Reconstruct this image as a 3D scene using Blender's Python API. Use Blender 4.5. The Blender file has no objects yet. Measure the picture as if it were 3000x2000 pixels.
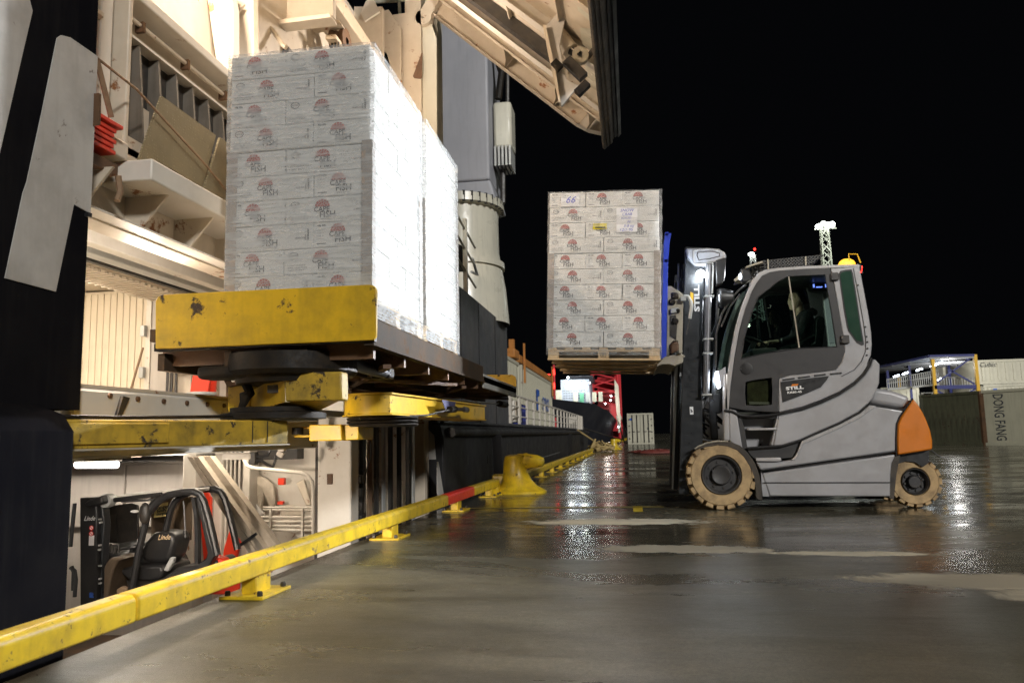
import bpy, bmesh, math, random
from mathutils import Vector, Matrix, Quaternion
random.seed(7)
S = bpy.context.scene
COL = S.collection
# ---------------------------------------------------------------- camera, world, floodlight
CAM_R=(0.987974,0.153069,-0.021836)
CAM_U=(0.039977,-0.116458,0.992391)
CAM_F=(-0.149362,0.981329,0.121176)

cam = bpy.data.cameras.new('camera'); camo = bpy.data.objects.new('camera', cam); COL.objects.link(camo)
cam.sensor_width = 36; cam.lens = 27.0; cam.clip_end = 1500; cam.clip_start = .05
cr, cu, cf = Vector(CAM_R), Vector(CAM_U), Vector(CAM_F)
m = Matrix((cr, cu, -cf)).transposed().to_4x4(); m.translation = (0, 0, .9)
camo.matrix_world = m
cam.dof.use_dof = True; cam.dof.focus_distance = 6.5; cam.dof.aperture_fstop = 3.5
S.camera = camo
S.render.resolution_x = 1024; S.render.resolution_y = 682
w = bpy.data.worlds.new('World'); S.world = w; w.use_nodes = True
bg = w.node_tree.nodes['Background']
bg.inputs[0].default_value = (.10, .11, .14, 1); bg.inputs[1].default_value = .014
# the quay's own floodlights, far behind the camera: dim, broad, slightly warm
sun = bpy.data.lights.new('quay_floodlight', 'SUN'); sun.energy = 2.15; sun.angle = math.radians(6); sun.color = (1, .975, .93)
so = bpy.data.objects.new('quay_floodlight', sun); COL.objects.link(so)
so.rotation_euler = Vector((.54, -.76, .37)).to_track_quat('Z', 'Y').to_euler()
S.view_settings.view_transform = 'Standard'; S.view_settings.look = 'None'
S.view_settings.exposure = 0; S.view_settings.gamma = 1
S.cycles.max_bounces = 8; S.cycles.transparent_max_bounces = 16; S.cycles.use_denoising = True; S.cycles.denoising_prefilter = 'NONE'
S.cycles.sample_clamp_indirect = 3; S.cycles.sample_clamp_direct = 12; S.cycles.caustics_reflective = False; S.cycles.caustics_refractive = False
PI = math.pi
# ---------------------------------------------------------------- materials
def new_mat(name):
    m = bpy.data.materials.new(name); m.use_nodes = True
    nt = m.node_tree; b = nt.nodes['Principled BSDF']
    return m, nt, b
def noise(nt, scale, detail=5, rough=.55, vec=None, dist=0):
    n = nt.nodes.new('ShaderNodeTexNoise'); n.inputs['Scale'].default_value = scale; n.inputs['Detail'].default_value = detail
    n.inputs['Roughness'].default_value = rough; n.inputs['Distortion'].default_value = dist
    if vec is not None: nt.links.new(vec, n.inputs['Vector'])
    return n
def coords(nt, sc=(1, 1, 1)):
    t = nt.nodes.new('ShaderNodeTexCoord'); mp = nt.nodes.new('ShaderNodeMapping'); mp.inputs['Scale'].default_value = sc
    nt.links.new(t.outputs['Object'], mp.inputs[0]); return mp.outputs[0]
def ramp(nt, src, p0, p1, c0=(0, 0, 0, 1), c1=(1, 1, 1, 1)):
    r = nt.nodes.new('ShaderNodeValToRGB'); r.color_ramp.elements[0].position = p0; r.color_ramp.elements[1].position = p1
    r.color_ramp.elements[0].color = c0; r.color_ramp.elements[1].color = c1
    nt.links.new(src, r.inputs[0]); return r.outputs[0]
def mixc(nt, fac, a, b):
    x = nt.nodes.new('ShaderNodeMix'); x.data_type = 'RGBA'
    if hasattr(fac, 'name'): nt.links.new(fac, x.inputs[0])
    else: x.inputs[0].default_value = fac
    for i, v in ((6, a), (7, b)):
        if isinstance(v, tuple): x.inputs[i].default_value = (*v[:3], 1)
        else: nt.links.new(v, x.inputs[i])
    return x.outputs[2]
def bump(nt, b, src, strength, dist=.01, prev=None):
    bp = nt.nodes.new('ShaderNodeBump'); bp.inputs['Strength'].default_value = strength; bp.inputs['Distance'].default_value = dist
    nt.links.new(src, bp.inputs['Height']); nt.links.new(bp.outputs[0], b.inputs['Normal'])
    if prev is not None: nt.links.new(prev, bp.inputs['Normal'])
    return bp.outputs[0]
def paint(name, col, rough=.5, metal=0, dirt=.35, dirtcol=None, dscale=2.5, rust=0, rustcol=(.16, .055, .02), streak=0, bmp=.15, spec=.5, rscale=6, coat=0):
    """painted or bare surface: broad tone drift, grime, optional vertical runs and rust patches, fine relief"""
    m, nt, b = new_mat(name)
    v = coords(nt)
    dc = dirtcol or tuple(c * .45 for c in col)
    c = mixc(nt, ramp(nt, noise(nt, dscale, 6, .65, v).outputs[0], .42, .75), col, mixc(nt, dirt, col, dc))
    if streak:
        vs = coords(nt, (7, 7, .5))
        c = mixc(nt, ramp(nt, noise(nt, 2.2, 5, .6, vs).outputs[0], .5, .8, (0, 0, 0, 1), (streak,) * 3 + (1,)), c, dc)
    if rust:
        f = ramp(nt, noise(nt, rscale, 8, .7, v, .3).outputs[0], .66 - rust * .25, .70 - rust * .2)
        c = mixc(nt, f, c, rustcol)
        rr = mixc(nt, f, (rough,) * 3, (.85,) * 3)
        nt.links.new(rr, b.inputs['Roughness'])
    else:
        rr = ramp(nt, noise(nt, dscale * 3, 4, .6, v).outputs[0], .3, .75, (max(rough - .08, .03),) * 3 + (1,), (min(rough + .14, 1),) * 3 + (1,))
        nt.links.new(rr, b.inputs['Roughness'])
    nt.links.new(c, b.inputs['Base Color'])
    b.inputs['Metallic'].default_value = metal; b.inputs['Specular IOR Level'].default_value = spec
    b.inputs['Coat Weight'].default_value = coat
    if bmp: bump(nt, b, noise(nt, 18, 6, .6, v).outputs[0], bmp, .004)
    return m
def emis(name, col, strength):
    m, nt, b = new_mat(name)
    b.inputs['Base Color'].default_value = (*col, 1); b.inputs['Emission Color'].default_value = (*col, 1); b.inputs['Emission Strength'].default_value = strength
    return m
def glassm(name, tint=(.75, .85, .8), rough=.0, dark=.75, refl=.10):
    m, nt, b = new_mat(name)
    nt.nodes.remove(b); out = nt.nodes['Material Output']
    tr = nt.nodes.new('ShaderNodeBsdfTransparent'); tr.inputs[0].default_value = (*[t * dark for t in tint], 1)
    gl = nt.nodes.new('ShaderNodeBsdfGlossy'); gl.inputs['Roughness'].default_value = rough + .02
    fr = nt.nodes.new('ShaderNodeFresnel'); fr.inputs[0].default_value = 1.5
    ad = nt.nodes.new('ShaderNodeMath'); ad.operation = 'ADD'; ad.inputs[1].default_value = refl * .4; nt.links.new(fr.outputs[0], ad.inputs[0])
    mx = nt.nodes.new('ShaderNodeMixShader'); nt.links.new(ad.outputs[0], mx.inputs[0]); nt.links.new(tr.outputs[0], mx.inputs[1]); nt.links.new(gl.outputs[0], mx.inputs[2])
    nt.links.new(mx.outputs[0], out.inputs[0]); return m
M = {}
M['white'] = paint('white_ship_paint', (.68, .64, .57), .42, dirt=.45, dirtcol=(.42, .36, .28), streak=.12, dscale=1.6, rust=.12, rustcol=(.25, .11, .04), rscale=3.5, bmp=.2)
M['cream'] = paint('cream_ship_paint', (.60, .53, .43), .45, dirt=.5, dirtcol=(.36, .28, .19), streak=.15, dscale=1.8, rust=.22, rustcol=(.22, .09, .03), rscale=4, bmp=.25)
M['wboard'] = paint('coldroom_panel', (.72, .63, .49), .45, dirt=.3, dscale=.8, streak=.25, bmp=.05)
M['hull'] = paint('black_hull_paint', (.012, .012, .014), .5, dirt=.6, dirtcol=(.022, .021, .021), streak=.6, dscale=1.1, bmp=.2, spec=.4)
M['hullmatte'] = paint('near_black_hull_paint', (.007, .007, .009), .8, dirt=.6, dirtcol=(.02, .019, .019), streak=.6, dscale=1.1, bmp=.2, spec=0)
M['hullgrey'] = paint('grey_hull_paint', (.06, .065, .075), .5, dirt=.6, dirtcol=(.11, .10, .09), streak=.9, dscale=1.2, bmp=.2)
M['letter'] = paint('white_letter_paint', (.50, .485, .46), .55, dirt=.6, dirtcol=(.24, .22, .20), streak=.22, dscale=2.5, rust=.06, rustcol=(.1, .07, .05), bmp=.2)
M['crane'] = paint('grey_crane_paint', (.40, .41, .45), .5, dirt=.3, dscale=.6, streak=.25, bmp=.05)
M['cone'] = paint('pedestal_white_paint', (.62, .60, .50), .32, dirt=.3, dscale=.8, streak=.45, bmp=.04)
M['yellow'] = paint('yellow_lift_paint', (.66, .41, .015), .42, dirt=.85, dirtcol=(.27, .19, .02), dscale=3, rust=.22, rustcol=(.035, .022, .015), rscale=7, streak=.3, bmp=.3)
M['yellow2'] = paint('old_yellow_paint', (.44, .29, .03), .5, dirt=1, dirtcol=(.11, .085, .025), dscale=5, rust=.40, rustcol=(.03, .022, .016), rscale=9, streak=.5, bmp=.4)
M['rail'] = paint('yellow_rail_paint', (.72, .50, .02), .34, dirt=.75, dirtcol=(.27, .17, .025), dscale=6, rust=.24, rustcol=(.09, .055, .02), rscale=14, streak=.3, bmp=.2, coat=.12)
M['redpaint'] = paint('red_rail_paint', (.70, .03, .02), .35, dirt=.4, dscale=6, bmp=.1)
M['steel'] = paint('worn_dark_steel', (.04, .032, .025), .7, metal=.0, spec=.04, dirt=.7, dirtcol=(.09, .05, .025), dscale=3, rust=.35, rustcol=(.07, .035, .015), bmp=.5)
M['rusty'] = paint('rusty_brown_steel', (.11, .055, .025), .65, dirt=.7, dirtcol=(.04, .022, .012), dscale=4, rust=.3, rustcol=(.05, .02, .01), bmp=.5)
M['grease'] = paint('greasy_black_iron', (.010, .009, .008), .55, metal=0, spec=.15, dirt=.6, dirtcol=(.05, .035, .02), dscale=8, bmp=.6)
M['rope'] = paint('wire_rope', (.09, .085, .08), .4, metal=.7, dirt=.5, dscale=40, bmp=.6)
M['fiber'] = paint('mooring_rope_fibre', (.45, .33, .14), .85, dirt=.6, dscale=30, bmp=.8)
M['redbox'] = paint('signal_red_paint', (.72, .045, .015), .45, dirt=.45, dscale=4, streak=.2, bmp=.1)
M['strap'] = paint('webbing_strap', (.23, .15, .09), .8, dirt=.5, dscale=20, bmp=.4)
M['finmetal'] = paint('dull_louvre_metal', (.17, .15, .125), .5, metal=.1, dirt=.6, dirtcol=(.06, .045, .03), streak=.6, bmp=.2)
M['checker'] = paint('olive_checker_plate', (.19, .16, .095), .55, metal=.15, dirt=.5, dscale=2.5, bmp=.3)
def checker_bump():
    m = M['checker']; nt = m.node_tree; b = nt.nodes['Principled BSDF']
    v = nt.nodes.new('ShaderNodeTexVoronoi'); v.inputs['Scale'].default_value = 42; v.inputs['Randomness'].default_value = .25
    nt.links.new(coords(nt), v.inputs['Vector']); f = ramp(nt, v.outputs['Distance'], .18, .42)
    src = b.inputs['Base Color'].links[0].from_socket; c = mixc(nt, f, (.30, .26, .16), src); nt.links.new(c, b.inputs['Base Color']); bump(nt, b, f, .7, .006)
checker_bump()
M['dark'] = paint('dark_machinery', (.02, .019, .018), .45, dirt=.6, dirtcol=(.07, .055, .04), dscale=8, bmp=.4)
M['black'] = paint('black_plastic', (.014, .014, .015), .38, dirt=.5, dirtcol=(.04, .037, .033), dscale=5, bmp=.2)
M['rubber'] = paint('weathered_rubber', (.03, .025, .02), .6, dirt=.8, dirtcol=(.10, .075, .05), dscale=4, streak=.5, bmp=.5)
M['silver'] = paint('silver_body_paint', (.38, .38, .395), .38, dirt=.4, dirtcol=(.22, .20, .18), dscale=3.2, bmp=.04, metal=.12, coat=.15)
M['silver2'] = paint('silver_frame_paint', (.46, .45, .45), .3, dirt=.2, dscale=2, bmp=.03, metal=.2, coat=.3)
M['doorgrey'] = paint('dark_grey_door_paint', (.030, .029, .030), .45, dirt=.35, dirtcol=(.055, .052, .05), dscale=3, bmp=.06)
M['orange'] = paint('orange_counterweight_paint', (.74, .21, .008), .4, dirt=.45, dirtcol=(.38, .12, .012), dscale=2.2, bmp=.06, coat=.15)
M['tyre'] = paint('tan_solid_tyre_rubber', (.50, .35, .18), .75, dirt=.95, dirtcol=(.15, .10, .055), dscale=7, bmp=.35)
M['rim'] = paint('dark_wheel_rim', (.035, .034, .036), .5, dirt=.6, dirtcol=(.08, .07, .055), dscale=10, bmp=.25)
M['mast'] = paint('black_mast_paint', (.022, .024, .027), .34, dirt=.3, dirtcol=(.04, .04, .038), dscale=5, bmp=.04, metal=.1)
M['chrome'] = paint('cylinder_chrome', (.20, .20, .21), .38, metal=.8, dirt=.3, dscale=9, bmp=0)
M['caststeel'] = paint('galvanised_carriage', (.42, .38, .30), .5, metal=.15, dirt=.6, dirtcol=(.12, .09, .06), dscale=7, bmp=.3)
M['blue'] = paint('blue_backrest_paint', (.018, .05, .48), .4, dirt=.3, dscale=4, bmp=.08)
M['wood'] = paint('pallet_timber', (.62, .46, .27), .75, dirt=.55, dirtcol=(.28, .17, .08), dscale=7, bmp=.5, streak=.1)
M['carton'] = paint('white_carton_board', (.80, .80, .78), .65, dirt=.25, dscale=3.5, bmp=.12)
M['cornerboard'] = paint('brown_corner_board', (.36, .31, .27), .7, dirt=.3, dscale=4, bmp=.15)
M['ink'] = paint('grey_print_ink', (.035, .04, .05), .7, dirt=0, bmp=0)
M['inkred'] = paint('red_print_ink', (.45, .10, .085), .7, dirt=.3, dscale=30, bmp=0)
M['paper'] = paint('white_paper_note', (.82, .82, .84), .6, dirt=.05, bmp=.1)
M['pen'] = paint('blue_pen_ink', (.10, .13, .5), .6, dirt=0, bmp=0)
M['label'] = paint('yellow_sticker', (.85, .72, .02), .5, dirt=.1, bmp=0)
M['whiteink'] = paint('white_decal', (.85, .85, .85), .5, dirt=.1, bmp=0)
M['amber'] = emis('amber_beacon_lens', (1, .5, .04), 1.2)
M['lamp'] = emis('lit_lamp_lens', (.85, .93, 1), 60)
M['lampsoft'] = emis('lit_lamp_lens_soft', (.85, .93, 1), 14)
M['tube'] = emis('fluorescent_tube', (1, .93, .86), 22)
M['tubew'] = emis('warm_tube', (1, .88, .7), 22)
M['redlamp'] = emis('red_lamp_lens', (1, .03, .02), 5)
M['bluelamp'] = emis('blue_radio_display', (.2, .25, 1), 3)
M['skin'] = paint('face_skin', (.50, .36, .26), .5, dirt=.2, dirtcol=(.4, .2, .14), dscale=20, bmp=.05)
M['hair'] = paint('dark_hair', (.015, .011, .008), .5, dirt=.3, dscale=40, bmp=.5)
M['jacket'] = paint('black_jacket_cloth', (.012, .012, .013), .8, dirt=.3, dscale=9, bmp=.5)
M['glass'] = glassm('cab_glass', (.80, .93, .87), 0, .88, .12)
M['glassd'] = glassm('dark_tinted_glass', (.84, .86, .78), 0, .95, .10)
M['olive'] = paint('olive_backing', (.14, .145, .07), .5, dirt=1, dirtcol=(.02, .02, .015), dscale=6, streak=.5, bmp=.1)
M['boxwhite'] = paint('container_cream_paint', (.56, .54, .43), .5, dirt=.4, dscale=.5, streak=.35, rust=.04, rscale=2, bmp=.05)
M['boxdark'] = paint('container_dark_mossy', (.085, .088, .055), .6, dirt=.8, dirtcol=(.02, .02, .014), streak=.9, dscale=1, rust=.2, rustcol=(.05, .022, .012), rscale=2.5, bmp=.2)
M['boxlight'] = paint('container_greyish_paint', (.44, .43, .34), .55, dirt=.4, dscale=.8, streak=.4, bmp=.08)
M['steelblue'] = paint('blue_structure_paint', (.02, .028, .16), .5, dirt=.3, bmp=.05)
M['steelyellow'] = paint('yellow_structure_paint', (.72, .42, .02), .5, dirt=.3, bmp=.05)
M['galv'] = paint('galvanised_steel', (.45, .46, .45), .45, metal=.3, dirt=.3, bmp=.1)
M['roofsteel'] = paint('roof_sheet', (.30, .31, .33), .5, dirt=.3, bmp=.05)
M['redcrane'] = paint('red_crane_paint', (.55, .02, .03), .5, dirt=.4, dscale=1, bmp=.05)
M['navy'] = paint('dark_ship_hull', (.012, .014, .022), .5, dirt=.6, dirtcol=(.05, .05, .055), dscale=.25, streak=.4, bmp=.1)
M['bluebox'] = paint('blue_box_paint', (.02, .04, .35), .5, dirt=.3, bmp=.1)
M['oranger'] = paint('rusty_orange_beam', (.50, .20, .04), .6, dirt=.6, dscale=1.5, rust=.2, bmp=.2)
M['bluetext'] = paint('blue_container_print', (.03, .12, .5), .5, dirt=.1, bmp=0)
M['greenpaint'] = paint('green_paint', (.05, .20, .12), .5, dirt=.3, bmp=.05)
M['greyboard'] = paint('grey_timber_bundle', (.33, .28, .22), .6, dirt=.6, dscale=6, streak=.4, bmp=.3)
M['tarp'] = paint('crumpled_canvas', (.50, .44, .36), .8, dirt=.6, dscale=6, bmp=.9)
def wrapmat(name='stretch_film', lo=.07, hi=.42):
    """stretch film: mostly see-through, milky, with tight horizontal pleats that catch the light"""
    m, nt, b = new_mat(name); out = nt.nodes['Material Output']; nt.nodes.remove(b)
    v = coords(nt, (1.2, 1.2, 16)); v2 = coords(nt, (1, 1, 2.2))
    n1 = noise(nt, 3.2, 5, .62, v, .4); n2 = noise(nt, 3.2, 4, .6, v2, 1.6)
    ad = nt.nodes.new('ShaderNodeMath'); ad.operation = 'ADD'; nt.links.new(n1.outputs[0], ad.inputs[0]); nt.links.new(n2.outputs[0], ad.inputs[1])
    bp = nt.nodes.new('ShaderNodeBump'); bp.inputs['Strength'].default_value = .5; bp.inputs['Distance'].default_value = .02; nt.links.new(ad.outputs[0], bp.inputs['Height'])
    tr = nt.nodes.new('ShaderNodeBsdfTransparent'); df = nt.nodes.new('ShaderNodeBsdfDiffuse'); df.inputs[0].default_value = (.66, .68, .68, 1)
    gl = nt.nodes.new('ShaderNodeBsdfGlossy'); gl.inputs['Roughness'].default_value = .16
    nt.links.new(bp.outputs[0], gl.inputs['Normal'])
    hf = nt.nodes.new('ShaderNodeMath'); hf.operation = 'MULTIPLY'; hf.inputs[1].default_value = .5; nt.links.new(ad.outputs[0], hf.inputs[0])
    f = ramp(nt, hf.outputs[0], .44, .66, (lo, lo, lo, 1), (hi, hi, hi, 1))
    m1 = nt.nodes.new('ShaderNodeMixShader'); nt.links.new(f, m1.inputs[0]); nt.links.new(tr.outputs[0], m1.inputs[1]); nt.links.new(df.outputs[0], m1.inputs[2])
    m2 = nt.nodes.new('ShaderNodeMixShader'); m2.inputs[0].default_value = .13; nt.links.new(m1.outputs[0], m2.inputs[1]); nt.links.new(gl.outputs[0], m2.inputs[2])
    nt.links.new(m2.outputs[0], out.inputs[0]); return m
M['wrap'] = wrapmat(); M['wrapmilky'] = wrapmat('milky_stretch_film', .26, .66)
# ---------------------------------------------------------------- building helpers
WL = {}                                             # world position of every object built here
class MB:
    def __init__(s): s.v = []; s.f = []; s.m = []; s.mi = 0
    def add(s, vs, fs):
        n = len(s.v); s.v += [tuple(v) for v in vs]
        for f in fs: s.f.append(tuple(n + i for i in f)); s.m.append(s.mi)
        return s
    def mat(s, i): s.mi = i; return s
    def box(s, x0, x1, y0, y1, z0, z1):
        vs = [(x, y, z) for z in (z0, z1) for y in (y0, y1) for x in (x0, x1)]
        return s.add(vs, [(0, 2, 3, 1), (4, 5, 7, 6), (0, 1, 5, 4), (2, 6, 7, 3), (0, 4, 6, 2), (1, 3, 7, 5)])
    def obox(s, c, ax, ay, az):
        c, ax, ay, az = map(Vector, (c, ax, ay, az))
        vs = [c + ax * i + ay * j + az * k for k in (-1, 1) for j in (-1, 1) for i in (-1, 1)]
        return s.add(vs, [(0, 2, 3, 1), (4, 5, 7, 6), (0, 1, 5, 4), (2, 6, 7, 3), (0, 4, 6, 2), (1, 3, 7, 5)])
    def bar(s, a, b, w, h, up=(0, 0, 1)):
        a, b = Vector(a), Vector(b); d = (b - a); L = d.length; d.normalize()
        u = Vector(up); sd = d.cross(u)
        if sd.length < 1e-4: sd = d.cross(Vector((1, 0, 0)))
        sd.normalize(); u = sd.cross(d)
        return s.obox((a + b) / 2, d * L / 2, sd * w / 2, u * h / 2)
    def prism(s, poly, ax, d0, d1):
        """polygon in the plane normal to ax (X: (y,z), Y: (x,z), Z: (x,y)), extruded from d0 to d1"""
        def P(p, d):
            if ax == 'X': return (d, p[0], p[1])
            if ax == 'Y': return (p[0], d, p[1])
            return (p[0], p[1], d)
        n = len(poly); vs = [P(p, d0) for p in poly] + [P(p, d1) for p in poly]
        fs = [tuple(range(n)), tuple(range(2 * n - 1, n - 1, -1))] + [(i, i + n, (i + 1) % n + n, (i + 1) % n) for i in range(n)]
        return s.add(vs, fs)
    def tube(s, pts, r, seg=8, caps=True):
        pts = [Vector(p) for p in pts]; n = len(pts); rs = r if isinstance(r, (list, tuple)) else [r] * n
        t = (pts[1] - pts[0]).normalized(); up = Vector((0, 0, 1)) if abs(t.z) < .9 else Vector((1, 0, 0))
        a = t.cross(up).normalized(); vs = []
        for i, p in enumerate(pts):
            if i == 0: t = pts[1] - pts[0]
            elif i == n - 1: t = pts[-1] - pts[-2]
            else: t = (pts[i + 1] - p).normalized() + (p - pts[i - 1]).normalized()
            t.normalize(); a = (a - t * a.dot(t)).normalized(); b = t.cross(a)
            for k in range(seg):
                an = 2 * PI * k / seg; vs.append(p + (a * math.cos(an) + b * math.sin(an)) * rs[i])
        fs = [(i * seg + k, i * seg + (k + 1) % seg, (i + 1) * seg + (k + 1) % seg, (i + 1) * seg + k) for i in range(n - 1) for k in range(seg)]
        if caps: fs += [tuple(range(seg - 1, -1, -1)), tuple(range((n - 1) * seg, n * seg))]
        return s.add(vs, fs)
    def lathe(s, prof, c=(0, 0, 0), ax='Z', seg=24, a0=0, a1=2 * PI):
        """prof: (radius, height) pairs about axis ax through c"""
        vs = []; full = abs(a1 - a0 - 2 * PI) < 1e-6; ns = seg if full else seg + 1
        for r, h in prof:
            for k in range(ns):
                an = a0 + (a1 - a0) * k / seg; x, y = r * math.cos(an), r * math.sin(an)
                p = (x, y, h) if ax == 'Z' else ((x, h, y) if ax == 'Y' else (h, x, y))
                vs.append((p[0] + c[0], p[1] + c[1], p[2] + c[2]))
        fs = []
        for i in range(len(prof) - 1):
            for k in range(seg):
                k2 = (k + 1) % ns if full else k + 1
                fs.append((i * ns + k, i * ns + k2, (i + 1) * ns + k2, (i + 1) * ns + k))
        return s.add(vs, fs)
    def disc(s, r, c, ax, seg=20):
        vs = []
        for k in range(seg):
            an = 2 * PI * k / seg; x, y = r * math.cos(an), r * math.sin(an)
            p = (x, y, 0) if ax == 'Z' else ((x, 0, y) if ax == 'Y' else (0, x, y))
            vs.append((p[0] + c[0], p[1] + c[1], p[2] + c[2]))
        return s.add(vs, [tuple(range(seg))])
    def ball(s, c, r, seg=12, sx=1, sy=1, sz=1):
        n = seg // 2; pr = [(r * math.sin(PI * i / n) + (1e-4 if i in (0, n) else 0), -r * math.cos(PI * i / n)) for i in range(n + 1)]
        n0 = len(s.v); s.lathe(pr, (0, 0, 0), 'Z', seg)
        for i in range(n0, len(s.v)):
            x, y, z = s.v[i]; s.v[i] = (x * sx + c[0], y * sy + c[1], z * sz + c[2])
        return s
    def mesh(s, name, mats, smooth=True):
        me = bpy.data.meshes.new(name); me.from_pydata(s.v, [], s.f)
        for k in (mats if isinstance(mats, (list, tuple)) else [mats]): me.materials.append(M[k] if isinstance(k, str) else k)
        me.polygons.foreach_set('material_index', s.m)
        bm = bmesh.new(); bm.from_mesh(me); bmesh.ops.recalc_face_normals(bm, faces=bm.faces); bm.to_mesh(me); bm.free()
        if smooth:
            me.polygons.foreach_set('use_smooth', [True] * len(me.polygons)); me.set_sharp_from_angle(angle=math.radians(35))
        me.update(); return me
    def build(s, name, mats, parent=None, local=False, label=None, bevel=0, seg=2, kind=None, smooth=True):
        return link(s.mesh(name, mats, smooth), name, parent, local, label, bevel, seg, kind)
def link(me, name, parent=None, local=False, label=None, bevel=0, seg=2, kind=None, loc=None):
    """an object whose vertices are world coordinates, or (local) coordinates in its parent's frame"""
    o = bpy.data.objects.new(name, me); COL.objects.link(o)
    if parent is not None:
        o.parent = parent
        if not local:
            pw = WL.get(parent.name, Vector((0, 0, 0))); o.location = -pw; WL[o.name] = Vector((0, 0, 0))
        else: WL[o.name] = WL.get(parent.name, Vector((0, 0, 0)))
    if loc is not None: o.location = Vector(loc) + (o.location if not local else Vector((0, 0, 0)))
    if label: o['label'] = label
    if kind: o['kind'] = kind
    if bevel:
        b = o.modifiers.new('bevel', 'BEVEL'); b.width = bevel; b.segments = seg; b.limit_method = 'ANGLE'; b.angle_limit = math.radians(40)
    return o
def thing(name, label, cat, loc=(0, 0, 0), group=None, rz=0):
    o = bpy.data.objects.new(name, None); COL.objects.link(o); o.location = loc; o.rotation_euler = (0, 0, rz)
    o['label'] = label; o['category'] = cat
    if group: o['group'] = group
    WL[o.name] = Vector(loc); return o
def tag(o, label, cat, group=None):
    o['label'] = label; o['category'] = cat
    if group: o['group'] = group
    return o
def setting(o): o['kind'] = 'structure'; return o
def copy_tree(o, parent=None):
    c = o.copy(); COL.objects.link(c); c.parent = parent
    for ch in list(o.children): copy_tree(ch, c)
    return c
_tm = {}
def textmesh(body, size=1, bold=0, shear=0, sx=1, extrude=0, align='CENTER', res=2):
    key = (body, size, bold, shear, sx, extrude, align)
    if key in _tm: return _tm[key]
    cu = bpy.data.curves.new('lettering', 'FONT'); cu.body = body; cu.size = size; cu.offset = bold; cu.shear = shear; cu.extrude = extrude
    cu.align_x = align; cu.align_y = 'CENTER'; cu.resolution_u = res
    o = bpy.data.objects.new('lettering', cu); COL.objects.link(o); dg = bpy.context.evaluated_depsgraph_get()
    me = bpy.data.meshes.new_from_object(o.evaluated_get(dg)); bpy.data.objects.remove(o); me.materials.clear()
    for v in me.vertices: v.co.x *= sx
    _tm[key] = me; return me
def text_into(mb, body, size, org, xd, yd, **k):
    """adds flat lettering to a mesh builder, written along xd with its top towards yd"""
    me = textmesh(body, size, **k); org, xd, yd = Vector(org), Vector(xd).normalized(), Vector(yd).normalized()
    mb.add([org + xd * v.co.x + yd * v.co.y + xd.cross(yd) * v.co.z for v in me.vertices], [tuple(p.vertices) for p in me.polygons])
    return mb
def spot(name, loc, to, watt, angle, blend, col, size=.05):
    l = bpy.data.lights.new(name, 'SPOT'); l.energy = watt; l.spot_size = math.radians(angle); l.spot_blend = blend; l.color = col; l.shadow_soft_size = size
    o = bpy.data.objects.new(name, l); COL.objects.link(o); o.location = loc
    o.rotation_euler = (Vector(loc) - Vector(to)).to_track_quat('Z', 'Y').to_euler(); return o
def point(name, loc, watt, col, size=.1):
    l = bpy.data.lights.new(name, 'POINT'); l.energy = watt; l.color = col; l.shadow_soft_size = size
    o = bpy.data.objects.new(name, l); COL.objects.link(o); o.location = loc; return o
def area(name, loc, to, watt, sx, sy, col):
    l = bpy.data.lights.new(name, 'AREA'); l.shape = 'RECTANGLE'; l.size = sx; l.size_y = sy; l.energy = watt; l.color = col
    o = bpy.data.objects.new(name, l); COL.objects.link(o); o.location = loc
    o.rotation_euler = (Vector(loc) - Vector(to)).to_track_quat('Z', 'Y').to_euler(); return o

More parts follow.
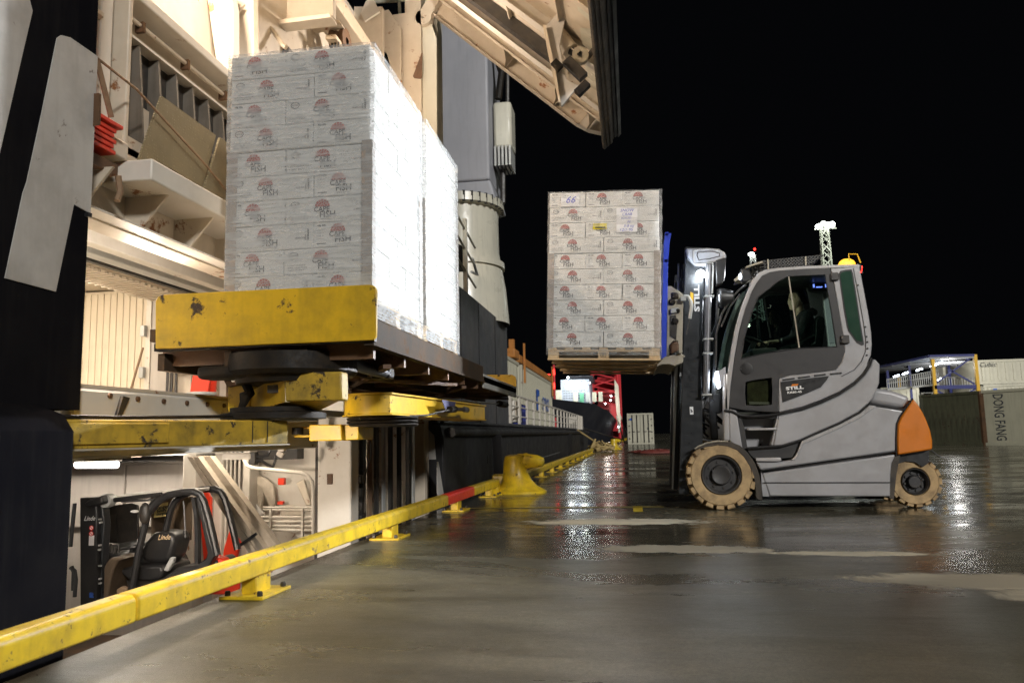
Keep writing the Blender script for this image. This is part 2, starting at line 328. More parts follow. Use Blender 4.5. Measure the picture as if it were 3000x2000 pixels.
# ================================================================ the quay
def nearm(nt, y):
    q = nt.nodes.new('ShaderNodeMapRange'); q.inputs['From Min'].default_value = 4.2; q.inputs['From Max'].default_value = 7.5; nt.links.new(y, q.inputs['Value']); return q.outputs[0]
def ground_mat():
    m, nt, b = new_mat('wet_concrete')
    g = nt.nodes.new('ShaderNodeNewGeometry'); P = g.outputs['Position']
    def mp(sc, rot=0):
        q = nt.nodes.new('ShaderNodeMapping'); q.inputs['Scale'].default_value = sc; q.inputs['Rotation'].default_value = (0, 0, rot); nt.links.new(P, q.inputs[0]); return q.outputs[0]
    big = noise(nt, .55, 6, .6, mp((1, 1, 1)), .6); mid = noise(nt, 2.2, 6, .65, mp((.6, 1.5, 1)), .5); fine = noise(nt, 70, 10, .9, mp((1, 1, 1)))
    tyre = noise(nt, 1.0, 4, .6, mp((.35, 2.6, 1), .05), .5)
    c = mixc(nt, ramp(nt, big.outputs[0], .35, .68), (.092, .086, .050), (.26, .245, .18))
    c = mixc(nt, ramp(nt, mid.outputs[0], .40, .72, (0, 0, 0, 1), (.6, .6, .6, 1)), c, (.05, .041, .026))
    c = mixc(nt, ramp(nt, tyre.outputs[0], .55, .72, (0, 0, 0, 1), (.5, .5, .5, 1)), c, (.26, .24, .20))
    c = mixc(nt, ramp(nt, fine.outputs[0], .45, .55, (.0, .0, .0, 1), (.8, .8, .8, 1)), c, (.05, .045, .032))
    # long pale, rough patches on the concrete; one paints in the carton load's reflection
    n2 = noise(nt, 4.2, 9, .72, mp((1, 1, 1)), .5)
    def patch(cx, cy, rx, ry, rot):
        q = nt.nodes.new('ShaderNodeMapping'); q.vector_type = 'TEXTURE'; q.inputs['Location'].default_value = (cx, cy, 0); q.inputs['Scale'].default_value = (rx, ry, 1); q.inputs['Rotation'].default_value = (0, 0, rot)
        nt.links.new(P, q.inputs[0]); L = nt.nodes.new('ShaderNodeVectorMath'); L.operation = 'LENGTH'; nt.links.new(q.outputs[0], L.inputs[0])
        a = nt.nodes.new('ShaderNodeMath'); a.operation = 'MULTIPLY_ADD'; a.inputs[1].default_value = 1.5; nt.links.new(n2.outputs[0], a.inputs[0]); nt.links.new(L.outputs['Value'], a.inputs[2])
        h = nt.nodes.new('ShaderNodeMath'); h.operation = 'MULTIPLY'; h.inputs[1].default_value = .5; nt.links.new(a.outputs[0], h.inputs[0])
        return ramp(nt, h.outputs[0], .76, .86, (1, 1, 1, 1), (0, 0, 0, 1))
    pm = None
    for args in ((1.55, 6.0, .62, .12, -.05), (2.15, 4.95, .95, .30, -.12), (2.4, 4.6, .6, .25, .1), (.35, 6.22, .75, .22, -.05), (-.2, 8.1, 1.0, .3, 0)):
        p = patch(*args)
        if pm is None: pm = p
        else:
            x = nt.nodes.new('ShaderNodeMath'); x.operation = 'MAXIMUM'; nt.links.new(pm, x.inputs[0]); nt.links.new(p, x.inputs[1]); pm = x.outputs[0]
    c = mixc(nt, ramp(nt, noise(nt, 9, 9, .8, mp((1, 1, 1))).outputs[0], .55, .68, (0, 0, 0, 1), (.5, .5, .5, 1)), c, (.27, .255, .19))
    c = mixc(nt, ramp(nt, noise(nt, 28, 6, .85, mp((.8, 1, 1))).outputs[0], .46, .58, (0, 0, 0, 1), (.55, .55, .55, 1)), c, (.045, .04, .026))
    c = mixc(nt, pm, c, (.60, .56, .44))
    nt.links.new(c, b.inputs['Base Color'])
    wet = noise(nt, .55, 7, .6, mp((.45, 1.5, 1)), .7)
    wm_ = ramp(nt, wet.outputs[0], .44, .56)
    c = mixc(nt, wm_, mixc(nt, .45, c, (.02, .018, .014)), c); nt.links.new(c, b.inputs['Base Color'])
    r = mixc(nt, wm_, (.05, .05, .05), (.25, .25, .25))
    r = mixc(nt, ramp(nt, mid.outputs[0], .45, .7, (0, 0, 0, 1), (.6, .6, .6, 1)), r, (.42, .42, .42))
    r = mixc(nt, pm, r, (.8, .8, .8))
    # the concrete nearest the camera is damp rather than flooded
    sep = nt.nodes.new('ShaderNodeSeparateXYZ'); nt.links.new(P, sep.inputs[0])
    far_ = ramp(nt, nearm(nt, sep.outputs['Y']), .0, 1.0)
    r = mixc(nt, far_, mixc(nt, .6, r, (.42, .42, .42)), r)
    nt.links.new(r, b.inputs['Roughness'])
    b.inputs['Specular IOR Level'].default_value = .5
    rip = noise(nt, 5.5, 4, .6, mp((.55, 1.6, 1)), .4)
    b1 = bump(nt, b, rip.outputs[0], .22, .012)
    grit = noise(nt, 26, 3, .5, mp((1, 1, 1)))
    b2 = bump(nt, b, grit.outputs[0], .10, .004, b1)
    b3 = nt.nodes.new('ShaderNodeBump'); b3.inputs['Distance'].default_value = .005; nt.links.new(fine.outputs[0], b3.inputs['Height']); nt.links.new(b2, b3.inputs['Normal']); nt.links.new(b3.outputs[0], b.inputs['Normal'])
    inv = nt.nodes.new('ShaderNodeMapRange'); inv.inputs['To Min'].default_value = .3; inv.inputs['To Max'].default_value = .0; nt.links.new(nearm(nt, sep.outputs['Y']), inv.inputs['Value']); nt.links.new(inv.outputs[0], b3.inputs['Strength'])
    return m
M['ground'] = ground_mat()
EX = -2.42                                          # quay edge
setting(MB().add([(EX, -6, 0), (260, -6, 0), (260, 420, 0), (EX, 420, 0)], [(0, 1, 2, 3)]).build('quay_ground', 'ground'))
M['quaywall'] = paint('quay_wall_concrete', (.10, .09, .075), .8, dirt=.7, dscale=2, streak=.6, bmp=.5)
setting(MB().box(EX - .02, EX + .35, -6, 420, -3.2, -.006).build('quay_wall', 'quaywall'))
def water_mat():
    m, nt, b = new_mat('harbour_water'); b.inputs['Base Color'].default_value = (.004, .006, .007, 1); b.inputs['Roughness'].default_value = .06
    bump(nt, b, noise(nt, 1.3, 5, .6, coords(nt)).outputs[0], .6, .12); return m
M['water'] = water_mat()
setting(MB().add([(-320, -40, -2.6), (EX, -40, -2.6), (EX, 420, -2.6), (-320, 420, -2.6)], [(0, 1, 2, 3)]).build('harbour_water', 'water'))
# painted lines and square on the concrete
M['linepaint'] = paint('worn_yellow_line', (.34, .27, .05), .5, dirt=.8, dirtcol=(.08, .07, .04), dscale=6, bmp=.2)
for k, (y, x0, x1) in enumerate(((9.65, -2.2, .35), (25.5, .2, 3.4), (27.6, -.2, 3.0), (30.2, .3, 4.5))):
    mb = MB(); n = 14; vs = []
    for i in range(n + 1):
        x = x0 + (x1 - x0) * i / n; vs += [(x, y - .05 + random.uniform(-.012, .012), .004), (x, y + .05 + random.uniform(-.012, .012), .004)]
    setting(mb.add(vs, [(2 * i, 2 * i + 2, 2 * i + 3, 2 * i + 1) for i in range(n)]).build('painted_line', 'linepaint'))
M['sqpaint'] = paint('yellow_square_paint', (.60, .45, .02), .45, dirt=.5, dscale=12, bmp=.2)
setting(MB().add([(-.02, 9.05, .004), (.09, 9.05, .004), (.09, 9.75, .004), (-.02, 9.75, .004)], [(0, 1, 2, 3)]).build('painted_square', 'sqpaint'))
# expansion joint
M['joint'] = paint('joint_sealant', (.012, .011, .010), .6, bmp=.3)
for y in (14.2,):
    setting(MB().box(-2.3, 40, y, y + .02, -.02, .003).build('expansion_joint', 'joint'))
# ---- yellow edge rail: two runs, each beam bevelled with its feet
def rail(label, x0, y0, x1, y1, feet, red=None, endcap=False, ztop=.238, wd=.125, h=.122):
    t = thing('edge_rail', label, 'guard rail', (x0, y0, 0), 'yellow steel rails along the quay edge')
    a, b = Vector((x0, y0, 0)), Vector((x1, y1, 0)); d = (b - a).normalized(); sd = Vector((d.y, -d.x, 0))
    def beam(s0, s1, name, mat, grow=0, **k):
        prof = [(-wd / 2 - grow, ztop - h - grow), (wd / 2 + grow, ztop - h - grow), (wd / 2 + grow, ztop - .022 + grow * .3), (wd / 2 - .022, ztop + grow), (-wd / 2 + .022, ztop + grow), (-wd / 2 - grow, ztop - .022 + grow * .3)]
        vs = []
        for s in (s0, s1):
            for p, z in prof: q = a + d * s + sd * p; vs.append((q.x, q.y, z))
        n = len(prof); fs = [tuple(range(n)), tuple(range(2 * n - 1, n - 1, -1))] + [(i, i + n, (i + 1) % n + n, (i + 1) % n) for i in range(n)]
        MB().add(vs, fs).build(name, mat, t, bevel=.012, seg=3, **k)
    L = (b - a).length
    if red:
        beam(0, red[0], 'beam', 'rail'); beam(red[0], red[1], 'painted_section', 'redpaint', label='red painted stretch of the yellow rail'); beam(red[1], L, 'beam', 'rail')
    else: beam(0, L, 'beam', 'rail')
    for f in feet:
        c = a + d * f; ln = .09
        MB().obox((c.x, c.y, .065), d * ln, sd * .048, Vector((0, 0, .058))).build('foot', 'rail', t, bevel=.008)
        pl = MB().obox((c.x, c.y, .009), d * (ln + .09), sd * .135, Vector((0, 0, .009))).build('base_plate', 'rail', t, bevel=.003)
        for sx in (-1, 1):
            for sy in (-1, 1):
                q = c + d * sx * (ln + .055) + sd * sy * .10
                MB().lathe([(.001, .045), (.014, .045), (.018, .036), (.018, .018)], (q.x, q.y, 0), 'Z', 6).build('bolt', 'dark', pl)
    if endcap:
        e = MB(); vs = []
        for p in (-wd / 2, wd / 2):
            for s, z in ((-.12, .02), (.10, .02), (.0, ztop - .012), (-.12, ztop - .012)):
                q = b + d * s + sd * p; vs.append((q.x, q.y, z))
        e.add(vs, [(0, 1, 2, 3), (7, 6, 5, 4), (0, 4, 5, 1), (1, 5, 6, 2), (2, 6, 7, 3), (3, 7, 4, 0)]).build('end_plate', 'rail', t, bevel=.01)
    return t
rail('nearest length of yellow rail, running off the left edge of the picture', -2.262, .2, -2.262, 3.225, (.9,))
rail('middle yellow rail with a red painted stretch, ending at the bollard', -2.262, 3.24, -2.13, 12.0, (1.18, 3.65, 6.15, 8.25, 8.7), red=(5.55, 6.95), endcap=True)
r3 = rail('long yellow rail beyond the bollard beside the black hull', -1.98, 13.4, -1.85, 36.0, [1.2 + 2.1 * i for i in range(11)])
rail('farthest yellow rail beyond the pile of rope', -1.3, 56.0, -.3, 150.0, [4 + 8 * i for i in range(12)])
# ---- bollards
def bollard(label, x, y, s=1, rz=0):
    t = thing('mooring_bollard', label, 'bollard', (x, y, 0), 'yellow mooring bollards', rz)
    b = MB(); n = 20
    # flared foot, leaning neck and bull nose, as rings along a bent axis
    rings = [(-.02, 0, .0, .47, .36), (-.02, 0, .03, .47, .36), (0, 0, .055, .40, .31), (-.01, 0, .11, .31, .26), (-.03, 0, .20, .245, .215), (-.05, 0, .32, .20, .185), (-.05, 0, .42, .195, .18), (-.045, 0, .52, .19, .175), (-.04, 0, .585, .175, .16), (-.04, 0, .605, .12, .11), (-.04, 0, .61, .01, .01)]
    vs = []
    for cx, cy, z, rx, ry in rings:
        for k in range(n):
            a = 2 * PI * k / n; vs.append((s * (cx + rx * math.cos(a)), s * (cy + ry * math.sin(a)), s * z))
    b.add(vs, [(i * n + k, i * n + (k + 1) % n, (i + 1) * n + (k + 1) % n, (i + 1) * n + k) for i in range(len(rings) - 1) for k in range(n)])
    b.build('post', 'rail', t, local=True)
    MB().tube([(s * .0, 0, s * .49), (s * .18, 0, s * .50), (s * .30, 0, s * .495), (s * .40, 0, s * .475), (s * .425, 0, s * .47)], [s * .135, s * .115, s * .10, s * .075, s * .03], 16).build('nose', 'rail', t, local=True)
    MB().tube([(s * .0, 0, s * .56), (s * .14, 0, s * .585), (s * .24, 0, s * .55)], [s * .05, s * .045, s * .02], 12).build('rib', 'rail', t, local=True)
    return t
bollard('large yellow horned bollard on the quay edge between two rails', -1.80, 12.2, .98, .05)
b2 = bollard('small distant yellow bollard near the rope pile, before the dark ship', -1.0, 44.0, .95, .5)
c = thing('anchor_block', 'small yellow block with chain behind the large bollard', 'block', (-2.15, 12.6, 0))
MB().box(-2.28, -2.05, 12.5, 12.75, 0, .27).build('block_body', 'rail', c, bevel=.02)
MB().tube([(-2.36, 12.45, .03), (-2.32, 12.42, .13), (-2.24, 12.44, .15), (-2.2, 12.46, .05)], .02, 8).build('chain', 'steel', c)
# rope pile at the ship's corner, red hose heap
def coil(name, label, cat, mat, cx, cy, R, h, turns, r, seed):
    rd = random.Random(seed); pts = []
    N = turns * 14
    for i in range(N):
        a = 2 * PI * i / 14; q = R * (.35 + .65 * rd.random() ** .6)
        pts.append((cx + q * math.cos(a) * 1.1, cy + q * math.sin(a) * 1.6, r + h * (1 - q / R * .85) * rd.random() + .01))
    return tag(MB().tube(pts, r, 6).build(name, mat), label, cat)
coil('rope_pile', 'heap of tan mooring rope on the quay by the corner of the ship', 'rope', 'fiber', -1.55, 38.5, .65, .85, 9, .05, 3)
coil('rope_pile', 'lower heap of yellowish rope beside the small far bollard', 'rope', 'fiber', -1.5, 45, .9, .5, 7, .05, 5)
M['redhose'] = paint('dark_red_hose', (.12, .025, .02), .5, dirt=.4, bmp=.1)
coil('hose_heap', 'dark red hose lying in loose loops before the far container', 'hose', 'redhose', 1.05, 34, 1.1, .12, 7, .045, 9)
tag(MB().tube([(-2.85, 41, 1.1), (-2.4, 42, .75), (-1.9, 43, .35), (-1.6, 43.8, .06)], .05, 8).build('mooring_line', 'fiber'), 'tan mooring line hanging from the ship corner down to the quay', 'rope')
tag(MB().tube([(-3.2, 50, 1.3), (-1.6, 62, .6), (-1.0, 70, .35), (-.9, 75, .3)], .05, 8).build('mooring_line', 'dark'), 'thin dark mooring line stretched below the dark far ship', 'rope')

# ================================================================ the cargo ship with its side port
ship = thing('cargo_ship', 'cargo ship with a black hull and a lit open side port', 'ship', (-3.0, 7.5, -2.6))
def sp(mb, name, mat, parent=ship, **k): return mb.build(name, mat, parent, **k)
HX = -3.0
# hull left of the port (near), with the sponson below
sp(MB().box(HX - .35, HX, -8, 3.83, 1.09, 10), 'hull_plate', 'hullmatte')
n_ = MB().prism([(-3.35, -2.6), (-2.80, -2.6), (-2.80, .97), (-2.86, 1.055), (-3.0, 1.11), (-3.35, 1.11)], 'Y', -8, 3.56)
sp(n_, 'fender_belt', 'hullmatte', bevel=.03, seg=4)
for y in (.9, 2.2, 3.05): sp(MB().box(-2.80, -2.792, y, y + .02, -2, .95), 'weld_seam', 'hull')
sp(MB().prism([(3.796,2.199),(3.827,2.200),(3.825,2.177),(3.798,2.176)], 'X', -3.0, -2.975), 'lug', 'hull')
sp(MB().prism([(3.818,2.911),(3.838,2.912),(3.844,2.732),(3.822,2.715)], 'X', -3.0, -2.96), 'lug', 'rusty')
# painted letters on the hull (each a thin sheet)
def decal(pts, ax, d, name, mat, parent, th=.006, **k): return MB().prism(pts, ax, d, d + th).build(name, mat, parent, **k)
decal([(3.518,3.090),(3.546,3.121),(3.614,3.144),(3.836,3.146),(3.836,2.660),(3.837,2.203),(3.703,2.217),(3.650,1.952),(3.602,1.710),(3.265,1.715),(3.305,1.939),(3.346,2.169),(3.366,2.231),(3.441,2.636)], 'X', HX + .002, 'hull_letter', 'letter', ship)
decal([(3.006,3.272),(3.254,3.324),(3.340,3.144),(3.287,2.861),(3.240,2.603),(3.195,2.356),(3.137,2.046),(2.950,2.037)], 'X', HX + .002, 'hull_letter', 'letter', ship)
# hull right of the port: jamb, sponson, low main deck plating, high wall
JY = 11.15
sp(MB().box(-3.3, HX, 11.75, 18.9, .9, 3.62), 'hull_plate', 'hullgrey')
for y in (13.5, 15.2, 17.1): sp(MB().box(HX, HX + .012, y, y + .035, 1.12, 3.6), 'plate_seam', 'hull')
sp(MB().box(-3.3, HX - .003, 11.75, 50, -2.6, 1.20), 'hull_plate', 'hullgrey')
bl = MB().prism([(-3.1, -2.6), (-2.84, -2.6), (-2.80, .86), (-2.86, 1.09), (-3.1, 1.16)], 'Y', 11.35, 50)
sp(bl, 'fender_belt', 'hull', bevel=.02)
sp(MB().tube([(-2.78, 11.7, .965), (-2.78, 50, .965)], .085, 12), 'rub_rail', 'hull')
sp(MB().tube([(-2.86, 11.5, 1.12), (-2.86, 50, 1.12)], .03, 8), 'rub_rail', 'hull')
for (y0, y1) in ((15.3, 16.0), (34, 35.2), (42.5, 43.4)):
    mb = MB(); w_ = y1 - y0
    mb.add([(-2.80, y0, .92), (-2.64, y0 + w_ * .5, .92), (-2.80, y1, .92), (-2.84, y0 + w_ * .25 + .8 * (y0 < 20), -2.0), (-2.70, y0 + w_ * .7 + .8 * (y0 < 20), -2.0), (-2.84, y1 + .8 * (y0 < 20), -2.0)], [(0, 1, 2), (5, 4, 3), (0, 3, 4, 1), (1, 4, 5, 2), (2, 5, 3, 0)])
    sp(mb, 'fender_rib', 'hull', bevel=.03, seg=3)
M['scuff'] = paint('scraped_white_line', (.30, .30, .29), .6, dirt=.6, dscale=14, bmp=.1)
for pts in (((12.6, .02), (13.5, -.02), .012), ((13.9, .04), (14.6, .05), .01), ((17.0, .17), (30, .20), .012), ((11.9, -.2), (12.9, -.26), .01)):
    (y0, z0), (y1, z1), h = pts
    sp(MB().prism([(y0, z0), (y1, z1), (y1, z1 + h), (y0, z0 + h)], 'X', -2.803, -2.796), 'scrape_mark', 'scuff')
for y, z in ((13.0, .42), (17.3, .55), (14.9, .36)): sp(MB().box(-2.806, -2.798, y, y + .12, z, z + .16), 'scrape_mark', 'dark')
# the diagonal white stripe beyond the jamb, and the jamb's striped end face
decal([(10.911,0.546),(10.990,0.543),(11.297,0.041),(10.986,-0.032),(10.894,0.121)], 'X', -2.797, 'hull_stripe', 'letter', ship)
# end face of the far sponson: white above, black below
jf = [(-3.111,1.082),(-3.059,1.045),(-2.943,0.919),(-2.920,0.568),(-3.121,0.566)]
sp(MB().prism(jf, 'Y', 11.33, 11.349), 'jamb_stripe', 'letter')
sp(MB().box(-3.12, -2.82, 11.34, 11.36, -2, .55), 'jamb_plate', 'hull')
# the far jamb of the port: beige rusty column, black rubber edge, white column, each full height
(wa, _), (wb, _), (wc, _), (wd, _) = [(-3.539,0.318),(-3.348,0.315),(-3.291,0.314),(-3.024,0.311)]
for x0, x1, y, m_, nm, z1 in ((wc, wd, 11.08, 'cream', 'jamb_column', 9), (wb, wc, 11.04, 'rubber', 'jamb_seal', 1.4), (wa, wb, 11.0, 'white', 'jamb_column', 1.5)):
    sp(MB().box(x0, x1, y, y + .25, -2.6, z1), nm, m_, bevel=.01)
sp(MB().box(-3.12, -2.84, 11.4, 11.7, 1.2, 9.0), 'hull_plate', 'cone')
# ------------------------------------------------- lower deck (stores deck), floor at -1.6
sp(MB().box(-12, -3.0, 3.6, 12.5, -1.7, -1.6), 'lower_deck_floor', 'steel')
M['lowwall'] = paint('lower_deck_wall', (.46, .42, .38), .5, dirt=.4, dscale=1.2, streak=.3, bmp=.05)
sp(MB().box(-12, -4.9, 9.6, 9.7, -1.6, 1.1), 'bulkhead', 'lowwall')
for i, x in enumerate((-7.2, -6.3, -5.4)):                       # wide flat panels with seams
    sp(MB().box(x - .44, x + .43, 9.56, 9.6, -.2 - .0 * i, .62), 'wall_panel', 'lowwall', bevel=.006)
sp(MB().box(-12, -4.2, 9.3, 9.58, .66, .80), 'ceiling_channel', 'dark')
sp(MB().box(-12, -4.9, 9.2, 9.5, .74, .78), 'ceiling_channel', 'galv')
sp(MB().box(-12, -3.1, 3.85, 12.4, 1.14, 1.20), 'upper_deck_plate', 'white')
sp(MB().box(-4.95, -3.1, 10.4, 10.5, -1.6, 1.14), 'bulkhead', 'cream')
sp(MB().box(-12, -11.9, 3.6, 12.5, -1.6, 4.2), 'bulkhead', 'lowwall')
sp(MB().box(-12, -3.35, 3.45, 3.6, -1.6, 4.2), 'bulkhead', 'white')
# deck-edge coaming between the two decks, with its lightening holes and brackets
sp(MB().box(-3.16, -3.08, 3.87, 7.3, .82, 1.225), 'deck_coaming', 'white', bevel=.02)
sp(MB().box(-3.40, -3.09, 3.87, 7.3, 1.225, 1.245), 'deck_coaming', 'cream')
for (y, z) in [(4.178,1.189),(4.443,1.180),(4.717,1.176),(4.989,1.175),(5.254,1.175),(5.490,1.173)]:
    sp(MB().lathe([(.001, .014), (.015, .014), (.018, 0)], (-3.08, y, z), 'X', 10), 'drain_boss', 'rusty')
decal([(4.278,1.190),(4.343,1.182),(4.255,1.040),(4.218,1.039)], 'X', -3.079, 'bracket', 'dark', ship, th=.02)
# hinge bracket and lamp fittings under the coaming
hb = sp(MB().box(-3.3, -3.2, 4.15, 4.5, .80, .92), 'hinge_bracket', 'caststeel', bevel=.01)
MB().lathe([(.018, -.03), (.05, -.03), (.05, .03), (.018, .03)], (-3.14, 4.42, .86), 'X', 18).build('hinge_eye', 'caststeel', hb)
def tubelight(label, a, b, r, mat, watt, col, group='fluorescent lamps in the ship'):
    t = thing('fluorescent_lamp', label, 'ceiling lamp', a, group)
    MB().bar((a[0], a[1], a[2] + .045), (b[0], b[1], b[2] + .045), .10, .04).build('housing', 'whiteink', t)
    MB().tube([a, b], r, 10).build('tube', mat, t)
    mid = (Vector(a) + Vector(b)) / 2
    if watt: 
        L = (Vector(a) - Vector(b)).length
        l = area('fluorescent_light', mid - Vector((0, 0, .04)), mid - Vector((0, 0, 1)), watt, L, .1, col)
        l.rotation_euler = (0, 0, math.atan2(b[1] - a[1], b[0] - a[0]))
    return t
tubelight('bright tube lamp low under the deck coaming, above the black truck', (-4.62, 5.9, .735), (-4.15, 5.75, .735), .03, 'tube', 22, (1, .93, .84))
sp(MB().tube([(-4.1, 5.75, .80), (-3.92, 5.72, .80), (-3.90, 5.72, .85)], .012, 6), 'conduit', 'cream')
tubelight('long tube lamp on the lower deck ceiling near the bulkhead', (-8.4, 9.1, .86), (-5.6, 9.1, .86), .02, 'tubew', 45, (1, .9, .78))
# white switch box with hoses, camera and cables beneath the beam
sb = thing('junction_box', 'cream oblong lamp box with black hoses under the yellow beam', 'electrical box', (-3.7, 7.0, .6))
(xa, za), (xb, zb) = [(-3.914,0.724),(-3.616,0.791)]
MB().box(xa, xb, 6.96, 7.1, min(za, zb), max(za, zb)).build('box_body', 'white', sb, bevel=.02, seg=3)
h1 = [(p[0], 7.0, p[1]) for p in [(-3.615,0.765),(-3.527,0.747),(-3.458,0.765),(-3.434,0.810),(-3.449,0.849)]]
h2 = [(p[0], 7.0, p[1]) for p in [(-3.586,0.715),(-3.516,0.708),(-3.456,0.668),(-3.404,0.654),(-3.384,0.705),(-3.392,0.754)]]
MB().tube(h1, .014, 8).build('hose', 'black', sb); MB().tube(h2, .014, 8).build('hose', 'black', sb)
MB().box(h1[0][0] - .03, h1[0][0] + .04, 6.97, 7.05, h1[0][2] - .09, h1[0][2] + .03).build('connector', 'dark', sb, bevel=.01)
cc = thing('deck_camera', 'small cream camera on the deck edge beneath the yellow beam', 'camera', (-3.4, 7.0, .7))
q_ = [(p[0], 7.0, p[1]) for p in [(-3.316,0.795),(-3.343,0.753)]]
MB().tube([q_[0], q_[1]], .035, 12).build('camera_body', 'white', cc); MB().box(q_[0][0] - .03, q_[0][0] + .03, 6.97, 7.03, q_[0][2], q_[0][2] + .2).build('camera_stem', 'white', cc)
# right part of the lower deck: white frames, bent pipes, pipe rack
bw = 9.1
for (x0, x1, d) in ((548, 585, .2), (640, 664, .12), (724, 760, .15)):
    (a, _), (b_, _) = [(-5.639,0.448),(-5.465,0.446)] if x0 == 548 else ([(-5.208,0.443),(-5.096,0.441)] if x0 == 640 else [(-4.828,0.438),(-4.736,0.436)])
    sp(MB().box(a, b_, 9.1, 9.35, -1.6, 1.1), 'frame_post', 'white', bevel=.01)
sp(MB().box(-4.98, -3.62, 9.5, 9.56, -1.6, 1.1), 'bulkhead', 'white')
for k, x in enumerate((664, 676, 688, 702)):
    (xx, _) = ((-5.068,0.444), (-5.013,0.443), (-4.958,0.442), (-4.898,0.441))[k]
    sp(MB().tube([(xx, 9.15, -1.2), (xx, 9.15, .95)], .014, 8), 'riser_pipe', 'white')
pp = [(p[0], 8.6, p[1]) for p in [(-4.562,0.708),(-4.517,0.619),(-4.438,0.586),(-4.181,0.558),(-3.842,0.522),(-3.757,0.489),(-3.698,0.418),(-3.680,0.300),(-3.674,-0.318)]]
sp(MB().tube(pp, .022, 10), 'bent_handrail', 'white')
for k, ((xa_, za_), (xb_, zb_)) in enumerate(([(-4.670,-0.013),(-3.806,-0.018)], [(-4.668,-0.066),(-3.805,-0.070)], [(-4.658,-0.119),(-3.804,-0.122)], [(-4.600,-0.163),(-3.804,-0.170)], [(-4.451,0.075),(-3.806,0.062)], [(-4.451,0.103),(-3.807,0.094)])):
    sp(MB().tube([(xa_, 8.9, za_), (xb_, 8.9, zb_)], .012 if k > 3 else .017, 8), 'service_pipe', 'white')
for x in (0, 1): 
    (xx, zz) = ((-4.339,-0.195), (-3.932,-0.196))[x]
    sp(MB().box(xx - .012, xx + .012, 8.86, 8.9, zz - .05, zz + .28), 'pipe_clamp', 'white')
# clutter hanging on that bulkhead
def drape(label, pts, y, mat, nm='canvas_bundle', cat='canvas', th=.05):
    o = MB().prism(pts, 'Y', y, y + th).build(nm, mat, bevel=.02, seg=3); return tag(o, label, cat)
drape('rolled tan canvas leaning on the white bulkhead behind the pipes', [(-4.742,0.465),(-4.635,0.438),(-4.518,0.342),(-4.487,0.087),(-4.559,0.046),(-4.645,0.216),(-4.678,0.004),(-4.733,0.004)], 9.3, 'tarp')
drape('crumpled pale canvas heaped on the pipe rack', [(-4.374,0.054),(-4.285,0.103),(-4.150,0.077),(-4.050,0.010),(-4.077,-0.032),(-4.364,-0.038)], 9.2, 'tarp')
drape('white rolled netting hanging left of the pipe rack', [(-4.728,0.119),(-4.663,0.051),(-4.597,-0.025),(-4.716,-0.041)], 9.25, 'letter')
drape('folded cream boards leaning in the corner right of the canvas', [(-4.194,0.363),(-4.086,0.417),(-3.984,0.088),(-4.055,0.080)], 9.25, 'cream', 'folded_boards', 'boards')
tag(MB().box(*(lambda a, b: (a[0], b[0], 9.2, 9.26, b[1], a[1]))(*[(-4.407,0.432),(-4.325,0.347)])).build('alarm_box', 'redbox', bevel=.005), 'small red alarm box on the white bulkhead', 'alarm box')
tag(MB().box(*(lambda a, b: (a[0], b[0], 9.2, 9.26, b[1], a[1]))(*[(-4.412,0.146),(-4.339,0.104)])).build('valve_wheel', 'redbox', bevel=.005), 'small red valve below the alarm box', 'valve')
# grey bundle of boards strapped together, leaning diagonally
gb = thing('board_bundle', 'grey bundle of long boards leaning diagonally with a black strap', 'boards', (-3.9, 8.2, -1.6))
A0, A1, B0, B1 = [(-5.034,0.736),(-4.891,0.734),(-4.203,-0.409),(-3.970,-0.409)]
for k in range(4):
    f0_, f1_ = k / 4, (k + 1) / 4 - .02
    P0 = (A0[0] + (A1[0] - A0[0]) * f0_, A0[1]); P1 = (A0[0] + (A1[0] - A0[0]) * f1_, A0[1]); Q0 = (B0[0] + (B1[0] - B0[0]) * f0_, B0[1]); Q1 = (B0[0] + (B1[0] - B0[0]) * f1_, B0[1])
    MB().prism([P0, P1, Q1, Q0], 'Y', 8.2 - .01 * (k % 2), 8.3).build('board', 'greyboard', gb)
C0, C1, D0, D1 = [(-4.974,0.743),(-4.812,0.740),(-4.058,-0.431),(-3.835,-0.431)]
MB().prism([C0, C1, D1, D0], 'Y', 8.3, 8.42).build('board', 'greyboard', gb)
s0, s1 = [(-4.347,-0.245),(-4.148,-0.116)]
MB().bar((s0[0], 8.16, s0[1]), (s1[0], 8.16, s1[1]), .02, .03).build('strap', 'black', gb)
# red plates of the lower deck
def redplate(label, pts, y, th=.04): return tag(MB().prism(pts, 'Y', y, y + th).build('red_hatch_board', 'redbox', bevel=.006), label, 'red board', 'red boards stored in the ship')
redplate('tall narrow red board behind the back pillar of the black truck', [(-5.311,0.351),(-5.274,0.338),(-5.188,0.212),(-5.181,-0.045),(-5.139,-0.579),(-5.267,-0.539),(-5.338,0.038)], 9.0)
redplate('red board with slanted edges seen below the board bundle', [(-4.879,-0.166),(-4.816,-0.183),(-4.729,-0.320),(-4.782,-0.522),(-4.959,-0.522),(-4.949,-0.401)], 8.9)
redplate('low red board lying behind the rail and the truck', [(-4.789,-0.389),(-4.724,-0.450),(-4.533,-0.477),(-4.525,-0.839),(-4.946,-0.843),(-4.912,-0.536)], 8.5)
redplate('dark red board end on the bulkhead beside the riser pipes', [(-4.834,0.196),(-4.771,0.170),(-4.767,0.021),(-4.832,0.080)], 9.05)
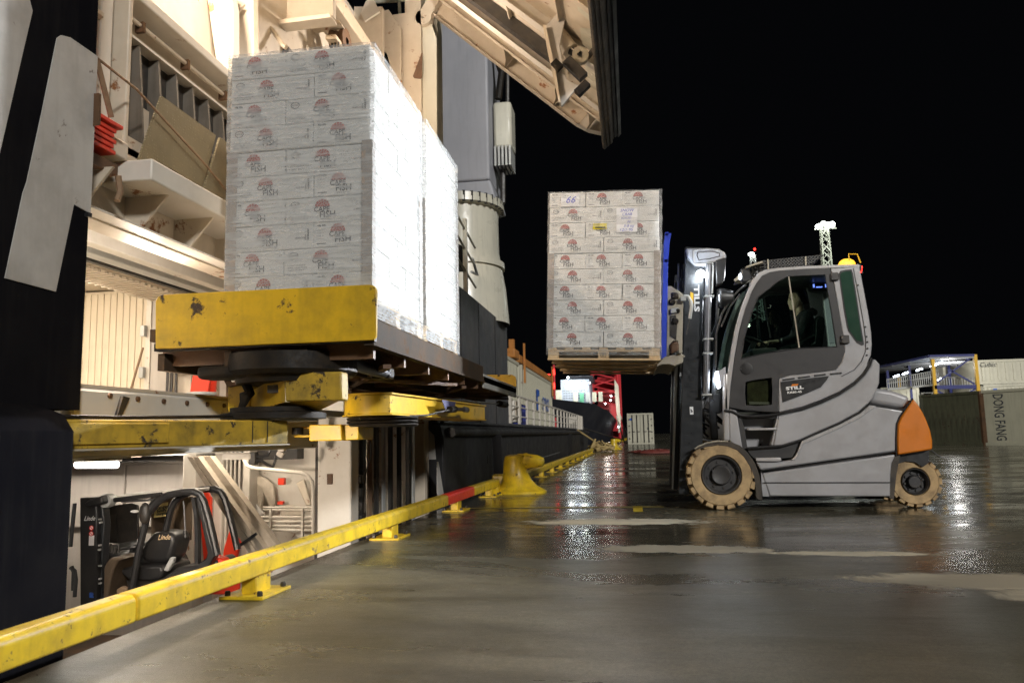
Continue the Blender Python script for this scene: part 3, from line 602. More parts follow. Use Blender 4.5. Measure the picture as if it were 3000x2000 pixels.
# white pillar with black edge, recess with cable chain and guide rails
(pa, _), (pb, _) = [(-3.463,0.477),(-3.075,0.472)]
pil = sp(MB().box(pa, pb, 8.2, 8.45, -2, 1.2), 'door_pillar', 'white', bevel=.015)
(pc, _) = (-3.498,0.477)
sp(MB().box(pc, pa - .004, 8.22, 8.4, -2, 1.2), 'pillar_seal', 'rubber')
k0, k1 = [(-3.348,0.524),(-3.283,0.408)]
rk = MB().box(k0[0], k1[0], 8.185, 8.2, k1[1], k0[1]).build('recessed_handle', 'rusty', pil, bevel=.006)
sp(MB().box(-4.2, -3.5, 10.25, 10.35, -2, 1.2), 'recess_back', 'cream')
for k, ((xa_, _), wd_, mt) in enumerate(((((-3.341,0.429)), .035, 'rubber'), (((-3.289,0.429)), .03, 'dark'), (((-3.246,0.428)), .016, 'strap'), (((-3.203,0.428)), .02, 'dark'), (((-3.152,0.427)), .012, 'galv'), (((-3.100,0.426)), .02, 'dark'), (((-3.024,0.425)), .02, 'grease'), (((-2.934,0.424)), .03, 'grease'), (((-2.909,0.424)), .01, 'galv'))):
    sp(MB().box(xa_ - wd_, xa_ + wd_ * .7, 9.0 + .13 * k, 9.1 + .13 * k, -2, 1.2), 'guide_rail', mt)
for zz in (0.42, .26, .10, -.05):
    (xx, _) = (-3.244,0.434)
    sp(MB().box(xx - .03, xx + .04, 8.9, 8.98, zz - .05, zz + .05), 'chain_block', 'dark', bevel=.01)
ch_ = [(p[0], 9.1, p[1]) for p in [(-3.161,0.874),(-3.157,0.668),(-3.195,0.565),(-3.230,0.463),(-3.238,0.014)]]
sp(MB().tube(ch_, .012, 6), 'cable', 'rubber')
for zz in (.75, .3, -.2): sp(MB().box(-4.1, -3.55, 10.18, 10.25, zz, zz + .22), 'wall_bracket', 'caststeel')
# ------------------------------------------------- upper deck: cold-room wall, ceiling
bd = MB().box(0, .088, 9.02, 9.06, 1.2, 2.86).mesh('board', 'wboard')
wroot = sp(MB().box(-8.2, -6.16, 9.065, 9.15, 1.2, 2.9), 'coldroom_wall', 'wboard')
for i in range(23):
    o = link(bd, 'board', wroot, local=True, loc=(-8.18 + i * .0935, 0, 0)); o.modifiers.new('bevel', 'BEVEL').width = .006
(u0, _), (u1, _) = [(-6.066,2.189),(-6.018,2.187)]
sp(MB().box(u0 - .02, u1, 8.9, 9.06, 1.2, 2.9), 'door_frame', 'white')
for z in (2.25, 1.72): sp(MB().box(u0 - .06, u0 + .0, 8.84, 8.9, z, z + .14), 'door_hinge', 'galv', bevel=.005)
(u2, _) = (-5.744,2.176)
sp(MB().box(u1 + .003, u2, 8.92, 9.06, 1.2, 2.9), 'bulkhead_panel', 'lowwall')
(u3, _) = (-5.472,2.165)
sp(MB().box(u2 + .003, u3, 8.95, 9.06, 1.2, 2.9), 'bulkhead_panel', 'cream')
sp(MB().box(-5.7, -3.5, 9.07, 9.15, 1.2, 4.2), 'bulkhead', 'white')
for x in ((-5.2, .05), (-4.8, .09), (-4.45, .05), (-4.1, .09)): sp(MB().box(x[0], x[0] + x[1], 8.95, 9.07, 1.2, 2.9), 'frame_post', 'cream')
for k in range(3): sp(MB().tube([(-5.63 - .06 * k, 8.88, 1.2), (-5.63 - .06 * k, 8.88, 2.3)], .016, 6), 'cable', 'dark')
eb = thing('control_box', 'grey control box with a dark switch on the upper deck wall', 'electrical box', (-5.5, 8.8, 1.9))
e0, e1 = [(-5.607,1.841),(-5.494,1.764)]; MB().box(e0[0], e1[0], 8.8, 8.92, e1[1], e0[1]).build('switch', 'dark', eb, bevel=.008)
e0, e1 = [(-5.479,1.892),(-5.384,1.786)]; MB().box(e0[0], e1[0], 8.8, 8.92, e1[1], e0[1]).build('box_body', 'galv', eb, bevel=.008)
redplate('tall red board standing upright against the upper deck wall', [(-5.294,1.953),(-5.046,1.902),(-5.061,1.434),(-5.297,1.440)], 8.8)
redplate('leaning red board in front of the tall upright red board', [(-5.292,1.754),(-5.065,1.721),(-5.102,1.430),(-5.337,1.454)], 8.7)
tag(MB().tube([(p[0], 8.6, p[1]) for p in [(-5.909,2.071),(-6.057,1.541)]], .014, 8).build('broom_pole', 'strap'), 'thin brown pole leaning against the cold-room boards', 'pole')
tag(MB().lathe([(.14, 0), (.15, .22), (.17, .22), (.17, .25), (.001, .25)], (-5.05, 8.5, 1.24), 'Z', 18).build('grey_drum', 'galv'), 'low grey drum standing right of the red boards', 'drum')
# ceiling of the upper deck with channels, cable tray, slatted cooler strip
sp(MB().box(-12, -3.42, 3.85, 12.4, 2.92, 2.97), 'ceiling_plate', 'cream')
for (x0, x1, z0, z1, m_) in ((-3.62, -3.42, 2.36, 2.45, 'cream'), (-4.05, -3.85, 2.74, 2.9, 'white'), (-4.75, -4.62, 2.66, 2.9, 'white'), (-5.15, -5.0, 2.7, 2.9, 'galv'), (-5.3, -5.24, 2.7, 2.78, 'dark')):
    sp(MB().box(x0, x1, 3.9, 9.0, z0, z1), 'ceiling_beam', m_, bevel=.008)
tray = sp(MB().box(-4.45, -4.2, 3.9, 8.6, 2.84, 2.86), 'cable_tray', 'galv')
for k in range(5): MB().tube([(-4.42 + .05 * k, 3.9, 2.82 - .006 * (k % 2)), (-4.42 + .05 * k, 6, 2.80), (-4.40 + .05 * k, 8.6, 2.82)], .011, 6).build('cable', 'black', tray)
slat = MB().box(-6.0, -5.45, 0, .05, 2.70, 2.73).mesh('slat', 'cream')
cool = sp(MB().box(-6.0, -5.45, 3.9, 9.0, 2.78, 2.92), 'cooler_housing', 'cream')
for i in range(44): link(slat, 'slat', cool, local=True, loc=(0, 4.0 + i * .112, 0)).rotation_euler = (0, 0, 0)
tubelight('bright tube lamp along the upper deck ceiling, nearest the load', (-3.80, 4.9, 2.58), (-3.80, 6.9, 2.58), .03, 'tube', 140, (1, .92, .84), 'fluorescent lamps in the ship')
tubelight('second tube lamp farther inside the upper deck ceiling', (-5.08, 4.2, 2.66), (-5.08, 5.9, 2.66), .02, 'tube', 60, (1, .9, .8))
area('coldroom_light', (-7.0, 7.2, 2.85), (-7.0, 8.2, 0), 130, 1.5, 1.5, (1, .86, .68))
# deck edge of the shelf: protruding box beam, slanted plate with brackets, lower flange
sp(MB().box(-3.42, -3.02, 4.42, 10.9, 2.60, 2.745), 'shelf_beam', 'white', bevel=.012)
sp(MB().box(-3.46, -3.42, 3.85, 11, 2.45, 3.05), 'shelf_web', 'cream')
sp(MB().box(-3.47, -3.28, 3.85, 11, 2.37, 2.385), 'shelf_flange', 'white')
sp(MB().box(-3.44, -3.2, 3.85, 4.43, 2.74, 2.86), 'shelf_end', 'cream', bevel=.01)
for y in (4.15, 4.72, 5.3, 5.9, 6.5, 7.1, 7.8, 8.6, 9.5): sp(MB().prism([(-3.42, 2.385), (-3.28, 2.385), (-3.10, 2.60), (-3.42, 2.60)], 'Y', y, y + .02), 'knee_bracket', 'cream')
strap = [(p[0], p[1]) for p in [(4.270,2.585),(4.296,2.492),(4.270,2.422)]]
sp(MB().tube([(-3.15, y, z) for y, z in strap], .02, 6), 'hanging_strap', 'strap')
# ------------------------------------------------- side wall above the shelf (frames, louvre, stored plates)
WX = -3.95
sp(MB().box(WX - .05, WX, 3.85, 11, 2.92, 7.5), 'side_wall', 'white')
def frame(y0, y1, x1=-3.5, z0=2.7, z1=7, m_='white'): 
    f = sp(MB().box(WX, x1, y0, y1, z0, z1), 'web_frame', m_, bevel=.01)
    return f
frame(3.86, 4.03, -3.3); frame(4.40, 4.52, -3.42); frame(4.66, 4.70, -3.40, m_='cream')
sp(MB().prism([(-3.95, 3.55), (-3.4, 3.75), (-3.4, 3.78), (-3.95, 3.78)], 'Y', 4.05, 4.40), 'knee_plate', 'cream')
sp(MB().box(WX, -3.5, 4.05, 4.4, 3.28, 3.34), 'stringer', 'cream')
# upper girder and pipe
sp(MB().box(-3.95, -3.45, 4.7, 11, 4.14, 4.22), 'girder_flange', 'white', bevel=.01)
sp(MB().box(-3.75, -3.70, 4.7, 11, 3.86, 4.14), 'girder_web', 'cream')
sp(MB().box(-3.75, -3.48, 4.7, 11, 3.84, 3.86), 'girder_flange', 'white')
sp(MB().tube([(-3.56, 4.6, 4.04), (-3.56, 11, 4.04)], .018, 8), 'pipe', 'cream')
sp(MB().tube([(-3.62, 4.6, 3.95), (-3.62, 11, 3.95)], .012, 8), 'pipe', 'strap')
for y in (5.0, 5.6, 6.2): sp(MB().box(-3.60, -3.53, y, y + .03, 3.99, 4.07), 'pipe_clip', 'rusty')
lv = sp(MB().box(-3.62, -3.58, 4.62, 9.5, 2.95, 3.84), 'louvre_recess', 'dark')
sp(MB().box(-3.60, -3.56, 4.62, 9.5, 2.95, 3.42), 'louvre_sill', 'cream')
for i in range(16):
    y = 4.68 + i * .235
    MB().prism([(-3.58, 3.0), (-3.44, 3.0), (-3.44, 3.05), (-3.47, 3.5), (-3.50, 3.83), (-3.58, 3.83)], 'Y', y, y + .022).build('louvre_fin', 'finmetal', lv)
# olive checker plates stored leaning on the shelf, strapped
ck1 = [(4.978,3.449),(5.731,3.444),(5.553,2.937),(5.113,2.946),(4.743,2.871),(4.824,3.078)]
ck2 = [(5.761,3.436),(6.075,3.444),(6.040,2.876),(5.549,2.926)]
for pts, xx, lb in ((ck1, -3.34, 'large olive checker plate leaning on the shelf under the louvre'), (ck2, -3.32, 'second checker plate, partly hidden by the tall load of cartons')):
    tag(MB().prism(pts, 'X', xx - .02, xx).build('checker_plate', 'checker'), lb, 'metal plate', 'checker plates on the shelf')
sl = [(-3.29, *p) for p in [(4.211,3.356),(4.613,3.330),(4.934,3.247),(5.489,3.108),(5.838,2.993)]]
tag(MB().tube(sl, .009, 6).build('lashing_strap', 'strap'), 'thin brown lashing strap running across the checker plates', 'strap')
s2 = [(-3.2, *p) for p in [(4.096,3.276),(4.154,3.160),(4.250,2.965)]]
mb = MB()
for a_, b_ in zip(s2, s2[1:]): mb.bar(a_, b_, .05, .008, (1, 0, 0))
tag(mb.build('lashing_strap', 'strap'), 'wider brown strap hanging down to the stack of red boards', 'strap')
# stack of thin red boards on a brown bearer
rb = thing('red_board_stack', 'stack of thin red boards on a rusty bearer beside the hull letter', 'boards', (-3.3, 4.1, 2.8))
yA, zA = (4.009,2.928); 
for k in range(6):
    (ya, za), (yb, zb) = [(3.995,2.909),(4.282,2.905)]
    dz = -.035 * k; sh = .0 if k == 0 else .055 - .02 * (k % 2)
    MB().box(-3.5, -3.12 - (.0 if k == 0 else .02), 3.87, yb - .02 - sh, za - .03 + dz, za - .03 + dz + .024).build('board', 'redbox', rb, bevel=.003)
MB().box(-3.5, -3.16, 3.87, 4.28, zA - .34, zA - .27).build('bearer', 'rusty', rb)
MB().box(-3.4, -3.3, 3.9, 4.2, 2.86, zA - .34).build('stand', 'white', rb)

# ------------------------------------------------- upper trunk of the port, above the loads
def yp(pts, y, nm, mat, th=.1, **k): return sp(MB().prism(pts, 'Y', y, y + th), nm, mat, **k)
yp([(-3.966,5.462),(-3.707,5.431),(-3.642,5.069),(-3.629,4.546),(-3.568,4.333),(-3.779,4.354)], 6.5, 'web_frame', 'white', .12, bevel=.01)
yp([(-3.931,5.772),(-3.709,5.745),(-3.682,4.766),(-3.907,4.789)], 7.0, 'trunk_panel', 'white')
yp([(-3.866,5.356),(-3.746,5.342),(-3.863,5.207)], 6.9, 'knee_plate', 'white', .03)
yp([(-4.399,6.691),(-3.365,6.566),(-3.361,5.966),(-4.383,5.936)], 8.3, 'trunk_panel', 'white')
yp([(-4.279,5.867),(-3.318,5.882),(-3.301,5.829),(-4.278,5.806)], 8.1, 'beam_flange', 'white', .2, bevel=.008)
yp([(-4.253,6.317),(-3.565,6.328),(-3.527,6.267),(-4.233,6.238)], 9.0, 'beam_flange', 'cream', .14, bevel=.008)
yp([(-5.674,7.670),(-3.501,7.427),(-3.503,6.115),(-5.645,6.316)], 10.6, 'trunk_back', 'cream')
yp([(-4.639,6.720),(-4.547,6.710),(-4.184,6.267),(-4.359,6.285)], 9.6, 'ceiling_beam', 'cream', .08)
yp([(-5.310,6.534),(-4.543,6.625),(-4.542,6.583),(-5.309,6.471)], 10.0, 'ceiling_beam', 'cream', .2)
sp(MB().tube([(p[0], 7.9, p[1]) for p in [(-4.029,5.301),(-4.056,5.396),(-4.126,5.487),(-4.136,5.563),(-4.103,5.619),(-4.036,5.654),(-3.968,5.655),(-3.926,5.617),(-3.805,5.428),(-3.763,5.391)]], .028, 10), 'bent_pipe', 'white')
wn = thing('hoist_motor', 'dark hoist motor under the trunk ceiling, above the tall near load', 'motor', (-4.2, 8.2, 5.6))
a_, b_ = [(-4.163,5.587),(-3.878,5.463)]
MB().box(a_[0], b_[0], 8.2, 8.5, b_[1] - .1, a_[1]).build('motor_body', 'dark', wn, bevel=.02)
a_, b_ = [(-4.082,5.640),(-4.050,5.541)]; MB().box(a_[0], b_[0], 8.2, 8.24, b_[1], a_[1]).build('lever', 'dark', wn)
a_, b_ = [(-4.064,5.521),(-4.004,5.489)]; MB().box(a_[0], b_[0], 8.15, 8.2, b_[1], a_[1]).build('name_plate', 'caststeel', wn)
pu = thing('cable_pulley', 'brown cable pulley with a cream bracket behind the top of the near load', 'pulley', (-3.8, 9.2, 6.2))
a_ = (-3.642,6.159)
MB().lathe([(.05, -.1), (.17, -.1), (.17, -.06), (.13, 0), (.17, .06), (.17, .1), (.05, .1)], (a_[0], 9.25, a_[1]), 'X', 20).build('wheel', 'rusty', pu)
a_, b_ = [(-3.703,6.078),(-3.563,6.017)]; MB().box(a_[0], b_[0], 8.9, 9.2, b_[1], a_[1]).build('bracket', 'cream', pu, bevel=.01)
for k in range(3):
    a_, b_ = [(-3.665,6.027),(-3.665,5.905)]; MB().box(a_[0] + .045 * k, a_[0] + .045 * k + .015, 9.0, 9.03, b_[1], a_[1]).build('cable', 'dark', pu)
# sloping conduit girder
g0, g1 = (-4.02, 6.5, 6.35), (-4.02, 11, 6.35)
sp(MB().box(-3.86, -3.52, 7.0, 11.2, 6.42, 6.62), 'trunk_girder', 'cream', bevel=.01)
for k in range(4): sp(MB().tube([(-3.90 - .05 * k, 7, 6.44), (-3.90 - .05 * k, 10.8, 6.44)], .018, 6), 'conduit', 'cream')
sp(MB().box(-4.12, -3.82, 9.6, 9.7, 6.38, 6.43), 'conduit_clip', 'white')
sp(MB().box(-12, -3.95, 6.6, 11, 7.4, 7.5), 'trunk_ceiling', 'cream')
# far side plates of the trunk: one with a rounded slot, two plain, one cream edge plate
q = [(-3.924,7.499),(-3.500,7.555),(-3.302,7.239),(-3.300,5.305),(-3.484,5.320),(-3.486,6.641),(-3.524,6.813),(-3.612,6.934),(-3.711,7.000),(-3.789,7.008),(-3.856,6.914),(-3.889,7.132)]
sp(MB().prism(q, 'Y', 10.9, 11.0), 'slotted_plate', 'cream', bevel=.008)
yp([(-3.918,7.007),(-3.739,7.045),(-3.627,6.920),(-3.506,6.626),(-3.498,5.351),(-3.959,5.388)], 11.2, 'slot_back', 'strap')
yp([(-3.472,7.529),(-3.010,7.552),(-3.016,5.327),(-3.369,5.356),(-3.339,7.309)], 11.02, 'trunk_plate', 'cream')
yp([(-3.032,7.606),(-2.873,7.383),(-2.782,7.111),(-2.794,5.340),(-3.033,5.359)], 11.1, 'trunk_edge_plate', 'cone')
yp([(-3.812,7.294),(-3.726,7.483),(-3.629,7.549),(-3.511,7.293),(-3.747,7.166)], 10.5, 'knee_plate', 'white', .04)
sp(MB().prism([(-3.142,6.468),(-2.999,6.837),(-2.988,6.836),(-2.996,6.438),(-3.023,6.418),(-3.121,6.439)], 'Y', 11.0, 11.015), 'rust_stain_hook', 'rusty')
for pts in ([(-4.178,8.389),(-3.234,8.357)], [(-3.669,8.507),(-3.647,8.104)]):
    sp(MB().tube([(p[0], 12, p[1]) for p in pts], .03, 6), 'upper_handrail', 'cone')
# warm floodlight of the port (just above the picture) and the light it gives
fl = thing('port_floodlight', 'warm floodlight high inside the side port, above the frame', 'floodlight', (-3.55, 5.9, 5.6))
MB().box(-3.85, -3.6, 5.75, 6.05, 5.5, 5.75).build('housing', 'galv', fl, bevel=.01); MB().box(-3.6, -3.592, 5.77, 6.03, 5.52, 5.73).build('lens', 'lampsoft', fl)
point('port_light', (-3.45, 5.7, 5.45), 520, (1, .76, .54), .1)
point('trunk_light', (-4.6, 8.4, 6.9), 300, (1, .78, .58), .15)
point('deck_opening_light', (-3.75, 5.4, 2.25), 55, (1, .84, .68), .08)
spot('rail_light', (-3.2, 4.02, 2.15), (-1.9, 3.2, 0), 300, 96, .5, (1, .82, .68), .03)
spot('stores_fill', (-3.35, 4.25, .62), (-3.35, 9, .35), 430, 75, .6, (1, .84, .68), .06)  # unseen spot added inside the opening to light the pillar and jamb
point('hatch_light', (-2.6, 9.6, 6.2), 110, (1, .82, .66), .1)
# ------------------------------------------------- the side hatch, swung up and out over the quay
hatch = MB()
HA, HB = Vector((-2.742, 0, 7.43)), Vector((-.27, 0, 5.18))
hu = (HB - HA); HL = hu.length; hu.normalize(); hn = Vector((-hu.z, 0, hu.x))     # hn points up and outwards
def HP(u, y, w): p = HA + hu * u + hn * w; return (p.x, y, p.z)
def hbox(mb, u0, u1, y0, y1, w0, w1):
    return mb.add([HP(u, y, w) for w in (w0, w1) for y in (y0, y1) for u in (u0, u1)], [(0, 2, 3, 1), (4, 5, 7, 6), (0, 1, 5, 4), (2, 6, 7, 3), (0, 4, 6, 2), (1, 3, 7, 5)])
hsk = hbox(MB(), -.5, HL + .04, 3.6, 11.26, .30, .34).build('side_hatch', 'hull', ship)
def hp(mb, nm, mat, **k): return mb.build(nm, mat, hsk, **k)
hp(hbox(MB(), -.4, HL, 3.7, 11.2, .27, .30), 'hatch_lining', 'cream')
def webgirder(y, w0, nm='hatch_web', fl=.10, mat='cream', u1=None, u0=-.2):
    u1 = u1 or HL - .03
    hp(hbox(MB(), u0, u1, y - .012, y + .012, w0 + .012, .27), nm, mat)
    hp(hbox(MB(), u0, u1, y - fl, y + .012, w0, w0 + .014), 'hatch_flange', mat, bevel=.003)
webgirder(11.2, 0, fl=.13, u1=HL - .5)
webgirder(10.62, .10, fl=.06); webgirder(10.1, .05, fl=.16, mat='white'); webgirder(9.0, .08, fl=.16, mat='white'); webgirder(7.6, .05); webgirder(6.2, .05); webgirder(4.8, .05)
hp(MB().tube([HP(0, 10.9, .2), HP(HL - .6, 10.9, .2)], .03, 8), 'hatch_pipe', 'cream')
hp(hbox(MB(), -.2, HL - .9, 9.70, 9.85, .1, .26), 'hatch_slot', 'dark')
hp(hbox(MB(), -.2, HL - .5, 10.3, 10.36, .12, .27), 'hatch_stringer', 'cream')
for u in (1.35, 2.35, 3.0): hp(MB().add([HP(u, 11.18, .01), HP(u, 11.18, .27), HP(u, 10.64, .27), HP(u, 10.64, .14), HP(u + .06, 10.9, .06)], [(0, 1, 2, 3, 4)]), 'hatch_bracket', 'cream')
for u in (.6, 1.6, 2.6): hp(hbox(MB(), u, u + .02, 3.8, 10.1, .2, .27), 'hatch_frame', 'cream')
# rounded foot of the end web
e = MB(); e.add([HP(HL - .52, 11.2, 0), HP(HL - .30, 11.2, .04), HP(HL - .02, 11.2, .17), HP(HL, 11.2, .27), HP(HL - .52, 11.2, .27)], [(0, 1, 2, 3, 4)])
hp(e, 'hatch_web', 'white')
for a_, b_ in (((HL - .52, 0), (HL - .30, .04)), ((HL - .30, .04), (HL - .02, .17))):
    hp(MB().add([HP(a_[0], 11.212, a_[1]), HP(b_[0], 11.212, b_[1]), HP(b_[0], 11.07, b_[1]), HP(a_[0], 11.07, a_[1])], [(0, 1, 2, 3)]), 'hatch_flange', 'white')
# outer edge: closing plate with scallops, then the ribbed rubber seal
for i in range(8):
    y1 = 11.18 - i * .95; y0 = y1 - .9
    hp(MB().add([HP(HL - .02, y0, .27), HP(HL - .02, y1, .27), HP(HL - .16, y1, .27), HP(HL - .42, y1 - .12, .25), HP(HL - .42, y0 + .2, .25), HP(HL - .2, y0, .26)], [(0, 1, 2, 3, 4, 5)]), 'hatch_gusset', 'cone')
    hp(MB().add([HP(HL - .03, y0 + .1, .16), HP(HL - .03, y1 - .05, .16), HP(HL - .03, y1 - .05, .27), HP(HL - .03, y0 + .1, .27)], [(0, 1, 2, 3)]), 'hatch_edge_plate', 'cream')
for k in range(5):
    w0 = .058 * k; hp(hbox(MB(), HL + .0, HL + .05 + .012 * ((k * 7) % 3), 3.7, 11.27 - .008 * k, w0, w0 + .05), 'hatch_seal', 'rubber' if k < 4 else 'hull', bevel=.01)
hp(hbox(MB(), HL + .04, HL + .075, 3.7, 11.3, .29, .35), 'hatch_rim', 'hull')
hp(hbox(MB(), HL - .02, HL - .005, 3.7, 11.2, .10, .16), 'hatch_seal_strip', 'white')
# hanging hook plate (triangular, blue-white in the truck's light), cylinder, crank, pads
pl = [(-0.857,5.760),(-0.773,5.838),(-0.441,6.182),(-0.446,6.029),(-0.600,5.828),(-0.666,5.532),(-0.634,5.227),(-0.590,5.073),(-0.455,4.997),(-0.669,4.753),(-0.705,5.063),(-0.808,5.460)]
hp(MB().prism(pl, 'Y', 8.7, 8.74), 'hook_plate', 'letter', bevel=.004)
hp(MB().prism([(-0.856,5.749),(-0.822,5.754),(-0.717,5.140),(-0.671,4.770),(-0.695,4.776),(-0.807,5.406)], 'Y', 8.62, 8.76), 'hook_flange', 'cream')
(cx0, cz0), (cx1, cz1), (cx2, cz2) = [(-0.678,5.749),(-0.559,5.546),(-0.445,5.473)]
cy = MB().tube([(cx0, 8.9, cz0), (cx1, 8.9, cz1)], .10, 16); cy.build('hydraulic_cylinder', 'cream', hsk)
hp(MB().tube([(cx1, 8.9, cz1), (cx2, 8.9, cz2)], .05, 12), 'piston_rod', 'dark')
for r, d in ((.085, 0), (.10, .05)): hp(MB().lathe([(r * .4, -.04), (r, -.04), (r, .04), (r * .4, .04)], (cx2 + d * .3, 8.88 - d, cz2 - d), 'Y', 16), 'crank_eye', 'caststeel')
kk = [(p[0], 8.85, p[1]) for p in [(-0.428,5.376),(-0.344,5.411),(-0.284,5.484),(-0.193,5.518)]]
hp(MB().tube(kk, .035, 8), 'crank_arm', 'dark')
kk = [(p[0], 8.75, p[1]) for p in [(-0.594,5.343),(-0.398,5.108)]]; hp(MB().bar(kk[0], kk[1], .1, .12), 'locking_bar', 'dark')
kk = [(p[0], 8.65, p[1]) for p in [(-0.480,4.866),(-0.347,4.988)]]; hp(MB().bar(kk[0], kk[1], .09, .09), 'locking_pad', 'grease')
kk = [(p[0], 8.6, p[1]) for p in [(-0.732,5.188),(-0.665,5.249)]]; hp(MB().bar(kk[0], kk[1], .07, .12), 'rubber_pad', 'grease')
(lx, lz) = (-0.554,6.235); hp(MB().ball((lx, 9, lz), .06, 12), 'work_lamp', 'lampsoft')
spot('hatch_work_lamp', (lx, 9.0, lz - .1), (-1.9, 10.8, 0), 900, 125, .7, (.93, .97, 1), .08)
point('hatch_glow', (lx - .1, 8.8, lz - .12), 25, (.95, .97, 1), .06)
for px in [(-0.299,6.852),(-0.276,6.345),(-0.195,5.549)]: hp(MB().ball((px[0], 10.9, px[1]), .06, 8), 'dog_clip', 'rusty')
(ax_, az_), (bx_, bz_) = [(-2.974,7.445),(-2.717,7.600)]
hp(MB().lathe([(.03, -.08), (.13, -.08), (.13, .08), (.03, .08)], (ax_, 11.1, az_), 'Y', 18), 'hinge_eye', 'cream')
hp(MB().bar((ax_, 11.1, az_), (bx_, 11.1, bz_ + .3), .14, .2), 'hinge_arm', 'cream', bevel=.01)
# ------------------------------------------------- deck crane column behind the high wall
CXc, CYc = -4.02, 18.0
cr_ = thing('deck_crane', 'grey deck crane column on a white tapered pedestal', 'crane', (CXc, CYc, 3.6))
MB().box(-4.75, -3.10, 17.4, 19.2, 6.95, 11.5).build('crane_column', 'crane', cr_, bevel=.06, seg=3)
MB().prism([(-4.75, 6.96), (-3.10, 6.96), (-2.98, 6.5), (-4.9, 6.5)], 'Y', 17.45, 19.1).build('column_foot', 'crane', cr_, bevel=.05)
MB().lathe([(.9, 5.5), (.98, 5.6), (1.0, 6.32), (1.14, 6.36), (1.14, 6.46), (1.0, 6.5)], (CXc, CYc, 0), 'Z', 40).build('slewing_ring', 'cone', cr_)
fb = MB().lathe([(1.02, 6.46), (1.13, 6.46), (1.13, 6.56), (1.02, 6.56)], (CXc, CYc, 0), 'Z', 40).build('ring_flange', 'cone', cr_)
bm_ = MB().box(-.035, .035, -.035, .035, -.13, .12).mesh('bolt', 'dark')
for i in range(36):
    a = 2 * PI * i / 36; o = link(bm_, 'bolt', fb, local=True, loc=(CXc + 1.10 * math.cos(a), CYc + 1.10 * math.sin(a), 6.46))
MB().lathe([(1.22, 3.55), (1.15, 4.4), (1.0, 5.3), (.99, 6.3)], (CXc, CYc, 0), 'Z', 48).build('pedestal', 'cone', cr_)
MB().lathe([(1.13, 4.9), (1.12, 5.05)], (CXc, CYc, 0), 'Z', 48).build('weld_band', 'cone', cr_)
# winch gear and counterweight box hung on the column's right side
MB().box(-3.08, -2.62, 17.9, 18.6, 7.9, 9.1).build('gear_box', 'cone', cr_, bevel=.08)
for k in range(5): MB().box(-3.06 + .09 * k, -3.01 + .09 * k, 17.88, 18.6, 7.45, 7.95).build('cooling_fin', 'galv', cr_)
MB().tube([(-2.95, 18, 9.2), (-2.85, 18, 9.9), (-3.0, 18, 10.4)], .09, 8).build('hose_bundle', 'grease', cr_); MB().tube([(-2.72, 18, 9.1), (-2.70, 18, 9.9), (-2.95, 18, 10.5)], .05, 8).build('hose_bundle', 'dark', cr_)
MB().tube([(-2.9, 18.2, 7.5), (-2.92, 18.2, 6.6)], .07, 8).build('hose_bundle', 'dark', cr_)
# sloping stair with rails in front of the pedestal
st = thing('deck_stair', 'white ship stair with handrails in front of the crane pedestal', 'stair', (-3.1, 14, 3.6))
for yy0, z0, yy1, z1 in ((13.4, 5.15, 15.6, 4.85), (13.4, 4.75, 15.6, 4.45), (13.4, 4.3, 15.6, 4.0)):
    MB().tube([(-3.12, yy0, z0), (-3.12, yy1, z1)], .025, 8).build('handrail', 'cone', st)
for y in (13.6, 14.55): MB().box(-3.16, -3.08, y, y + .09, 3.62, 5.2).build('post', 'cone', st)
MB().box(-3.7, -3.2, 14.6, 15.2, 4.25, 4.7).build('winch_body', 'grease', st, bevel=.05)
MB().tube([(-3.12, 15.3, 4.55), (-3.12, 15.8, 4.3), (-3.12, 15.2, 4.25)], .03, 8).build('bracket', 'galv', st)
# ------------------------------------------------- low deck: railing, containers
def tcont(label, x0, x1, y0, y1, z0, z1, mat, ribs_x=0, ribs_y=0, group=None, frame_mat=None, doors=None, loc=None):
    """freight container: corner posts, side rails, panels with pressed ribs"""
    t = thing('freight_container', label, 'container', (x0, y0, z0), group); fm = frame_mat or mat; p = .12
    MB().box(x0 + .05, x1 - .05, y0 + .05, y1 - .05, z0 + .05, z1 - .04).build('panel', mat, t)
    for x in (x0, x1 - p):
        for y in (y0, y1 - p): MB().box(x, x + p, y, y + p, z0, z1).build('corner_post', fm, t, bevel=.01)
    for z in (z0, z1 - .13):
        for b in ((x0 + p, x1 - p, y0, y0 + .07), (x0 + p, x1 - p, y1 - .07, y1), (x0, x0 + .07, y0 + p, y1 - p), (x1 - .07, x1, y0 + p, y1 - p)): MB().box(*b, z, z + .13).build('rail', fm, t)
    if ribs_y:
        rm_ = MB().box(0, .04, 0, ribs_y * .5, z0 + .15, z1 - .15).mesh('rib', mat)
        for i in range(int((y1 - y0 - .3) / ribs_y)): link(rm_, 'rib', t, loc=(x1 - .055, y0 + .2 + i * ribs_y, 0))
    return t
c1 = tcont('cream ship container nearest the grey hull wall, mostly hidden', -6.9, -4.5, 19.6, 31.4, 1.25, 3.87, 'boxwhite', ribs_y=.4, group='containers on the ship deck')
c2 = tcont('cream ship container with blue lettering on its long side', -6.9, -4.5, 32.2, 44.6, 1.25, 3.87, 'boxwhite', ribs_y=.4, group='containers on the ship deck')
tx = MB(); text_into(tx, 'CRONOS', 1.0, (-4.47, 41.0, 2.45), (0, 1, 0), (0, 0, 1), bold=.02, sx=.78); tx.build('lettering', 'bluetext', c2)
lg = MB().prism([(37.0, 2.1), (38.1, 2.1), (38.1, 2.4), (37.4, 2.4), (37.4, 2.8), (38.1, 2.8), (38.1, 3.1), (37.0, 3.1)], 'X', -4.485, -4.475).build('emblem', 'bluetext', c2)
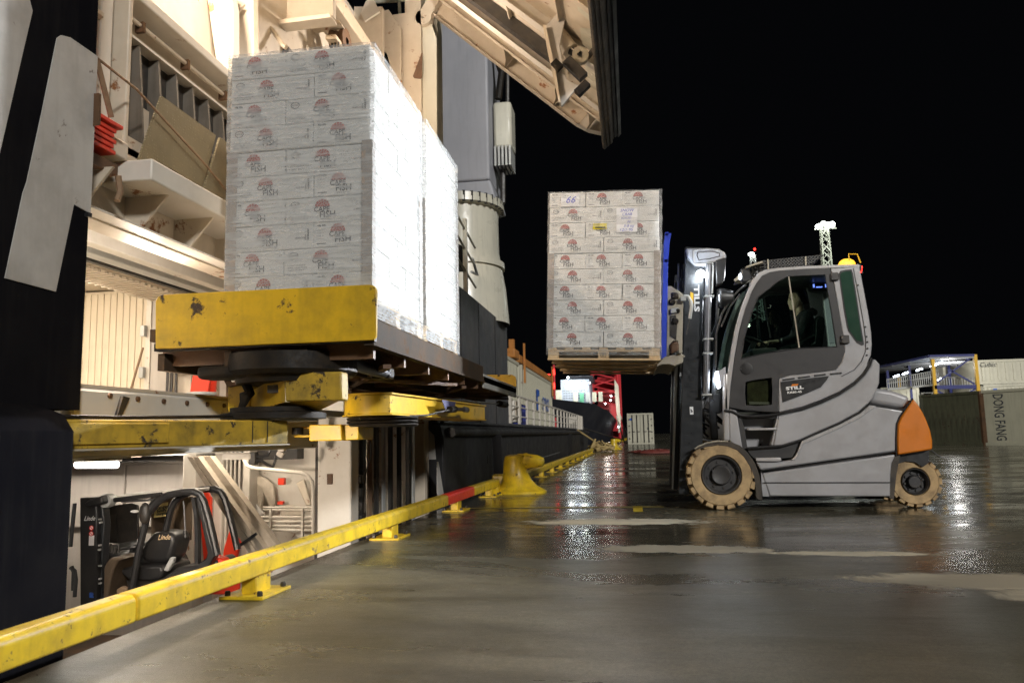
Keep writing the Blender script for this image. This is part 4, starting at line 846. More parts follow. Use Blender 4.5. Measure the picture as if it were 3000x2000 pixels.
ob = thing('lashing_beam', 'rusty orange beam with uprights lying on the ship containers', 'beam', (-4.6, 30, 3.9))
MB().box(-4.9, -4.5, 31.6, 44.6, 3.92, 4.25).build('beam', 'oranger', ob, bevel=.02)
MB().box(-4.8, -4.4, 29.6, 30.8, 3.92, 4.3).build('bracket', 'oranger', ob, bevel=.05); MB().box(-4.7, -4.5, 30.0, 30.3, 4.2, 4.7).build('bracket', 'oranger', ob)
for y in (32.4, 44.2): MB().box(-4.46, -4.38, y, y + .12, 3.1, 4.8).build('upright', 'oranger', ob)
# deck railing
rl = thing('deck_railing', 'white railing along the low deck in front of the ship containers', 'railing', (-3.02, 19, 1.2))
for z, r in ((1.95, .035), (1.66, .02), (1.40, .02)): MB().tube([(-3.02, 19.2, z), (-3.02, 43.0, z)], r, 8).build('rail_tube', 'white', rl)
post = MB().box(-.03, .03, -.04, .04, 0, .76).mesh('post', 'white')
for i in range(16):
    o = link(post, 'post', rl, local=True, loc=(0, .3 + i * 1.58, 0)); o.scale = (1, 2.2 if i in (0, 1) else 1, 1)
bk = thing('bulwark_end', 'solid white bulwark plate at the far end of the railing', 'bulwark', (-3.0, 43, 1.2))
MB().box(-3.06, -3.0, 43.1, 48.5, 1.15, 1.98).build('plate', 'white', bk)
for y in (44.0, 45.2, 46.5): MB().prism([(y, 1.15), (y + .08, 1.15), (y + .5, 1.95), (y + .42, 1.95)], 'X', -2.995, -2.95).build('stay', 'white', bk)
MB().box(-3.9, -3.04, 48.5, 48.56, -2, 1.98).build('plate', 'white', bk)
lk = thing('deck_locker', 'white locker behind the first railing posts', 'locker', (-3.5, 20.4, 1.2))
MB().box(-3.6, -3.1, 20.5, 21.9, 1.25, 1.85).build('locker_body', 'white', lk, bevel=.03); MB().box(-3.12, -3.09, 20.7, 21.7, 1.4, 1.8).build('door', 'cream', lk)
bb = thing('blue_crate', 'blue box on deck behind the white railing', 'crate', (-3.6, 22.2, 1.2))
MB().box(-3.8, -3.2, 22.3, 23.6, 1.2, 1.82).build('crate_body', 'bluebox', bb, bevel=.03); MB().box(-3.2, -3.17, 22.4, 23.5, 1.5, 1.56).build('batten', 'bluebox', bb)
sp(MB().box(-7.2, -3.05, 18.9, 49, 1.1, 1.2), 'main_deck', 'hullgrey')
sp(MB().box(-7.2, -7.0, 11, 49, 1.2, 2.2), 'far_bulwark', 'white')

# ================================================================ the side-loading lift
lift = thing('loading_lift', 'yellow and dark steel loading platform held out from the side port', 'lift platform', (-2.4, 5.0, .85))
def lp(mb, nm, mat, parent=lift, **k): return mb.build(nm, mat, parent, **k)
a_ = [(-3.238,1.878),(-3.224,1.911),(-3.188,1.924),(-1.690,1.917),(-1.657,1.908),(-1.638,1.875),(-1.643,1.569),(-1.661,1.543),(-2.299,1.543),(-3.123,1.543),(-3.226,1.547)]
lp(MB().prism(a_, 'Y', 4.83, 4.865), 'end_plate', 'yellow', bevel=.006)
lp(MB().prism([(-3.246,1.583),(-1.659,1.573),(-1.659,1.538),(-2.308,1.532),(-3.213,1.529),(-3.244,1.530)], 'Y', 4.845, 4.90), 'end_plate_edge', 'grease')
lp(MB().box(-3.30, -1.70, 4.87, 8.80, 1.60, 1.69), 'platform_deck', 'steel', bevel=.006)
lp(MB().box(-1.715, -1.69, 4.87, 8.82, 1.52, 1.71), 'side_beam', 'steel', bevel=.008)
lp(MB().box(-1.74, -1.67, 4.87, 8.82, 1.515, 1.535), 'side_flange', 'steel')
lp(MB().box(-3.30, -1.69, 8.84, 11.4, 1.52, 1.60), 'platform_deck', 'steel', bevel=.006)
lp(MB().box(-1.715, -1.69, 8.84, 11.42, 1.46, 1.625), 'side_beam', 'galv', bevel=.008, label='scuffed bare metal side beam at the far end')
far = [(-2.375,1.822),(-1.746,1.806),(-1.695,1.773),(-1.681,1.706),(-1.690,1.522),(-2.377,1.667)]
lp(MB().prism(far, 'Y', 11.40, 11.43), 'end_plate', 'yellow', bevel=.006)
for i in range(9):
    y = 5.0 + i * .72; lp(MB().box(-3.28, -1.72, y, y + .05, 1.44, 1.60 if y < 8.8 else 1.52), 'cross_member', 'rusty')
for x in (-3.25, -2.75, -2.2): lp(MB().box(x, x + .05, 4.9, 11.35, 1.40, 1.60 if 0 else 1.52), 'longitudinal_member', 'steel')
for (p0, p1) in (((-3.1, 5.2), (-1.75, 7.6)), ((-1.75, 5.4), (-3.1, 8.0)), ((-3.1, 8.2), (-1.75, 10.9)), ((-1.75, 8.0), (-3.0, 10.8))):
    lp(MB().bar((p0[0], p0[1], 1.42), (p1[0], p1[1], 1.42), .06, .03), 'brace', 'rusty')
lp(MB().tube([(-2.05, 5.35, 1.46), (-1.95, 5.6, 1.42), (-1.88, 5.8, 1.40)], [.05, .045, .04], 12), 'hydraulic_fitting', 'chrome'); lp(MB().box(-2.0, -1.85, 5.75, 5.9, 1.36, 1.46), 'fitting_bracket', 'grease', bevel=.02)
# slewing ring below the near end, and the bracket that carries it
tx_, ty_ = -2.42, 5.25
lp(MB().lathe([(.001, 1.50), (.46, 1.50), (.47, 1.38), (.44, 1.35), (.40, 1.35), (.38, 1.30), (.001, 1.30)], (tx_, ty_, 0), 'Z', 40), 'slewing_ring', 'grease')
lp(MB().box(-2.95, -2.2, 4.88, 5.1, 1.33, 1.42), 'ring_housing', 'grease', bevel=.03)
bk_ = [(-2.324,1.360),(-1.915,1.351),(-1.911,1.158),(-2.314,1.160)]
lp(MB().prism(bk_, 'Y', 4.92, 5.05), 'carrier_block', 'yellow2', bevel=.012)
lp(MB().add([(bk_[0][0] - .002, 4.93, bk_[0][1]), (bk_[3][0] - .002, 4.93, bk_[3][1]), (-2.85, 5.35, 1.10), (-2.85, 5.35, 1.235)], [(0, 1, 2, 3)]).add([(bk_[3][0], 4.93, bk_[3][1] - .002), (bk_[2][0] - .02, 4.93, bk_[2][1] - .002), (-2.3, 5.3, 1.075), (-2.95, 5.5, 1.055), (-2.9, 5.35, 1.06)], [(0, 1, 2, 3, 4)]), 'carrier_web', 'yellow')
ks = [(-2.478,1.281),(-2.385,1.227)]; lp(MB().box(ks[0][0], ks[1][0], 4.99, 5.04, ks[1][1], ks[0][1]), 'key_slot', 'dark')
hs = [(-2.920,1.324),(-2.748,1.338),(-2.730,1.115),(-2.915,1.107)]
lp(MB().prism(hs, 'Y', 5.25, 5.65), 'roller_housing', 'yellow', bevel=.015)
lp(MB().prism([(-2.904,1.320),(-2.829,1.330),(-2.709,1.334),(-2.709,1.314),(-2.892,1.295)], 'Y', 5.2, 5.6), 'housing_lip', 'rusty')
lp(MB().tube([(p[0], 5.1, p[1]) for p in [(-2.691,1.299),(-2.663,1.240),(-2.699,1.217),(-2.708,1.169),(-2.743,1.110),(-2.774,1.079)]], [.035, .04, .045, .03, .016, .014], 8), 'wire_clamp', 'grease')
lp(MB().bar(*[(p[0], 5.3, p[1]) for p in [(-3.016,1.464),(-2.920,1.303)]], .02, .04), 'stay_rod', 'rusty')
lp(MB().bar(*[(p[0], 5.6, p[1]) for p in [(-3.111,1.453),(-3.109,1.239)]], .02, .02), 'stay_rod', 'strap')
# lower beam reaching into the ship, with the disc bearing it
d_ = Vector((.56, 1.25, 0)).normalized(); nb = Vector((d_.y, -d_.x, 0))
def beamrun(s0, s1, o0, o1, z0, z1):
    b0 = Vector((-2.325, 5.0, 0)); vs = [b0 + d_ * s - nb * o for s in (s0, s1) for o in (o0, o1)]
    return MB().add([(v.x, v.y, z) for z in (z0, z1) for v in vs], [(0, 1, 3, 2), (4, 6, 7, 5), (0, 2, 6, 4), (1, 5, 7, 3), (0, 4, 5, 1), (2, 3, 7, 6)])
lp(beamrun(-1.75, 0, 0, .3, .875, 1.035), 'carrier_beam', 'yellow2', bevel=.012)
lp(beamrun(-1.75, -.9, -.02, 0, .90, 1.015), 'beam_doubler', 'yellow2', bevel=.006)
lp(beamrun(-1.75, .004, -.012, .31, .868, .878), 'beam_edge', 'caststeel')
for s in (-.30, -.18): lp(beamrun(s, s + .006, -.004, 0, .89, 1.03), 'weld_line', 'dark')
lp(MB().lathe([(.001, 1.05), (.36, 1.05), (.36, 1.09), (.30, 1.10), (.30, 1.13), (.001, 1.13)], (-2.50, 5.15, 0), 'Z', 32), 'bearing_disc', 'grease')
lp(MB().lathe([(.001, 1.034), (.30, 1.034), (.30, 1.05), (.001, 1.05)], (-2.50, 5.15, 0), 'Z', 28), 'bearing_disc', 'caststeel')
# second swing arm, strongly lit, running along the quay under the platform
arm = []
for k in range(13): a = PI / 2 + .35 + (PI + .1) * k / 12; arm.append((-2.18 + .37 * math.cos(a), 6.75 + .5 * math.sin(a)))
arm += [(-1.83, 9.6), (-1.88, 9.75), (-2.2, 9.8)]
lp(MB().prism(arm, 'Z', 1.105, 1.27), 'swing_arm', 'yellow', bevel=.008)
arm2 = [(x + (.02 if x > -2.2 else -.02), y) for x, y in arm]
lp(MB().prism(arm2, 'Z', 1.27, 1.285), 'arm_cover', 'yellow'); lp(MB().prism(arm2, 'Z', 1.095, 1.105), 'arm_flange', 'yellow')
M['bluepatch'] = paint('bare_dark_blue_patch', (.05, .05, .12), .6, dirt=.5, dscale=9, bmp=.3)
pt = [(-1.829, 7.35, 1.262), (-1.829, 7.95, 1.262), (-1.829, 7.9, 1.21), (-1.829, 7.8, 1.18), (-1.829, 7.62, 1.19), (-1.829, 7.5, 1.175), (-1.829, 7.42, 1.22)]
lp(MB().prism([(y, z) for _, y, z in pt], 'X', -1.832, -1.826), 'worn_patch', 'bluepatch')
for k in range(3): lp(MB().lathe([(.001, -.012), (.31, -.012), (.325, 0), (.31, .012), (.001, .012)], (-2.22, 6.72, 1.075 - .03 * k), 'Z', 32), 'cable_ring', 'grease')
blk = [(-2.807,1.034),(-2.508,1.027),(-2.501,0.887),(-2.806,0.888)]
lp(MB().prism(blk, 'Y', 6.45, 6.9), 'arm_foot', 'yellow', bevel=.01)
blk2 = [(-2.521,1.022),(-2.370,1.018),(-2.370,0.893),(-2.520,0.890)]
lp(MB().prism(blk2, 'Y', 6.5, 6.9), 'arm_foot', 'yellow', bevel=.008)
for (p0, p1) in (([(-2.966,1.017),(-2.825,0.996)]), ([(-2.965,0.944),(-2.824,0.923)])):
    lp(MB().box(p0[0], p1[0], 6.5, 6.65, p1[1], p0[1]), 'clevis', 'yellow', bevel=.006)
c_ = (-2.911,0.979); lp(MB().lathe([(.001, -.03), (.05, -.03), (.05, .03), (.001, .03)], (c_[0], 6.45, c_[1]), 'Z', 14), 'clevis_pin', 'grease')
c_ = [(-2.818,1.132),(-2.858,1.079),(-2.786,1.065)]; lp(MB().prism(c_, 'Y', 6.4, 6.46), 'rope_guide', 'rusty')
# ropes
lp(MB().tube([(-2.98, 3.6, 1.05), (-2.84, 4.0, 1.048), (-2.62, 4.78, 1.065)], .011, 8), 'wire_rope', 'grease')
lp(MB().tube([(-2.15, 6.45, 1.285), (-1.90, 8.2, 1.30), (-1.80, 9.6, 1.315), (-1.76, 10.4, 1.33)], .010, 8), 'wire_rope', 'rope')
lp(MB().tube([(-2.30, 6.33, 1.07), (-1.86, 6.9, 1.10), (-1.80, 7.6, 1.17)], .010, 8), 'wire_rope', 'rope')
lp(MB().tube([(-1.80, 7.55, 1.17), (-1.79, 7.75, 1.18)], .035, 10), 'rope_clamp', 'grease'); lp(MB().tube([(-1.79, 7.75, 1.18), (-1.78, 8.15, 1.19)], .02, 10), 'turnbuckle', 'dark'); lp(MB().tube([(-1.78, 8.15, 1.19), (-1.78, 8.3, 1.188)], .03, 10), 'rope_clamp', 'chrome')
lp(MB().tube([(-1.76, 10.3, 1.33), (-1.76, 10.85, 1.335)], .045, 10), 'rope_clamp', 'grease')
# ================================================================ loads of cartons
CL, CW, CH = .638, .4253, .1835
def sheet_print(kind):
    """flat printing of one carton side, origin at the lower left corner of the side, written along +x"""
    mb = MB(); Wd = CL if kind == 'long' else CW
    cx = Wd * (.45 if kind == 'long' else .46)
    def T(s, size, x, z, **k): text_into(mb, s, size, (x, -.0012, z), k.pop('xd', (1, 0, 0)), k.pop('yd', (0, 0, 1)), **k)
    # net dome in red: wedge cells with thin gaps
    mb.mat(1); R = .056
    for r in range(3):
        r0, r1 = R * (r / 3) + .0012, R * ((r + 1) / 3) - .0012; n = 3 + 2 * r
        for k in range(n):
            a0, a1 = PI * k / n + .03, PI * (k + 1) / n - .03
            q = [(r0, a0), (r1, a0), (r1, (a0 + a1) / 2), (r1, a1), (r0, a1)]
            mb.add([(cx - .01 + ra * math.cos(a), -.0012, .112 + ra * math.sin(a)) for ra, a in q], [(0, 1, 2, 3, 4)])
    mb.mat(0)
    T('CAPE', .050, cx - .015, .092, align='CENTER', bold=.0007); T('FISH', .064, cx + .028, .052, align='CENTER', bold=.0007)
    T('TASTE OF NORTH CAPE', .0095, cx + .028, .021, align='CENTER')
    if kind == 'long':
        n = 20; vs = []
        for k in range(n):
            a = 2 * PI * k / n
            for f in (1, .86): vs.append((.075 + .034 * f * math.cos(a), -.0012, .135 + .024 * f * math.sin(a)))
        mb.add(vs, [(2 * k, 2 * k + 1, (2 * k + 3) % (2 * n), (2 * k + 2) % (2 * n)) for k in range(n)])
        T('NORGE', .014, .075, .135, align='CENTER')
        for i, s in enumerate(('Produced and packed by:', 'seafood exporter, Norway', 'Caught in FAO area 27')): T(s, .0135, .03, .066 - .017 * i, align='LEFT')
        T('SEAFOOD', .018, .505, .078, align='LEFT'); T('FROM', .016, .583, .06, xd=(0, 0, 1), yd=(-1, 0, 0), align='LEFT'); T('NORWAY', .018, .602, .06, xd=(0, 0, 1), yd=(-1, 0, 0), align='LEFT', bold=.0006)
    else:
        T('400g  500g', .014, .065, .158, align='CENTER', bold=.0006)
        mb.add([(.03, -.0012, .026), (.10, -.0012, .026), (.10, -.0012, .031), (.03, -.0012, .031)], [(0, 1, 2, 3)])
        for i in range(4): T('net weight / size', .008, .03, .125 - .02 * i, align='LEFT')
    return mb.mesh('print', ['ink', 'inkred'], smooth=False)
pm_long, pm_short = sheet_print('long'), sheet_print('short')
def carton_mesh(sx, sy):
    g = .0022; return MB().box(g, sx - g, g, sy - g, .001, CH - g).mesh('carton', 'carton')
cm_long, cm_short = carton_mesh(CL, CW), carton_mesh(CW, CL)
def load(label, frame, loc, rot, label_first='X', notes=False, seen=True, seed=1, hem=-.09, film='wrap'):
    """frame 'narrow': 1.06 wide x 1.28 deep; 'wide': 1.28 wide x 1.06 deep; ten layers of five cartons"""
    rd = random.Random(seed)
    t = thing('carton_load', label, 'pallet load', loc, 'film-wrapped loads of white cartons'); t.rotation_euler = rot
    W, D = (CL + CW, 2 * CL) if frame == 'narrow' else (2 * CL, CL + CW)
    for r in range(10):
        odd = (r % 2 == 1)                                      # r = 9 is the top layer
        items = []
        if frame == 'narrow':
            if odd: items += [('s', 0, k * CL) for k in range(2)] + [('l', CW, k * CW) for k in range(3)]
            else: items += [('l', 0, k * CW) for k in range(3)] + [('s', CL, k * CL) for k in range(2)]
        else:
            if odd: items += [('s', k * CW, 0) for k in range(3)] + [('l', k * CL, CL) for k in range(2)]
            else: items += [('l', k * CL, 0) for k in range(2)] + [('s', k * CW, CW) for k in range(3)]
        bulge = .012 if r >= 6 else 0
        for kind, x, y in items:
            jx, jy = rd.uniform(-.004, .004), rd.uniform(-.006, .002)
            o = link(cm_long if kind == 'l' else cm_short, 'carton', t, local=True, loc=(-W / 2 + x + jx, -D / 2 + y + jy - bulge * (y == 0), r * CH))
            b = o.modifiers.new('bevel', 'BEVEL'); b.width = .006; b.segments = 2
            o.rotation_euler = (0, 0, rd.uniform(-.004, .004))
            if y == 0 and seen: link(pm_long if kind == 'l' else pm_short, 'print', o, local=True)
                # corner boards up to the sixth layer
    for sx_, sy_ in ((-1, -1), (1, -1), (1, 1), (-1, 1)):
        x, y = sx_ * (W / 2 + .009), sy_ * (D / 2 + .009); h = CH * 6.1; w_ = .072
        mb = MB().box(min(x, x - sx_ * w_), max(x, x - sx_ * w_), min(y, y + sy_ * .004), max(y, y + sy_ * .004), 0, h)
        mb.box(min(x, x + sx_ * .004), max(x, x + sx_ * .004), min(y, y - sy_ * w_), max(y, y - sy_ * w_), 0, h)
        mb.build('corner_board', 'cornerboard', t, local=True)
    # stretch film: rippled skin on four sides and the edge of the top
    mb = MB(); nz = 54; per = []
    e = .017
    cs = [(-W / 2 - e, -D / 2 - e), (W / 2 + e, -D / 2 - e), (W / 2 + e, D / 2 + e), (-W / 2 - e, D / 2 + e)]
    for i in range(4):
        (x0, y0), (x1, y1) = cs[i], cs[(i + 1) % 4]; n = 16
        for k in range(n): per.append((x0 + (x1 - x0) * k / n, y0 + (y1 - y0) * k / n, k / n, (y1 - y0) / math.hypot(x1 - x0, y1 - y0), -(x1 - x0) / math.hypot(x1 - x0, y1 - y0)))
    vs = []
    for j in range(nz + 1):
        z = hem + (10 * CH + .005 - hem) * j / nz
        ph = math.sin(z / CH * 2 * PI + 1.2)
        for (x, y, f, nx, ny) in per:
            d = .0028 * ph + .0035 * math.sin(11 * f + 3.1 * j * .2 + seed) * math.sin(7 * f + j * .55) + (.012 if z > 6.2 * CH else 0) * 1.0 - (.004 if 0 < f < .06 else 0)
            vs.append((x + nx * d, y + ny * d, z))
    n = len(per)
    fs = [(j * n + k, j * n + (k + 1) % n, (j + 1) * n + (k + 1) % n, (j + 1) * n + k) for j in range(nz) for k in range(n)]
    mb.add(vs, fs); mb.build('stretch_film', film, t, local=True)
    return t, W, D
def pallet(label, loc, rot, W, D, seed=2):
    rd = random.Random(seed); t = thing('wooden_pallet', label, 'pallet', loc, 'timber pallets under the loads'); t.rotation_euler = rot
    def b(x0, x1, y0, y1, z0, z1, nm): MB().box(x0, x1, y0, y1, z0, z1).build(nm, 'wood', t, local=True, bevel=.004)
    n = 7; w_ = .1
    for i in range(n):                                          # top boards run along Y, stringer boards along X
        x = -W / 2 + (W - w_) * i / (n - 1); b(x, x + w_, -D / 2, D / 2, .122, .144, 'top_board')
    for y in (-D / 2, -.05, D / 2 - .1): b(-W / 2, W / 2, y, y + .1, .10, .121, 'stringer_board')
    for y in (-D / 2 + .002, -.05, D / 2 - .1):
        for x in (-W / 2, -.0625, W / 2 - .125): b(x + .002, x + .122, y, y + .096, .0225, .0995, 'block')
        b(-W / 2 - .004, W / 2 + .004, y - .003, y + .1, 0, .022, 'bottom_board')
    return t
TL = math.radians(2.3)
zL = 1.722
for k, (lb, yy) in enumerate((('tall film-wrapped load of white cartons nearest the camera on the yellow platform', 5.64), ('second load of white cartons behind the nearest one on the yellow platform', 7.01))):
    load(lb, 'narrow', (-2.268 + .01 * k, yy, zL + .146), (0, 0, 0), seed=3 + k, hem=-.142, film='wrapmilky')
    pallet(('timber pallet under the nearest load, behind the yellow end plate', 'timber pallet under the second load on the platform')[k], (-2.268, yy, zL), (0, 0, 0), CL + CW, 2 * CL, seed=5 + k)
(fx0, fz0), (fx1, fz1) = [(-0.916,1.930),(0.361,1.879)]
fxc, fz = (fx0 + fx1) / 2 - .005, (fz0 + fz1) / 2 - .03
for k, (lb, yy) in enumerate((('carton load on the forks with the handwritten notes and yellow sticker', 8.8 + .532), ('carton load on the far side of the forks, hidden but for its pallet', 8.8 + .532 + 1.085))):
    F_ = load(lb, 'wide', (fxc, yy, fz), (0, TL, 0), seed=8 + k, seen=(k == 0))[0]
    P_ = pallet(('timber pallet under the carton load on the forks, near side', 'timber pallet under the far carton load on the forks')[k], (fxc - .146 * math.sin(TL), yy, fz - .146), (0, TL, 0), 2 * CL, CL + CW, seed=9 + k)
    if k == 0:
        Dh = -(CL + CW) / 2 - .026
        def sheet(nm, x0, x1, z0, z1, mat, y=0): return MB().box(x0, x1, Dh - .003 - y, Dh - .001 - y, z0, z1).build(nm, mat, F_, local=True)
        p1 = sheet('paper_note', -.505, -.285, 9.05 * CH, 9.9 * CH, 'paper')
        text_into(MB().mat(0), '66', .11, (0, 0, 0), (1, 0, 0), (0, 0, 1))
        mb = MB(); text_into(mb, '66', .115, (-.395, Dh - .005, 9.47 * CH), (1, 0, 0), (0, 0, 1), shear=.35); mb.build('handwriting', 'pen', p1, local=True)
        p2 = sheet('paper_note', .145, .385, 7.3 * CH, 8.88 * CH, 'paper')
        mb = MB()
        for i, s in enumerate(('SNOW', 'CRAB', 'BOILED', 'M', '5-8 oz', '12/1-95')): text_into(mb, s, (.05, .045, .034, .045, .045, .05)[i], (.265 + (.0, .0, -.01, .02, .02, -.01)[i], Dh - .005, 8.88 * CH - .035 - .046 * i), (1, 0, 0), (0, .0, 1), shear=.25)
        mb.build('handwriting', 'pen', p2, local=True)
        p3 = sheet('sticker', -.125, .035, 7.52 * CH, 7.9 * CH, 'label')
        mb = MB()
        for i in range(26):
            x = -.105 + i * .0048; mb.box(x, x + .0024 * (1 + (i * 7 % 3) * .3), Dh - .0045, Dh - .0032, 7.56 * CH, 7.68 * CH)
        text_into(mb, 'SF-100001', .018, (-.08, Dh - .0045, 7.83 * CH), (1, 0, 0), (0, 0, 1)); mb.build('barcode', 'ink', p3, local=True)
        mb = MB(); bx = MB().box(-.035, .035, -(CL + CW) / 2 - .001, -(CL + CW) / 2 + .0005, .034, .09)
        mb = MB()
        for (x0, x1, z0, z1) in ((-.03, .03, .082, .086), (-.03, .03, .036, .040), (-.03, -.026, .036, .086), (.026, .03, .036, .086), (-.012, -.008, .045, .078), (0, .004, .045, .078), (.004, .018, .06, .064)):
            mb.box(x0, x1, -(CL + CW) / 2 - .0025, -(CL + CW) / 2 + .0005, z0, z1)
        mb.build('burnt_stamp', 'ink', P_, local=True)

# ================================================================ the forklift on the quay
YN, YF = 9.2, 10.5                                  # near and far side of the truck
fk = thing('electric_forklift', 'silver and orange forklift with tan tyres lifting cartons towards the ship', 'forklift', (2.0, 9.85, 0))
def fp(mb, nm, mat, parent=fk, **k): return mb.build(nm, mat, parent, **k)
def side(pts, nm, mat, y0=YN, y1=None, parent=fk, **k): return fp(MB().prism(pts, 'Y', y0, y1 if y1 is not None else y0 + .05), nm, mat, parent, **k)
def curve(pts, y, r, nm, mat, parent=fk, seg=8, **k): return fp(MB().tube([(p[0], y, p[1]) for p in pts], r, seg), nm, mat, parent, **k)
# chassis and body shells, full width
low = [(1.449,0.409),(1.889,0.467),(2.427,0.538),(2.901,0.599),(2.886,0.568),(2.849,0.500),(2.826,0.371),(2.806,0.135),(1.513,0.150),(1.490,0.250),(1.462,0.348)]
side(low, 'chassis', 'silver', YN, YF, bevel=.018, seg=3)
mid = [(1.432,0.443),(1.891,0.500),(2.429,0.569),(2.906,0.632),(2.919,0.780),(2.936,0.917),(2.967,0.999),(3.022,1.078),(2.813,1.125),(2.657,1.152),(2.544,1.059),(2.323,0.943),(2.047,0.829),(1.906,0.767),(1.881,0.718),(1.855,0.648),(1.816,0.586),(1.773,0.552),(1.664,0.537),(1.388,0.539)]
side(mid, 'body_panel', 'silver', YN - .004, YF + .004, bevel=.02, seg=3)
hl = [(2.654,1.152),(2.732,1.135),(2.537,1.003),(2.317,0.897),(2.042,0.781),(1.911,0.728),(1.878,0.648),(1.843,0.579),(1.811,0.549),(1.771,0.552),(1.814,0.586),(1.853,0.648),(1.879,0.718),(1.904,0.768),(2.045,0.829),(2.320,0.943),(2.541,1.058)]
side(hl, 'body_highlight', 'silver2', YN - .014, YN + .02, bevel=.008)  # lighter strip that paints the highlight along the panel edge
up = [(1.671,1.057),(1.930,1.107),(2.138,1.177),(2.346,1.270),(2.514,1.378),(2.628,1.484),(2.702,1.587),(2.732,1.664),(2.761,1.666),(2.807,1.605),(2.784,1.394),(2.741,1.298),(2.699,1.222),(2.653,1.171),(2.540,1.077),(2.319,0.962),(2.043,0.848),(1.890,0.779),(1.689,0.721),(1.620,0.714),(1.591,0.723)]
side(up, 'body_panel', 'silver', YN - .002, YF + .002, bevel=.018, seg=3)
rec = [(1.297,0.687),(1.674,0.702),(1.892,0.768),(1.836,0.646),(1.791,0.580),(1.666,0.571),(1.382,0.575),(1.341,0.615)]
side(rec, 'step_skirt', 'doorgrey', YN + .03, YF - .03)
sill = [(1.387,0.570),(1.662,0.571),(1.668,0.549),(1.619,0.539),(1.388,0.545)]
side(sill, 'sill_plate', 'silver2', YN - .03, YN + .1, bevel=.008)
for pts, r in (([(1.430,0.439),(1.888,0.484),(2.425,0.552),(2.903,0.629)], .006), ([(1.458,0.304),(2.010,0.298),(2.814,0.290)], .006), ([(2.654,1.157),(2.542,1.065),(2.321,0.951),(2.046,0.837),(1.890,0.771),(1.686,0.713),(1.440,0.701),(1.303,0.695)], .014), ([(1.064,1.132),(1.160,1.118),(1.241,1.071),(1.378,1.056),(1.557,1.060),(1.682,1.079),(1.930,1.126),(2.137,1.197),(2.344,1.287),(2.512,1.394),(2.627,1.503),(2.687,1.594),(2.720,1.677)], .016), ([(2.641,1.157),(2.807,1.125),(3.020,1.086)], .007), ([(2.899,0.588),(2.911,0.780),(2.931,0.938),(2.969,1.013),(3.030,1.091),(3.122,1.210)], .009)):
    curve(pts, YN - .006, r, 'body_gap', 'black')
# front cowl and entrance steps
side([(1.085,1.564),(1.137,1.563),(1.125,1.153),(1.115,0.782),(1.041,0.784)], 'front_pillar', 'silver2', YN, YN + .12, bevel=.02, seg=3)
side([(1.124,1.148),(1.207,1.129),(1.251,0.688),(1.168,0.732),(1.107,0.778)], 'front_cowl', 'silver', YN, YF, bevel=.015)
side([(1.211,1.122),(1.253,1.056),(1.289,0.913),(1.306,0.687),(1.251,0.688)], 'step_side', 'doorgrey', YN + .02, YN + .2)
st_ = [(1.236,1.121),(1.720,1.108),(1.693,0.674),(1.311,0.681)]
side(st_, 'step_well', 'silver', YN + .22, YN + .26)
side([(1.664,1.088),(1.671,1.057),(1.591,0.720),(1.566,0.724),(1.618,0.906)], 'step_side', 'silver', YN + .01, YN + .2, bevel=.01)
side([(1.242,1.064),(1.662,1.057),(1.653,1.029),(1.268,1.027)], 'step_header', 'doorgrey', YN + .03, YN + .2)
for a_, b_ in (([(1.320,0.921),(1.639,0.894)]), ([(1.387,0.584),(1.664,0.548)])):
    fp(MB().box(a_[0], b_[0], YN - .01, YN + .24, b_[1], a_[1]), 'step', 'silver2', bevel=.008)
for p in ((1.508,1.105), (1.483,0.729)): fp(MB().lathe([(.001, 0), (.012, 0), (.012, .012)], (p[0], YN + .205, p[1]), 'Y', 8), 'bolt', 'dark')
# counterweight: silver shoulder and orange tail, rounded in plan
sh_ = [(2.708,1.345),(2.790,1.337),(2.920,1.311),(3.047,1.261),(3.122,1.221),(3.034,1.099),(2.841,1.140),(2.659,1.173)]
side(sh_, 'counterweight_shoulder', 'silver', YN + .03, YF - .03, bevel=.05, seg=4)
orp = [(3.129,1.211),(3.175,1.146),(3.219,1.055),(3.251,0.965),(3.280,0.854),(3.291,0.744),(3.285,0.644),(3.126,0.618),(2.913,0.588),(2.922,0.780),(2.942,0.924),(2.981,1.006),(3.036,1.086)]
ocx = 9.85; mb = MB(); rings = []
for k, (yo, ins) in enumerate(((-.65, .0), (-.63, .0), (-.5, -.05), (-.3, -.10), (0, -.12), (.3, -.10), (.5, -.05), (.63, 0), (.65, 0))):
    ring = []
    xm = min(p[0] for p in orp); xM = max(p[0] for p in orp)
    for x, z in orp:
        f = max(0, (x - xm) / (xM - xm)); ring.append((x - ins * f, ocx + yo, z))
    rings.append(ring)
n = len(orp); vs = [v for r in rings for v in r]
mb.add(vs, [tuple(range(n)), tuple(range(len(vs) - 1, len(vs) - n - 1, -1))] + [(j * n + i, j * n + (i + 1) % n, (j + 1) * n + (i + 1) % n, (j + 1) * n + i) for j in range(8) for i in range(n)])
fp(mb, 'counterweight', 'orange', bevel=.02, seg=3)
b_ = [(2.889,0.574),(2.914,0.593),(3.126,0.622),(3.283,0.646),(3.273,0.500),(3.202,0.447),(3.129,0.502),(3.027,0.517),(2.920,0.478),(2.848,0.384)]
side(b_, 'rear_axle_housing', 'black', YN + .1, YF - .1)
side([(2.837,0.507),(2.888,0.568),(2.955,0.587),(2.899,0.370),(2.852,0.099),(2.804,0.120)], 'rear_arch', 'rubber', YN + .04, YF - .04)
curve([(3.304,0.633),(3.340,0.598),(3.370,0.570),(3.412,0.557)], YN + .1, .008, 'tow_pin_cable', 'black')
side([(3.290,0.647),(3.332,0.649),(3.330,0.598),(3.301,0.589)], 'tow_pin', 'grease', YN + .5, YN + .6)
